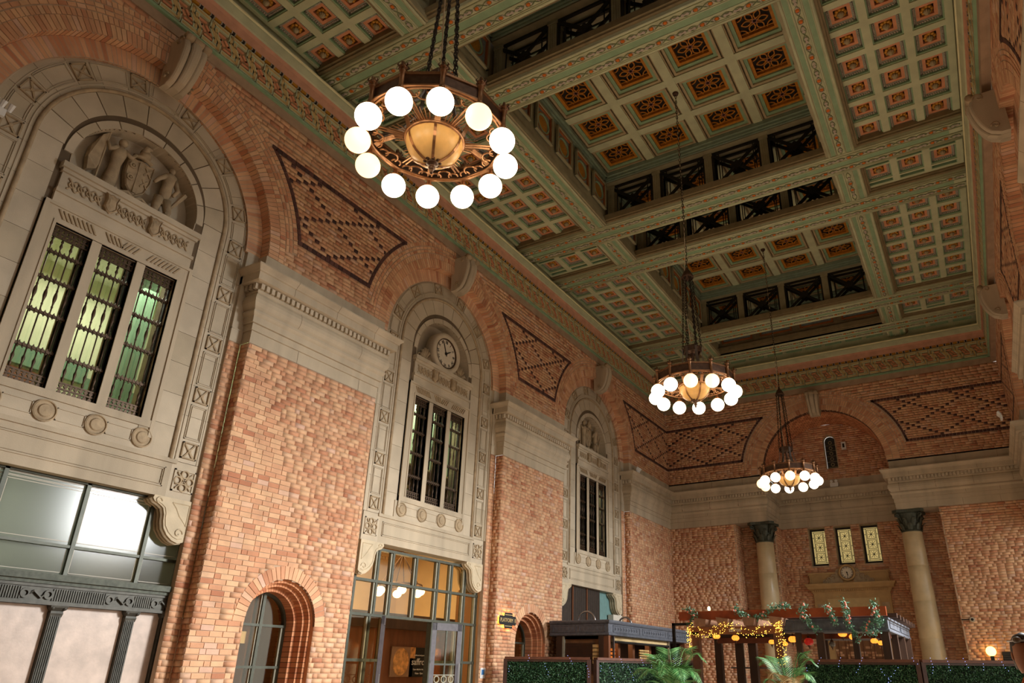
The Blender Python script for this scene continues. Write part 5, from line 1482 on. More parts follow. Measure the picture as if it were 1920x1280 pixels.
# barrel soffit and tympanum of the alcove
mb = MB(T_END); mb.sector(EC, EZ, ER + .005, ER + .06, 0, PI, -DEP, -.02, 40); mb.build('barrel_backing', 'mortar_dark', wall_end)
mb = MB(T_END)
for j in range(9):
    w1 = -.3 - j * .195; n = 44
    for i in range(n):
        a0 = PI * (i + .5 * (j % 2)) / n + .003; a1 = PI * (i + 1 + .5 * (j % 2)) / n - .003
        if a1 < PI: mb.sector(EC, EZ, ER, ER + .03, a0, a1, w1 - .185, w1)
mb.build('barrel_bricks', 'brick_recess', wall_end, kind='stuff')
T_BACK = lambda u, v, w: (u, Y_END + DEP - w, v)
WINB = [(5.17, 5.81), (6.18, 6.81), (7.17, 7.82)]
def back_iv(v):
    if v < Z_ENT:
        iv = [(4.03, 8.8)]
        if 5.56 < v < 7.09:
            for (a, b) in WINB: iv = minus(iv, a, b)
        return iv
    iv = []
    d = (ER + .02) ** 2 - (v - EZ) ** 2
    if v > EZ: iv = [(EC - math.sqrt(d), EC + math.sqrt(d))] if d > 0 else []
    else: iv = [(XE0, XE1)]
    if 9.46 < v < 10.64: iv = minus(iv, 6.25, 6.69)
    elif v >= 10.64: iv = disc_cut(iv, 6.47, 10.64, .22, v)
    return iv
put('back_mortar', row_sheet('back_mortar', back_iv, .9, EZ + ER, -.014, T_BACK, 'mortar'), wall_end)
emit_bricks(wall_end, courses(back_iv, .9, Z_ENT - .004) + courses(back_iv, 9.0, EZ + ER), T_BACK, .03, ['brick'], 0, 'alcove_brickwork')
# recesses behind the columns
def block_bricks(T, a, b, z0, z1, nm):
    mm = MB(T); mm.box(a, b, z0, z1, -.05, -.012); mm.build(nm + '_mortar', 'mortar', wall_end)
    put(nm + '_bricks', brick_mesh(nm, courses(lambda v: [(a, b)], z0, z1), T, .03, ['brick']), wall_end, kind='stuff')
RD = .95
block_bricks(lambda u, v, w: (u, Y_END + RD - w, v), XB0 - .08, 4.1, .9, Z_ENT, 'recess_back')
block_bricks(lambda u, v, w: (u, Y_END + RD - w, v), 8.72, XB1 + .08, .9, Z_ENT, 'recess_back')
block_bricks(lambda u, v, w: (4.1 + w, Y_END + u, v), RD, DEP + .08, .9, Z_ENT, 'alcove_side')
block_bricks(lambda u, v, w: (8.72 - w, Y_END + u, v), RD, DEP + .08, .9, Z_ENT, 'alcove_side')
block_bricks(lambda u, v, w: (XB0 + w, Y_END + u, v), 0, RD, .9, Z_ENT, 'recess_side')
block_bricks(lambda u, v, w: (XB1 - w, Y_END + u, v), 0, RD, .9, Z_ENT, 'recess_side')
# entablature running across and breaking back into the alcove
mb = MB(T_END)
mb.loft([[(-.3, z, p), (XE0 + p, z, p), (XE0 + p, z, -DEP + p), (XE1 - p, z, -DEP + p), (XE1 - p, z, p), (13.0 + .3, z, p)] for p, z in ENT], closed=False)
en = mb.build('entablature', 'stone_warm', wall_end)
mb = MB(T_END); mb.box(XB0 - .2, XE0, 7.13, 7.14, -DEP, 0); mb.box(XE1, XB1 + .2, 7.13, 7.14, -DEP, 0); mb.box(0, XE0, 8.95, 9.0, -DEP, 0); mb.box(XE1, 13.0, 8.95, 9.0, -DEP, 0); mb.build('soffit_slab', 'stone', en)
zz0 = Vector(T_END(0, 0, 0)); dm = MB(lambda u, v, w: tuple(Vector(T_END(u, v, w)) - zz0)); dm.box(-.036, .036, -.055, .055, -.07, 0); me = dm.mesh('dentil', 'stone')
k = 0; u = .12
while u < 13.0 - .1:
    if u < XE0 + .1 or u > XE1 - .1: put('dentil', me, en, loc=T_END(u, 8.225, .168))
    elif XE0 + .25 < u < XE1 - .25: put('dentil', me, en, loc=T_END(u, 8.225, .168 - DEP))
    u += .118
dr_ = MB(lambda u, v, w: tuple(Vector(T_END(u, v, w)) - zz0)); dr_.box(0, .07, -.055, .055, -.036, .036); me2 = dr_.mesh('dentil', 'stone')
for k in range(15): put('dentil', me2, en, loc=T_END(XE0 + .1, 8.225, .05 - .125 * k))
mb = MB(T_END)
for zz, d, ln in ((7.13, .245, 1.15), (7.54, .12, 1.05), (7.80, .30, 1.2), (8.31, .15, 1.1), (8.665, .33, 1.3)):
    pr = float(np.interp(zz + d * .5, [z for p, z in ENT], [p for p, z in ENT]))
    uu = .6
    while uu < 13.0:
        if uu < XE0 - .1 or uu > XE1 + .1: mb.box(uu - .003, uu + .003, zz + .005, zz + d - .01, pr - .05, pr + .003)
        elif XE0 + .3 < uu < XE1 - .3: mb.box(uu - .003, uu + .003, zz + .005, zz + d - .01, -DEP + pr - .05, -DEP + pr + .003)
        uu += ln
mb.build('stone_joints', 'stone_joint', en)
keystone(wall_end, T_END, EC, 12.02, 11.12, .24)
# columns
def column(label, x):
    y = Y_END + .46
    t = thing('column', label, 'column', (x, y, 0))
    n = 5; z0, z1 = .35, 6.38
    for k in range(n):
        a = z0 + (z1 - z0) * k / n; b = z0 + (z1 - z0) * (k + 1) / n
        r = lambda z: .385 - .05 * ((z - z0) / (z1 - z0)) ** 1.6
        mb = MB(); mb.lathe([(r(a) - .004, a), (r(a + .008), a + .008), (r((a + b) / 2), (a + b) / 2), (r(b - .008), b - .008), (r(b) - .004, b)], (x, y, 0), n=36)
        o = mb.build('shaft_drum', 'column_stone', t, smooth=True)
    mb = MB(); mb.lathe([(.55, .0), (.55, .12), (.5, .14), (.52, .22), (.44, .28), (.43, .35)], (x, y, 0), n=32); mb.build('base', 'column_stone', t)
    mb = MB(); mb.lathe([(.335, 6.36), (.36, 6.37), (.36, 6.40), (.335, 6.42), (.335, 6.6), (.36, 6.8), (.42, 6.97), (.46, 7.03)], (x, y, 0), n=24)
    cp = mb.build('capital', 'capital_bronze', t, smooth=True)
    mb = MB(); h = .53; c_ = .36
    pts = []
    for k in range(4):
        for s in (-.7, -.35, 0, .35, .7):
            a = PI / 2 * k; rr = h - .09 * math.cos(s / .7 * PI / 2)
            px_, py_ = rr, s * h
            pts.append((x + px_ * math.cos(a) - py_ * math.sin(a), y + px_ * math.sin(a) + py_ * math.cos(a)))
    mb.prism(pts, 7.03, 7.13); mb.build('abacus', 'capital_bronze', cp)
    for row, (zb, L, rr, m_) in enumerate(((6.42, .24, .345, 8), (6.58, .28, .35, 8))):
        for k in range(m_):
            a = 2 * PI * (k + .5 * row) / m_; d = Vector((math.cos(a), math.sin(a), 0)); s = Vector((-d.y, d.x, 0)); rings = []
            for f, wd, o in ((0, .07, 0), (.4, .085, .03), (.75, .075, .06), (.95, .05, .12), (.9, .03, .15)):
                P = Vector((x, y, zb + L * f)) + d * (rr + o); rings.append([tuple(P - s * wd), tuple(P - d * .03), tuple(P + s * wd), tuple(P + d * .02)])
            mb = MB(); mb.loft(rings); mb.build('acanthus_leaf', 'capital_bronze', cp)
    for k in range(4):
        a = PI / 4 + PI / 2 * k; d = Vector((math.cos(a), math.sin(a), 0)); mb = MB()
        pth = []
        for i in range(13):
            r_ = .085 * (1 - .06 * i); pth.append(tuple(Vector((x, y, 6.93)) + d * (.52 + r_ * math.cos(.65 * i)) + Vector((0, 0, r_ * math.sin(.65 * i)))))
        mb.tube([tuple(Vector((x, y, 6.72)) + d * .36), tuple(Vector((x, y, 6.9)) + d * .44)] + pth, .03, 6); mb.build('volute', 'capital_bronze', cp, smooth=True)
    return t
column('stone column with dark bronze capital, behind the pergola end', 3.76)
column('polished stone column with dark bronze capital, right of the pergola', 9.12)
# leaded windows in the alcove
for i, (a, b) in enumerate(WINB):
    w = struct('window_%d' % (8 + i), ('left', 'middle', 'right')[i] + ' leaded star window above the end door')
    mb = MB(T_BACK); mb.box(a - .01, b + .01, 5.45, 5.56, -.4, -.02); mb.box(a - .02, a, 5.56, 7.09, -.4, 0); mb.box(b, b + .02, 5.56, 7.09, -.4, 0); mb.box(a, b, 7.07, 7.09, -.4, 0); mb.build('reveal', 'stone_carved', w)
    x0, x1, z0, z1 = a + .07, b - .04, 5.68, 7.0
    mb = MB(T_BACK); mb.box(a, b, 5.5, 7.1, -.36, -.34); mb.build('surround', 'lead', w)
    mb = MB(T_BACK); mb.box(x0, x1, z0, z1, -.34, -.33); mb.build('pane', 'lead_glass', w)
    mb = MB(T_BACK); cx = (x0 + x1) / 2; t = .009
    def bar(p, q, wd=t):
        dx, dy = q[0] - p[0], q[1] - p[1]; L = math.hypot(dx, dy); nx, ny = -dy / L * wd, dx / L * wd
        mb.prism([(p[0] + nx, p[1] + ny), (p[0] - nx, p[1] - ny), (q[0] - nx, q[1] - ny), (q[0] + nx, q[1] + ny)], -.33, -.315)
    hs = .15; pitch = (z1 - z0 - .16) / 3
    for s in (-1, 1): bar((cx + s * (hs + .035), z0 + .05), (cx + s * (hs + .035), z1 - .05)); bar((cx + s * (x1 - x0) / 2, z0), (cx + s * (x1 - x0) / 2, z1), .012)
    bar((x0, z0 + .05), (x1, z0 + .05)); bar((x0, z1 - .05), (x1, z1 - .05)); bar((x0, z0), (x1, z0), .012); bar((x0, z1), (x1, z1), .012)
    for k in range(3):
        cz = z0 + .08 + pitch * (k + .5); h2 = pitch / 2 - .03
        for s in (-1, 1): bar((cx - hs, cz + s * h2), (cx + hs, cz + s * h2)); bar((cx + s * hs, cz - h2), (cx + s * hs, cz + h2))
        for q in range(8):
            an = q * PI / 4; L = .17 if q % 2 else .13; bar((cx, cz), (cx + L * math.cos(an) * (hs / .17), cz + L * math.sin(an)), .007)
        mb.lathe([(.03, -.33), (.03, -.312), (.001, -.31)], (cx, cz, 0), n=8)
        for s in (-1, 1): mb.sector(cx + s * (hs + .075), cz, .012, .022, 0, 2 * PI, -.33, -.315, 8)
    mb.build('leadwork', 'lead', w, kind='stuff')
wn = struct('window_11', 'narrow dark round-headed window high under the end arch')
pts = [(6.25, 9.46), (6.69, 9.46)] + [(6.47 + .22 * math.cos(a), 10.64 + .22 * math.sin(a)) for a in np.linspace(0, PI, 14)]
mb = MB(T_BACK); mb.prism(pts, -.2, -.18); mb.build('pane', 'lead', wn)
mb = MB(T_BACK)
for k in range(5): mb.sector(6.47, 9.66 + .235 * k, .05, .075, 0, 2 * PI, -.18, -.16, 10); mb.box(6.27, 6.67, 9.54 + .235 * k, 9.55 + .235 * k, -.18, -.16)
mb.build('leadwork', 'ceil_bronze', wn, kind='stuff')
mb = MB(T_BACK); mb.sector(6.47, 10.64, .22, .26, 0, PI, -.15, .02, 14); mb.box(6.21, 6.25, 9.46, 10.64, -.15, .02); mb.box(6.69, 6.73, 9.46, 10.64, -.15, .02); mb.build('surround', 'stone_carved', wn)
# door case with clock
dc = struct('door_2', 'carved stone door case with timber doors at the end of the hall')
DW = .0
mb = MB(T_BACK)
mb.box(5.12, 7.92, 3.1, 4.58, -.1, .14); mb.box(5.12, 5.66, 0, 3.1, -.1, .14); mb.box(7.42, 7.92, 0, 3.1, -.1, .14); mb.build('door_surround', 'stone_door', dc)
mb = MB(T_BACK); mb.loft([[(5.1 - d, z, DW - .1), (5.1 - d, z, DW + .15 + d), (7.94 + d, z, DW + .15 + d), (7.94 + d, z, DW - .1)] for d, z in ((0, 4.5), (.02, 4.56), (.05, 4.58), (.05, 4.63), (.16, 4.68), (.16, 4.73), (.22, 4.80), (.24, 4.86))]); cn = mb.build('cornice', 'stone_door', dc)
mb = MB(T_BACK)
for k in range(36): u_ = 5.1 + 2.84 * (k + .5) / 36; mb.box(u_ - .022, u_ + .022, 4.565, 4.635, .2, .25)
mb.build('dentil_row', 'stone_door', cn, kind='stuff')
mb = MB(T_BACK); mb.box(5.05, 7.95, 4.86, 5.24, -.1, .12); mb.box(5.0, 8.0, 5.22, 5.29, -.1, .17)
for s, e in ((-1, 5.05), (1, 7.95)):
    pth = [(e + s * (.0 + .06 * (1 - .08 * i) * math.cos(.6 * i)), 5.2 + .06 * (1 - .08 * i) * math.sin(.6 * i), .16) for i in range(10)]; mb.tube(pth, .02, 5); mb.tube([(e, 5.2, .15), (e - s * .02, 5.0, .15), (e + s * .03, 4.87, .17)], .035, 6)
mb.build('attic', 'stone_door', dc)
mb = MB(T_BACK); mb.box(5.62, 7.5, 3.62, 4.3, .14, .16); mb.build('sunk_panel', 'stone_door2', dc)
for u_ in (5.36, 7.7):
    mb = MB(T_BACK); mb.box(u_ - .13, u_ + .13, 3.85, 4.12, .14, .16); mb.sector(u_, 3.985, .05, .08, 0, 2 * PI, .15, .175, 12); mb.build('corner_rosette', 'stone_carved', dc)
for (a, b) in ((5.68, 6.53), (6.56, 7.4)):
    mb = MB(T_BACK); mb.box(a, b, .1, 3.08, -.06, .0); lf = mb.build('door_leaf', 'wood_door', dc)
    mb = MB(T_BACK); m_ = (a + b) / 2
    for (z0, z1) in ((2.15, 2.95), (1.2, 2.05)):
        for (p, q) in ((a + .09, m_ - .05), (m_ + .05, b - .09)):
            for r in ((p, q, z0, z0 + .03), (p, q, z1 - .03, z1), (p, p + .03, z0, z1), (q - .03, q, z0, z1)): mb.box(*r, 0, .025)
    mb.build('panel_moulding', 'wood_mid', lf)
c2 = clock('small carved stone clock over the end door', T_BACK, 6.48, 5.25, .225, .2, 5, 29, stone='stone_door')
for s in (-1, 1):
    mb = MB(T_BACK)
    for k in range(4):
        pth = [(6.48 + s * (.38 + .16 * k + .07 * math.cos(.7 * i)), 5.2 - .09 * k + .08 * math.sin(.7 * i), .17) for i in range(7)]; mb.tube(pth, .03, 5)
    mb.prism([(6.48 + s * a, b) for a, b in (((.2, 4.87), (.98, 4.87), (.9, 4.97), (.55, 5.12), (.4, 5.4), (.2, 5.45)) if s > 0 else ((.2, 5.45), (.4, 5.4), (.55, 5.12), (.9, 4.97), (.98, 4.87), (.2, 4.87)))], .1, .15)
    mb.build('carved_scroll', 'stone_carved', c2)
# ------------------------------------------------------------------ chandeliers
def chain_mesh(p0, p1, L, r, hw):
    P0, P1 = Vector(p0), Vector(p1); n = max(2, int((P1 - P0).length / (L * .78))); d = (P1 - P0) / n; t = d.normalized()
    a = t.cross(Vector((1, .3, 0))).normalized(); b = t.cross(a); mb = MB()
    for k in range(n):
        s = a if k % 2 else b; c_ = P0 + d * (k + .5)
        pts = []
        for i in range(8):
            an = 2 * PI * i / 8; pts.append(tuple(c_ + t * (L / 2) * math.cos(an) + s * hw * math.sin(an)))
        mb.tube(pts, r, 4, closed=True)
    return mb
def build_chandelier_meshes():
    m = {}
    mb = MB(); mb.sphere((0, 0, 0), .148, 28, 16); m['globe'] = mb.mesh('globe', 'globe', True)
    mb = MB(); mb.sphere((0, 0, 0), .148, 28, 16); m['globe_dim'] = mb.mesh('globe', 'globe_dim', True)
    mb = MB(); mb.lathe([(.062, .14), (.066, .155), (.06, .165), (.03, .175), (.028, .19), (.034, .21), (.028, .22), (.028, .40), (.036, .415), (.042, .43), (.03, .445), (.03, .46), (.05, .47), (.045, .50), (.03, .51), (.012, .56), (.0, .58)], (0, 0, 0), n=12); m['post'] = mb.mesh('post', 'copper', True)
    mb = MB()
    for k in range(6):
        a = 2 * PI * k / 6; mb.tube([(.03 * math.cos(a), .03 * math.sin(a), .47), (.065 * math.cos(a), .065 * math.sin(a), .50), (.05 * math.cos(a), .05 * math.sin(a), .53)], [.014, .01, .004], 5)
    m['finial'] = mb.mesh('finial', 'copper_dark')
    mb = MB(); half = .835 * math.tan(PI / 12)
    T = lambda u, v, w: (w, u, v)
    b = MB(T); b.cur = 0; b.box(-half, half, .25, .42, .79, .81); b.cur = 1; b.box(-half, half, .41, .435, .775, .825); b.box(-half, half, .235, .255, .77, .83)
    for k in range(16): b.lathe([(.011, .435), (.008, .455), (.001, .46)], (0, 0, 0), n=5) if False else b.box(-half + 2 * half * (k + .3) / 16, -half + 2 * half * (k + .7) / 16, .435, .455, .79, .81)
    m['panel'] = b.mesh('rim_panel', ['copper_dark', 'copper'])
    mb = MB()
    mb.tube([(.80 * math.cos(2 * PI * k / 48), .80 * math.sin(2 * PI * k / 48), .235) for k in range(48)], .018, 6, closed=True)
    for k in range(12):                        # lobed tracery inside the rim
        a = 2 * PI * (k + .5) / 12
        for (rr, ac, cr) in ((.70, a, .085), (.73, a - .15, .06), (.73, a + .15, .06)):
            c_ = (rr * math.cos(ac), rr * math.sin(ac)); pts = []
            for i in range(9):
                t = ac + PI - 1.7 + 3.4 * i / 8; pts.append((c_[0] + cr * math.cos(t), c_[1] + cr * math.sin(t), .235))
            mb.tube(pts, .011, 5)
    m['tracery'] = mb.mesh('rim_tracery', 'copper')
    mb = MB()
    for k in range(1):
        a = 2 * PI * (k + .5) / 6
        for d in (-.035, .035): mb.tube([(.36 * math.cos(a + d * 1.3), .36 * math.sin(a + d * 1.3), .20), (.66 * math.cos(a + d), .66 * math.sin(a + d), .235)], .012, 5)
        for j, f in enumerate((-.26, -.17, -.09, 0, .09, .17, .26)):
            L = .50 + .05 * math.cos(f * 8); mb.tube([(.36 * math.cos(a + f * 1.1), .36 * math.sin(a + f * 1.1), .2), (L * math.cos(a + f * 1.2), L * math.sin(a + f * 1.2), .215)], [.009, .004], 4)
    m['spokes'] = mb.mesh('spoke_fan', 'copper')
    mb = MB()
    for k in range(1):
        a = 2 * PI * k / 6
        pts = [(.36, .19), (.42, .33), (.55, .38), (.70, .36), (.80, .30)]
        for q in range(len(pts) - 1):
            pass
        rings = []
        for (r_, z_) in pts:
            rings.append([(r_ * math.cos(a) - s * .035 * math.sin(a), r_ * math.sin(a) + s * .035 * math.cos(a), z_ + dz) for s, dz in ((-1, -.006), (1, -.006), (1, .006), (-1, .006))])
        mb.loft(rings)
    m['straps'] = mb.mesh('strap_arm', 'copper')
    # bowl
    pr = [(.335 * math.sin(t), .185 - .32 * math.cos(t)) if False else (.335 * math.cos(t), .175 - .315 * math.sin(t)) for t in np.linspace(0, 1.48, 12)]
    mb = MB(); mb.lathe(pr, (0, 0, 0), n=36); m['bowl'] = mb.mesh('bowl', 'bowl_glass', True)
    mb = MB(); mb.lathe([(.33, .16), (.352, .165), (.362, .19), (.35, .21), (.355, .235), (.335, .24)], (0, 0, 0), n=36); m['bowl_rim'] = mb.mesh('bowl_rim', 'copper', True)
    mb = MB()
    for k in range(1):
        a = 2 * PI * k / 6 + .2; rings = []
        for t in np.linspace(0, 1.3, 9):
            r_ = .342 * math.cos(t); z_ = .175 - .322 * math.sin(t); wd = .016
            rings.append([(r_ * math.cos(a) - s * wd * math.sin(a), r_ * math.sin(a) + s * wd * math.cos(a), z_ + dz) for s, dz in ((-1, 0), (1, 0), (1, -.008), (-1, -.008))])
        mb.loft(rings)
    m['bowl_rib'] = mb.mesh('bowl_rib', 'copper')
    mb = MB(); mb.lathe([(.07, -.135), (.075, -.15), (.05, -.165), (.035, -.18), (.03, -.20), (.042, -.215), (.03, -.235), (.018, -.26), (.022, -.28), (.001, -.30)], (0, 0, 0), n=14)
    for k in range(8):
        a = 2 * PI * k / 8; mb.sphere((.085 * math.cos(a), .085 * math.sin(a), -.13), .025, 7, 5, 1, 1, .5)
    m['pendant'] = mb.mesh('pendant_finial', 'copper_dark', True)
    # hub, arms
    mb = MB(); mb.cur = 0
    for k in range(6):
        a0 = 2 * PI * k / 6; a1 = 2 * PI * (k + 1) / 6
        mb.prism([(.215 * math.cos(a0), .215 * math.sin(a0)), (.215 * math.cos(a1), .215 * math.sin(a1)), (.19 * math.cos(a1), .19 * math.sin(a1)), (.19 * math.cos(a0), .19 * math.sin(a0))], 1.0, 1.13)
    mb.lathe([(.2, 1.08), (.12, 1.02), (.05, .98), (.035, .9), (.035, .42), (.06, .38), (.2, .26)], (0, 0, 0), n=12)
    m['hub'] = mb.mesh('hub', 'copper_dark')
    mb = MB(); rings = []
    for (r_, z_, wd) in ((.20, 1.1, .03), (.205, .95, .03), (.22, .78, .03), (.29, .6, .032), (.42, .47, .034), (.60, .42, .036), (.76, .415, .036)):
        rings.append([(r_, -wd, z_ - .008), (r_, wd, z_ - .008), (r_ + .012, wd, z_ + .012), (r_ + .012, -wd, z_ + .012)])
    mb.loft(rings); m['arm'] = mb.mesh('arm', 'copper_steel')
    mb = MB(); mb.lathe([(.002, 3.22), (.03, 3.2), (.04, 3.14), (.09, 3.08), (.135, 2.98), (.15, 2.93), (.14, 2.92), (.05, 2.95)], (0, 0, 0), n=16); m['cap'] = mb.mesh('chain_cap', 'copper_dark', True)
    return m
CH = build_chandelier_meshes()
def chandelier(label, x, y, z, rot, dims, cap=True, z_top=15.72):
    t = thing('chandelier', label, 'chandelier', (x, y, z), 'chandeliers hung along the middle of the hall')
    P = lambda n, me, loc=(x, y, z), r=None, par=t: put(n, me, par, loc=loc, rot=r)
    for k in range(12):
        a = rot + 2 * PI * k / 12; p = (x + .86 * math.cos(a), y + .86 * math.sin(a), z)
        P('globe', CH['globe_dim' if k in dims else 'globe'], p)
        q = P('post', CH['post'], p); put('finial', CH['finial'], q, loc=p)
        P('rim_panel', CH['panel'], r=Matrix.Rotation(a + PI / 12, 4, 'Z'))
    P('rim_tracery', CH['tracery'], r=Matrix.Rotation(rot, 4, 'Z')); 
    for k in range(6): P('spoke_fan', CH['spokes'], r=Matrix.Rotation(rot + PI / 3 * k, 4, 'Z')); P('strap_arm', CH['straps'], r=Matrix.Rotation(rot + PI / 3 * k, 4, 'Z'))
    b = P('bowl', CH['bowl']); put('bowl_rim', CH['bowl_rim'], b, loc=(x, y, z)); [put('bowl_rib', CH['bowl_rib'], b, loc=(x, y, z), rot=Matrix.Rotation(PI / 3 * k, 4, 'Z')) for k in range(6)]; put('pendant_finial', CH['pendant'], b, loc=(x, y, z))
    P('hub', CH['hub'])
    for k in range(6): P('arm', CH['arm'], r=Matrix.Rotation(rot + 2 * PI * k / 6, 4, 'Z'))
    P('chain_cap', CH['cap'])
    for k in range(6):
        a = rot + 2 * PI * k / 6; chain_mesh((x + .2 * math.cos(a), y + .2 * math.sin(a), z + 1.12), (x + .1 * math.cos(a), y + .1 * math.sin(a), z + 2.95), .085, .0085, .02).build('chain', 'chain_iron', t)
    chain_mesh((x, y, z + 3.2), (x, y, z_top), .11, .008, .022).build('hanging_chain', 'chain_iron', t)
    mb = MB(); mb.lathe([(.02, z_top - .06), (.07, z_top - .05), (.09, z_top + .02)], (x, y, 0), n=12); mb.build('ceiling_rose', 'copper_dark', t)
    mb = MB(); pts = []
    for i in range(26):
        f = i / 25; pts.append((x - .12 * math.sin(PI * min(f * 3, 1)) * (1 - f), y + .05 * math.sin(f * 14) * (1 - f), z + 1.15 + (z_top - z - 1.15) * f))
    mb.tube(pts, .009, 5); mb.build('power_cord', 'cable', t)
    return t
chandelier('largest, nearest chandelier of white globes and an amber bowl', 6.30, 5.05, 7.18, math.radians(14), (6, 7, 11))
chandelier('middle-sized chandelier of white globes, the second along the hall', 6.30, 13.98, 7.16, math.radians(14), (9, 10))
chandelier('smallest chandelier of white globes, farthest along, before the end arch', 6.30, 22.62, 7.14, math.radians(14), (5, 6, 9))
# ------------------------------------------------------------------ kiosk against the left wall
KX0, KX1, KY0, KY1 = .12, 1.95, 18.42, 24.6
ki = thing('kiosk', 'timber kiosk with a slate-grey panelled canopy against the left wall', 'kiosk', (1.0, 21.5, 0))
mb = MB(); mb.loft([[(KX0, KY0 - d, z), (KX1 + d, KY0 - d, z), (KX1 + d, KY1 + d, z), (KX0, KY1 + d, z)] for d, z in ((-.02, 2.50), (.03, 2.52), (.03, 2.56), (.0, 2.58), (.0, 2.80), (.03, 2.82), (.05, 2.86), (.05, 2.90), (.0, 2.91))])
cp = mb.build('canopy', 'canopy_slate', ki)
mb = MB()
for (y0, y1) in ((18.7, 20.5), (20.7, 22.5), (22.7, 24.4)):
    for q in ((y0, y1, 2.60, 2.613), (y0, y1, 2.765, 2.778), (y0, y0 + .02, 2.60, 2.778), (y1 - .02, y1, 2.60, 2.778)): mb.box(KX1, KX1 + .015, q[0], q[1], q[2], q[3])
    for k in range(9):
        u = y0 + (y1 - y0) * (k + 1) / 10; mb.box(KX1, KX1 + .012, u - .05, u - .03, 2.65, 2.73); mb.box(KX1, KX1 + .012, u, u + .05, 2.68, 2.70)
for (x0, x1) in ((.2, .95), (1.05, 1.85)):
    for q in ((x0, x1, 2.60, 2.613), (x0, x1, 2.765, 2.778), (x0, x0 + .02, 2.60, 2.778), (x1 - .02, x1, 2.60, 2.778)): mb.box(q[0], q[1], KY0 - .015, KY0, q[2], q[3])
    for k in range(5): u = x0 + (x1 - x0) * (k + 1) / 6; mb.box(u - .04, u + .03, KY0 - .012, KY0, 2.66, 2.72)
mb.build('canopy_relief', 'canopy_slate', cp, kind='stuff')
for (x, y, w, m_) in ((.42, KY0 + .06, .09, 'wood_dark'), (1.72, KY0 + .06, .07, 'wood_dark'), (1.86, KY0 + .08, .08, 'wood_mid'), (1.85, KY1 - .35, .09, 'wood_mid'), (1.88, 22.93, .03, 'steel'), (1.88, 18.87, .025, 'steel'), (.54, KY0 + .05, .03, 'frame_light')):
    mb = MB(); mb.box(x - w, x + w, y - min(w, .06), y + min(w, .06), 0, 2.51); mb.build('post', m_, ki)
mb = MB(); mb.box(.58, 1.64, KY0 + .09, KY0 + .10, .9, 2.5); mb.build('screen_glass', 'kiosk_glow', ki)
for k in range(22):
    mb = MB(); z = 1.55 + .036 * k; mb.box(.58, 1.50, KY0 + .05, KY0 + .07, z, z + .018); mb.build('shutter_slat', 'wood_dark', ki)
mb = MB()
for k in range(5): mb.box(1.45, 1.64, KY0 + .03, KY0 + .06, 1.8 + .1 * k, 1.88 + .1 * k); mb.box(.6, 1.6, KY0 + .04, KY0 + .06, 2.42, 2.5)
mb.build('lit_blocks', 'brick_lit', ki, kind='stuff')
mb = MB(); mb.box(.3, .36, KY0 + .15, KY1 - .1, .2, 2.5); mb.box(.3, 1.8, KY1 - .15, KY1 - .1, .2, 2.5); mb.build('back_panel', 'wood_dark', ki)
mb = MB(); mb.box(1.78, 1.83, 18.95, 22.9, 2.36, 2.5); mb.build('fascia_board', 'stone_door2', ki)
mb = MB(); mb.tube([(1.87, 18.95, 2.36), (1.87, 22.9, 2.36)], .035, 8); mb.build('shutter_roll', 'black', ki)
mb = MB(); mb.box(1.7, 1.95, 18.9, 22.9, 1.05, 1.12); mb.box(1.72, 1.78, 18.9, 22.9, .1, 1.05); mb.build('counter', 'wood_mid', ki)
for k in range(9):
    mb = MB(); z = 1.35 + .10 * k; mb.box(1.5, 1.53, 18.95, 19.7, z, z + .06); mb.build('wine_slat', 'glow_orange', ki)
for y in (19.75, 20.75, 22.0): mb = MB(); mb.box(1.45, 1.6, y, y + .14, .3, 2.36); mb.build('shelf_post', 'wood_mid', ki)
for k in range(10): mb = MB(); z = 1.55 + .07 * k; mb.box(1.6, 1.63, 21.2, 21.9, z, z + .045); mb.build('lit_brick', 'brick_lit', ki)
area_light('kiosk_lamp', (1.1, 20.6, 2.45), (0, 0, 0), 1.0, 3.5, 22, (1, .68, .36))
for nm, lab, x0, x1, y, zt in (('pipe_hoop', 'larger steel hoop on the kiosk roof, before the dark shutters', .16, .74, 20.0, 3.26), ('pipe_hoop', 'smaller steel hoop on the kiosk roof, nearer the corner', 1.04, 1.46, 21.0, 3.14)):
    r = (x1 - x0) / 2; cx = (x0 + x1) / 2
    pts = [(x0, y, 2.9)] + [(cx - r * math.cos(PI * i / 14), y, zt - r + r * math.sin(PI * i / 14)) for i in range(15)] + [(x1, y, 2.9)]
    mb = MB(); mb.tube(pts, .028, 8); o = mb.build(nm, 'steel', None, smooth=True); o['label'] = lab; o['category'] = 'pipe'
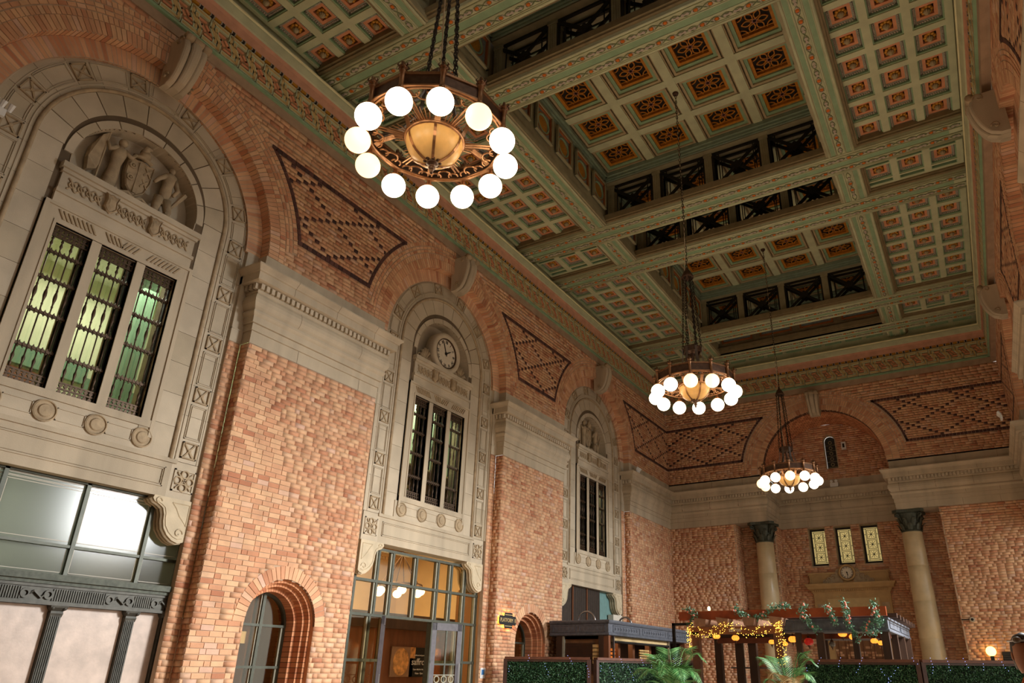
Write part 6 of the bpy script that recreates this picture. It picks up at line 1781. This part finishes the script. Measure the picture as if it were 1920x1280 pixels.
# ------------------------------------------------------------------ hedge screens
def leaf_cards(mb, p, size, rng, nrm=None):
    d = Vector((rng.uniform(-1, 1), rng.uniform(-1, 1), rng.uniform(-1, 1))).normalized(); e = d.cross(Vector((rng.uniform(-1, 1), rng.uniform(-1, 1), rng.uniform(-1, 1)))).normalized()
    p = Vector(p); a = d * size; b = e * size * .42
    mb.add([tuple(p - a), tuple(p - b), tuple(p + a), tuple(p + b)], [(0, 1, 2, 3)])
def hedge(label, a, b, n_leaf, z1=1.92):
    A = Vector((a[0], a[1], 0)); B = Vector((b[0], b[1], 0)); d = (B - A); L = d.length; d.normalize(); nr = Vector((d.y, -d.x, 0))
    T = lambda u, v, w: tuple(A + d * u + nr * w + Vector((0, 0, v)))
    t = thing('hedge_screen', label, 'screen', tuple((A + B) / 2), 'artificial hedge screens round the restaurant')
    mb = MB(T); mb.box(0, L, .05, z1 - .05, -.03, .0); mb.build('backing', 'hedge_back', t)
    mb = MB(T); mb.box(-.02, L + .02, z1 - .06, z1, -.06, .07); mb.build('top_rail', 'wood_rail', t)
    mb = MB(T); mb.box(0, L, z1 - .11, z1 - .06, -.04, .05); mb.build('under_rail', 'wood_dark', t)
    for u in (0, L): mb = MB(T); mb.box(u - .045, u + .045, 0, z1 - .05, -.05, .06); mb.build('post', 'wood_dark2', t)
    rng = random.Random(int(L * 1000)); mb = MB()
    for _ in range(n_leaf): leaf_cards(mb, T(rng.uniform(.05, L - .05), rng.uniform(.95, z1 - .11), rng.uniform(.0, .05)), rng.uniform(.016, .03), rng)
    mb.build('foliage', 'hedge_leaf', t, kind='stuff')
    mb = MB(); u = rng.uniform(0, .2)
    while u < L:
        z = z1 + .03 if rng.random() < .5 else z1 - rng.uniform(.05, .25); n = rng.randint(3, 6); du = rng.uniform(-.05, .05)
        for k in range(n): mb.sphere(T(min(max(u + du * k + rng.uniform(-.02, .02), 0), L), z - .06 * k, .075), .005, 6, 4)
        u += rng.uniform(.3, .6)
    mb.build('fairy_lights', 'fairy_blue', t, kind='stuff')
    return t
hedge('hedge screen starting at the left wall, before the arched window', (.5, 15.68), (2.36, 16.5), 9000)
hedge('hedge screen before the kiosk, half behind the left palm', (2.44, 16.72), (3.45, 20.6), 9000)
hedge('hedge screen behind the right palm, under the pergola lanterns', (7.02, 18.46), (9.44, 18.52), 11000)
hedge('rightmost hedge screen, below the round wall lamp', (9.52, 18.56), (12.3, 20.4), 11000)
# ------------------------------------------------------------------ pergola
pg = thing('pergola', 'restaurant pergola with an orange-brown beam and dark posts', 'pergola', (6.2, 21, 0))
mb = MB(); mb.box(3.48, 8.83, 19.75, 19.85, 2.93, 3.15); mb.build('front_beam', 'wood_orange', pg)
mb = MB(); mb.box(3.85, 6.33, 19.45, 19.55, 2.54, 2.73); sb_ = mb.build('sign_beam', 'wood_mid', pg)
put_text('saffron', .15, 'white_plastic', sb_, lambda u, v, w: (u, 19.44 - w, v), 5.13, 2.645, 0, 0, .8)
for (x0, x1) in ((4.03, 4.40), (4.64, 5.02), (5.34, 5.66), (6.04, 6.26)):
    mb = MB(); mb.add([(x0, 19.4, 2.97), (x0 + .34, 19.4, 2.92), (x0 + .30, 19.4, 2.74), (x0 + .06, 19.4, 2.74), (x0, 21.9, 2.97), (x0 + .34, 21.9, 2.92), (x0 + .30, 21.9, 2.74), (x0 + .06, 21.9, 2.74)], [(0, 3, 2, 1), (4, 5, 6, 7), (0, 1, 5, 4), (1, 2, 6, 5), (2, 3, 7, 6), (3, 0, 4, 7)])
    mb.build('rafter', 'wood_raw', pg)
mb = MB(); mb.box(3.6, 6.4, 21.8, 21.95, 2.55, 2.75); mb.build('rear_beam', 'wood_dark', pg)
for (x, y, w, m_) in ((4.03, 19.55, .10, 'wood_mid2'), (6.2, 19.55, .09, 'wood_mid2'), (3.83, 22, .10, 'wood_dark'), (4.45, 22, .10, 'wood_dark'), (4.85, 22, .11, 'wood_dark'), (6.62, 20.0, .07, 'wood_dark'), (7.16, 20.0, .09, 'wood_dark'), (8.0, 20.0, .07, 'wood_dark'), (8.70, 20.0, .09, 'wood_dark'), (8.73, 21.6, .08, 'wood_dark'), (8.75, 23.1, .08, 'wood_dark'), (8.77, 24.5, .08, 'wood_dark'), (6.4, 24.6, .08, 'wood_dark')):
    mb = MB(); mb.box(x - w, x + w, y - w, y + w, 0, 2.60); mb.build('post', m_, pg)
mb = MB(); mb.loft([[(6.3, 19.88 - d, z), (8.81 + d, 19.88 - d, z), (8.81 + d, 25.0, z), (6.3, 25.0, z)] for d, z in ((0, 2.57), (.02, 2.58), (.02, 2.62), (0, 2.64), (0, 2.84), (.03, 2.86), (.03, 2.90))]); cb = mb.build('roof_box', 'canopy_slate', pg)
mb = MB()
for q in ((20.2, 22.4), (22.6, 24.7)):
    for r in ((q[0], q[1], 2.67, 2.68), (q[0], q[1], 2.80, 2.81), (q[0], q[0] + .02, 2.67, 2.81), (q[1] - .02, q[1], 2.67, 2.81)): mb.box(8.81, 8.825, *r)
for r in ((6.5, 8.7, 2.67, 2.68), (6.5, 8.7, 2.80, 2.81), (6.5, 6.52, 2.67, 2.81), (8.68, 8.7, 2.67, 2.81)): mb.box(r[0], r[1], 19.865, 19.88, r[2], r[3])
mb.build('roof_relief', 'canopy_slate', cb)
for k in range(7): mb = MB(); y = 20.3 + .75 * k; mb.box(6.2, 9.0, y, y + .16, 2.91, 3.02); mb.build('roof_rafter', 'wood_dark', pg)
mb = MB(); mb.box(6.35, 8.75, 20.6, 20.7, 2.45, 2.57); mb.box(3.9, 6.4, 21.7, 21.8, 2.4, 2.55); mb.build('inner_beam', 'wood_orange2', pg)
mb = MB(); mb.tube([(4.1, 22.2, 1.75), (8.2, 22.2, 1.75)], .025, 6); mb.build('hand_rail', 'steel', pg)
# warm fairy lights on the sign beam
fl = thing('fairy_light_string', 'string of warm fairy lights wound round the saffron sign beam', 'lights', (5.1, 19.4, 2.4))
rng = random.Random(5); mb = MB()
for k in range(210):
    x = rng.uniform(3.85, 6.4); z = 2.64 + .14 * math.sin(x * 5.2 + (0 if k % 2 else 1.6)) + rng.uniform(-.06, .06); mb.sphere((x, 19.40 - rng.uniform(0, .05), z), 0.0075, 6, 4)
for k in range(60): mb.sphere((3.86 + rng.uniform(-.07, .07), 19.42, 2.72 - rng.uniform(0, .55)), 0.0075, 6, 4)
for k in range(90): z = 2.75 - rng.uniform(0, .95); mb.sphere((6.3 + rng.uniform(-.12, .12), 19.40, z), 0.0075, 6, 4)
mb.build('bulb', 'fairy_warm', fl, kind='stuff')
mb = MB(); mb.tube([(3.85 + 2.5 * i / 40, 19.43, 2.64 + .14 * math.sin((3.85 + 2.5 * i / 40) * 5.2)) for i in range(41)], .003, 4); mb.build('wire', 'black', fl)
# mosaic lanterns
def lantern(label, x, y, z, m='lantern_glass', r=.105, sq=.72, zt=2.74):
    t = thing('lantern', label, 'lantern', (x, y, z), 'mosaic lanterns under the pergola')
    mb = MB()        # separate mosaic tesserae
    nu, nv = 12, 6
    for j in range(nv):
        for i in range(nu):
            q = []
            for (di, dj) in ((.04, .05), (.96, .05), (.96, .95), (.04, .95)):
                th = PI * (.12 + .76 * (j + dj) / nv); ph = 2 * PI * (i + di) / nu; q.append((x + r * math.sin(th) * math.cos(ph), y + r * math.sin(th) * math.sin(ph), z - r * sq * math.cos(th)))
            mb.add(q, [(0, 1, 2, 3)])
    mb.build('mosaic_globe', m, t, kind='stuff')
    mb = MB(); mb.sphere((x, y, z), r * .97, 14, 8, 1, 1, sq); mb.build('globe_core', 'lantern_core' if m == 'lantern_glass' else m, t)
    mb = MB(); mb.lathe([(.05, z + r * sq * .9), (.04, z + r * sq + .02), (.015, z + r * sq + .04), (.012, z + r * sq + .07)], (x, y, 0), n=10); mb.tube([(x, y, z + r * sq + .05), (x, y, zt)], .005, 4); mb.build('hanger', 'copper_dark', t)
    mb = MB(); mb.lathe([(.05, z - r * sq * .9), (.025, z - r * sq - .02), (.012, z - r * sq - .05), (.001, z - r * sq - .09)], (x, y, 0), n=10); mb.build('bottom_finial', 'copper_dark', t)
lantern('red and amber mosaic lantern nearest the left gate post', 4.37, 20.2, 2.53)
lantern('amber mosaic lantern under the middle of the sign beam', 4.90, 20.2, 2.48)
lantern('small amber mosaic lantern just left of the right gate post', 5.87, 20.2, 2.37, r=.085)
lantern('amber mosaic lantern just right of the right gate post, partly behind fairy lights', 6.2, 20.2, 2.32, r=.085)
lantern('plain orange round lantern right of the fairy lights', 6.42, 20.2, 2.43, r=.115)
lantern('unlit dark red glass lantern over the right palm', 6.82, 20.2, 2.37, 'lantern_red', .12, .8)
lantern('unlit grey glass lantern before the timber doors', 7.32, 20.6, 2.32, 'lantern_grey', .085, .8)
lantern('brightest mosaic lantern under the roof edge, over the timber doors', 7.61, 20.6, 2.57, r=.115)
lantern('mosaic lantern partly covered by a hanging vine', 7.86, 20.6, 2.49, r=.105)
lantern('mosaic lantern hanging by the right corner post', 8.35, 20.6, 2.39, r=.09)
lantern('lowest mosaic lantern, nearest the right corner post', 8.51, 20.6, 2.34, r=.085)
# flower garlands
def garland(label, pts, y, n, fl_n=6):
    P = [Vector((a, y, b)) for a, b in pts]
    t = thing('flower_garland', label, 'garland', tuple(P[0]), 'artificial flower garlands on the pergola')
    rng = random.Random(int(P[0].x * 1000)); mb = MB(); mb.tube([tuple(p) for p in P], .008, 5); mb.build('stem', 'palm_leaf', t)
    mb = MB(); fb = MB()
    for k in range(n):
        f = rng.random() * (len(P) - 1); i = int(f); q = P[i].lerp(P[i + 1], f - i) + Vector((rng.gauss(0, .05), rng.gauss(-.04, .04), rng.gauss(0, .045)))
        leaf_cards(mb, q, rng.uniform(.025, .045), rng)
    for k in range(fl_n):
        f = rng.random() * (len(P) - 1); i = int(f); q = P[i].lerp(P[i + 1], f - i) + Vector((rng.gauss(0, .04), -.1, rng.gauss(0, .04))); fb.sphere(tuple(q), .028, 7, 5)
    mb.build('foliage', 'vine_leaf', t, kind='stuff'); fb.build('blossoms', 'flower_pink', t, kind='stuff')
garland('leafy garland at the left end of the orange beam', [(3.71, 3.22), (3.9, 3.17), (4.01, 3.06), (3.86, 2.91), (3.8, 2.81)], 19.66, 190, 5)
garland('long garland swagged across the middle of the orange beam', [(5.12, 3.2), (5.22, 3.1), (5.39, 2.99), (5.65, 2.92), (5.92, 3.0), (6.16, 3.2), (6.38, 3.22), (6.55, 3.21)], 19.66, 420, 6)
garland('garland trailing down over the roof edge, above the red lantern', [(6.99, 3.24), (6.84, 3.08), (6.9, 2.93), (7.0, 2.77), (7.12, 2.66), (7.2, 2.61)], 19.62, 280, 6)
garland('short pink-flowered garland left of the brightest lantern', [(7.48, 3.19), (7.56, 3.04), (7.6, 2.9), (7.66, 2.76)], 19.62, 190, 6)
garland('longest hanging garland, reaching down to the lanterns', [(7.9, 3.29), (7.92, 3.11), (7.95, 2.93), (7.95, 2.75), (8.04, 2.58), (8.13, 2.39)], 19.6, 330, 8)
garland('pale garland at the right end of the orange beam', [(8.59, 3.23), (8.59, 3.01), (8.64, 2.84), (8.66, 2.71)], 19.64, 230, 5)
garland('low garland looped along the bottom of the roof edge', [(8.61, 2.82), (8.4, 2.71), (8.31, 2.58), (8.45, 2.54), (8.59, 2.53)], 19.62, 230, 5)
# ------------------------------------------------------------------ palms
def palm(label, x, y, h, fronds):
    t = thing('potted_palm', label, 'plant', (x, y, 0), 'potted palms before the hedge screens')
    mb = MB(); mb.lathe([(.22, 0), (.25, .02), (.30, .5), (.32, .52), (.30, .55), (.27, .5)], (x, y, 0), n=20); mb.build('pot', 'black', t)
    for k, (az, L, rise, droop, m_) in enumerate(fronds):
        d = Vector((math.cos(math.radians(az)), math.sin(math.radians(az)), 0)); pts = []
        for i in range(19):
            f = i / 18; pts.append(Vector((x, y, h)) + d * (L * (f ** .9)) + Vector((0, 0, rise * math.sin(min(f * 1.25, 1) * PI / 2) - droop * f ** 2.6)))
        base = [(x + .04 * math.cos(k * 2.4), y + .04 * math.sin(k * 2.4), .5)]
        mb = MB(); mb.tube(base + [tuple(p) for p in pts], [.014] + [.011 - .008 * i / 18 for i in range(19)], 5)
        for i in range(3, 19):
            tan = (pts[min(i + 1, 18)] - pts[i - 1]).normalized(); side = tan.cross(Vector((0, 0, 1))).normalized(); up = side.cross(tan)
            LL = .30 * math.sin(PI * (i / 18) ** .8) + .07
            for s in (-1, 1):
                for off in (0, .5):
                    b0 = pts[i] + (pts[i] - pts[i - 1]) * off * -1
                    e = b0 + (side * s * .86 + tan * .55 + up * -.18) * LL; mid = b0.lerp(e, .45) + up * .015; w = tan * .011
                    mb.add([tuple(b0), tuple(mid - w), tuple(e), tuple(mid + w)], [(0, 1, 2, 3)])
        mb.build('frond', m_, t)
palm('larger green potted palm before the left hedge, in front of the kiosk', 4.78, 15.8, 1.2,
     [(185, .95, .62, .30, 'palm_leaf'), (160, .75, .88, .25, 'palm_leaf'), (120, .5, .98, .20, 'palm_leaf'), (60, .55, 1.0, .22, 'palm_leaf'), (15, .72, .92, .30, 'palm_leaf'), (-10, .7, .62, .45, 'palm_leaf'), (-50, .6, .66, .40, 'palm_leaf'), (-95, .6, .7, .35, 'palm_leaf'), (-135, .8, .6, .35, 'palm_leaf'), (205, .75, .34, .3, 'palm_leaf'), (-25, .55, .35, .3, 'palm_leaf'), (90, .7, .6, .3, 'palm_leaf'), (-70, .35, .55, .1, 'palm_leaf'), (240, .55, .8, .35, 'palm_leaf')])
palm('smaller palm with some dried fronds, before the right hedge', 7.05, 16.6, 1.2,
     [(170, .62, .80, .22, 'palm_leaf'), (130, .45, .82, .25, 'palm_leaf'), (40, .5, .90, .18, 'palm_leaf'), (10, .62, .78, .22, 'palm_leaf'), (-20, .62, .55, .3, 'palm_leaf'), (-60, .4, .45, .3, 'palm_dry'), (-110, .4, .35, .3, 'palm_dry'), (200, .6, .40, .3, 'palm_leaf'), (90, .6, .6, .2, 'palm_leaf'), (-150, .5, .2, .2, 'palm_leaf'), (220, .45, .5, .2, 'palm_dry')])
# ------------------------------------------------------------------ small fittings
def twin_light(label, T, u, v, w):
    t = thing('emergency_light', label, 'light', T(u, v, w), 'white twin-spot emergency lights')
    mb = MB(T); mb.box(u - .16, u + .16, v, v + .17, w - .04, w + .05); mb.build('battery_box', 'white_plastic', t)
    for s in (-1, 1): mb = MB(T); mb.lathe([(.03, w - .02), (.055, w + .02), (.06, w + .06), (.001, w + .065)], (u + s * .09, v + .23, 0), n=12); mb.build('lamp_head', 'white_plastic', t)
twin_light('white emergency light on the alcove ledge, behind the farthest chandelier', T_BACK, 6.47, 8.63, .2)
def flood(label, T, u, v, w, n=4):
    t = thing('flood_light', label, 'light', T(u, v, w), 'white multi-head flood lights on the ledges')
    mb = MB(T); mb.box(u - .12, u + .12, v - .02, v + .10, w - .06, w + .0); mb.build('mount', 'white_plastic', t)
    for k in range(n):
        mb = MB(T); a = u - .15 + .3 * k / (n - 1); mb.lathe([(.02, v + .10), (.04, v + .13), (.045, v + .20), (.03, v + .22)], (0, 0, 0), axis=1, n=10) if False else mb.tube([(a, v + .10, w - .03), (a, v + .2, w + .04)], [.03, .04], 8); mb.build('lamp_head', 'white_plastic', t)
flood('white flood light on the ledge of the corner pier', T_LEFT, 24.75, 8.66, .22)
flood('white flood light cut by the left border of the picture', T_LEFT, 2.78, 8.7, .22)
flood('white flood light on the ledge by the right border', T_RIGHT, 24.2, 8.75, .55)
sp = thing('wall_speaker', 'small white loudspeaker box beside the narrow round-headed window', 'speaker', T_BACK(7.03, 10.18, 0))
mb = MB(T_BACK); mb.box(6.94, 7.12, 10.18, 10.49, 0, .12); mb.build('cabinet', 'white_plastic', sp); mb = MB(T_BACK); mb.box(6.99, 7.07, 10.25, 10.42, .12, .125); mb.build('grille', 'black', sp)
cc = thing('security_camera', 'small dome camera on a short arm, on the right end brickwork', 'camera', T_END(10.45, 3.25, 0))
mb = MB(T_END); mb.tube([(10.17, 3.325, .06), (10.42, 3.325, .08)], .018, 6); mb.build('arm', 'black', cc); mb = MB(T_END); mb.lathe([(.07, 0), (.085, .05), (.08, .10), (.001, .11)], (10.49, 3.32, 0), n=16); mb.build('housing', 'stone', cc); mb = MB(T_END); mb.sphere((10.49, 3.32, .10), .045, 10, 6); mb.build('dome', 'black', cc)
gl = thing('globe_wall_lamp', 'glowing round wall lamp on the right end brickwork', 'lamp', T_END(10.84, 2.0, .2))
mb = MB(T_END); mb.sphere((10.84, 2.34, .26), .15, 20, 12); mb.build('globe', 'globe_warm', gl, smooth=True)
mb = MB(T_END); mb.box(10.79, 10.90, 2.06, 2.2, .2, .32); mb.tube([(10.845, 2.1, .2), (10.845, 2.1, .0)], .02, 6); mb.build('bracket', 'black', gl)
vg = thing('vent_grille', 'dark rectangular grille right of the round wall lamp', 'vent', T_END(11.3, 2.0, 0))
mb = MB(T_END); mb.box(11.14, 11.75, 1.7, 2.33, 0, .03); mb.build('frame', 'black', vg)
for k in range(8): mb = MB(T_END); mb.box(11.17, 11.72, 1.75 + .07 * k, 1.785 + .07 * k, .03, .045); mb.build('slat', 'lead', vg)
bl = thing('spot_lamp', 'bright bare spot lamp on top of the orange beam', 'lamp', (4.31, 19.9, 3.15))
mb = MB(); mb.lathe([(.03, 3.15), (.035, 3.17), (.02, 3.18)], (4.31, 19.9, 0), n=10); mb.build('socket', 'black', bl); mb = MB(); mb.sphere((4.31, 19.9, 3.225), .055, 12, 8, .7, .7, 1.1); mb.build('bulb', 'spot_glow', bl)
bk = thing('black_arm', 'black metal bracket arm left of the pergola', 'bracket', (3.0, 20.5, 2.4))
mb = MB(); mb.box(2.98, 3.06, 20.46, 20.54, 0, 2.91); mb.build('upright', 'black', bk); mb = MB(); mb.box(2.98, 3.6, 20.46, 20.54, 2.84, 2.91); mb.build('cross_arm', 'black', bk)
# ------------------------------------------------------------------ passer-by at the right border
px_, py_ = 11.165, 6.0
DZP = .045
pr = thing('person', 'person in an orange top, cut off by the right border', 'person', (px_, py_, 0))
me = bpy.data.meshes.new('body'); V = [(0, 0, .95), (0, 0, 1.15), (0, 0, 1.38), (0, 0, 1.50), (0, -.01, 1.58), (-.10, 0, .9), (-.11, -.02, .5), (-.11, .02, .09), (-.11, -.12, .04), (.10, 0, .9), (.11, .02, .5), (.11, .05, .09), (.11, -.09, .04), (-.17, 0, 1.42), (-.23, .02, 1.15), (-.21, -.06, .92), (.17, 0, 1.42), (.23, .02, 1.15), (.21, -.06, .92)]
E_ = [(0, 1), (1, 2), (2, 3), (3, 4), (0, 5), (5, 6), (6, 7), (7, 8), (0, 9), (9, 10), (10, 11), (11, 12), (2, 13), (13, 14), (14, 15), (2, 16), (16, 17), (17, 18)]
RR = [(.16, .12), (.145, .11), (.17, .12), (.06, .06), (.055, .055), (.09, .09), (.062, .065), (.045, .05), (.04, .03), (.09, .09), (.062, .065), (.045, .05), (.04, .03), (.06, .06), (.045, .045), (.032, .032), (.06, .06), (.045, .045), (.032, .032)]
me.from_pydata([(px_ + a, py_ + b, c_ * 1.025) for a, b, c_ in V], E_, []); bo = put('body', me, pr); me.materials.append(M('cloth_orange'))
sk = bo.modifiers.new('skin', 'SKIN'); bo.modifiers.new('sub', 'SUBSURF').levels = 1; bo.modifiers['sub'].render_levels = 2
for i, v in enumerate(me.skin_vertices[0].data): v.radius = RR[i]
me.skin_vertices[0].data[0].use_root = True
mb = MB()
rings = []
for (z, rx, ry, oy) in ((1.575, .045, .05, .0), (1.60, .058, .075, -.01), (1.64, .068, .09, -.005), (1.69, .074, .096, 0), (1.74, .074, .096, .005), (1.78, .062, .08, .01), (1.805, .035, .045, .012), (1.812, .005, .005, .012)):
    rings.append([(px_ + rx * math.cos(2 * PI * k / 16), py_ + oy + ry * math.sin(2 * PI * k / 16), z + DZP) for k in range(16)])
mb.loft(rings); mb.loft([[(px_ + a, py_ - .095 - b, z + DZP) for a, b in ((-.014, 0), (.014, 0), (.010, d), (-.010, d))] for z, d in ((1.655, .022), (1.67, .028), (1.70, .008))])
for s in (-1, 1): mb.sphere((px_ + s * .076, py_ + .01, 1.73), .026, 8, 6, .4, .8, 1.2)
mb.build('head', 'skin', pr, smooth=True)
mb = MB(); rings = []
for (z, rx, ry, oy) in ((1.60, .070, .06, .05), (1.66, .080, .075, .04), (1.72, .084, .088, .02), (1.77, .078, .092, .012), (1.81, .052, .062, .012), (1.83, .008, .008, .012)):
    rings.append([(px_ + rx * math.cos(2 * PI * k / 16), py_ + oy + ry * math.sin(2 * PI * k / 16), z + DZP) for k in range(16)])
mb.loft(rings); mb.build('hair', 'hair', pr, smooth=True)
mb = MB(); mb.tube([(px_ + .088 * math.cos(a), py_ + .01 + .1 * math.sin(a), 1.82) for a in np.linspace(PI, 2 * PI, 13)], .007, 6)
for s in (-1, 1): mb.sphere((px_ + s * .035, py_ - .085, 1.825), .028, 10, 6, 1, .35, .75)
mb.build('sunglasses', 'steel', pr)
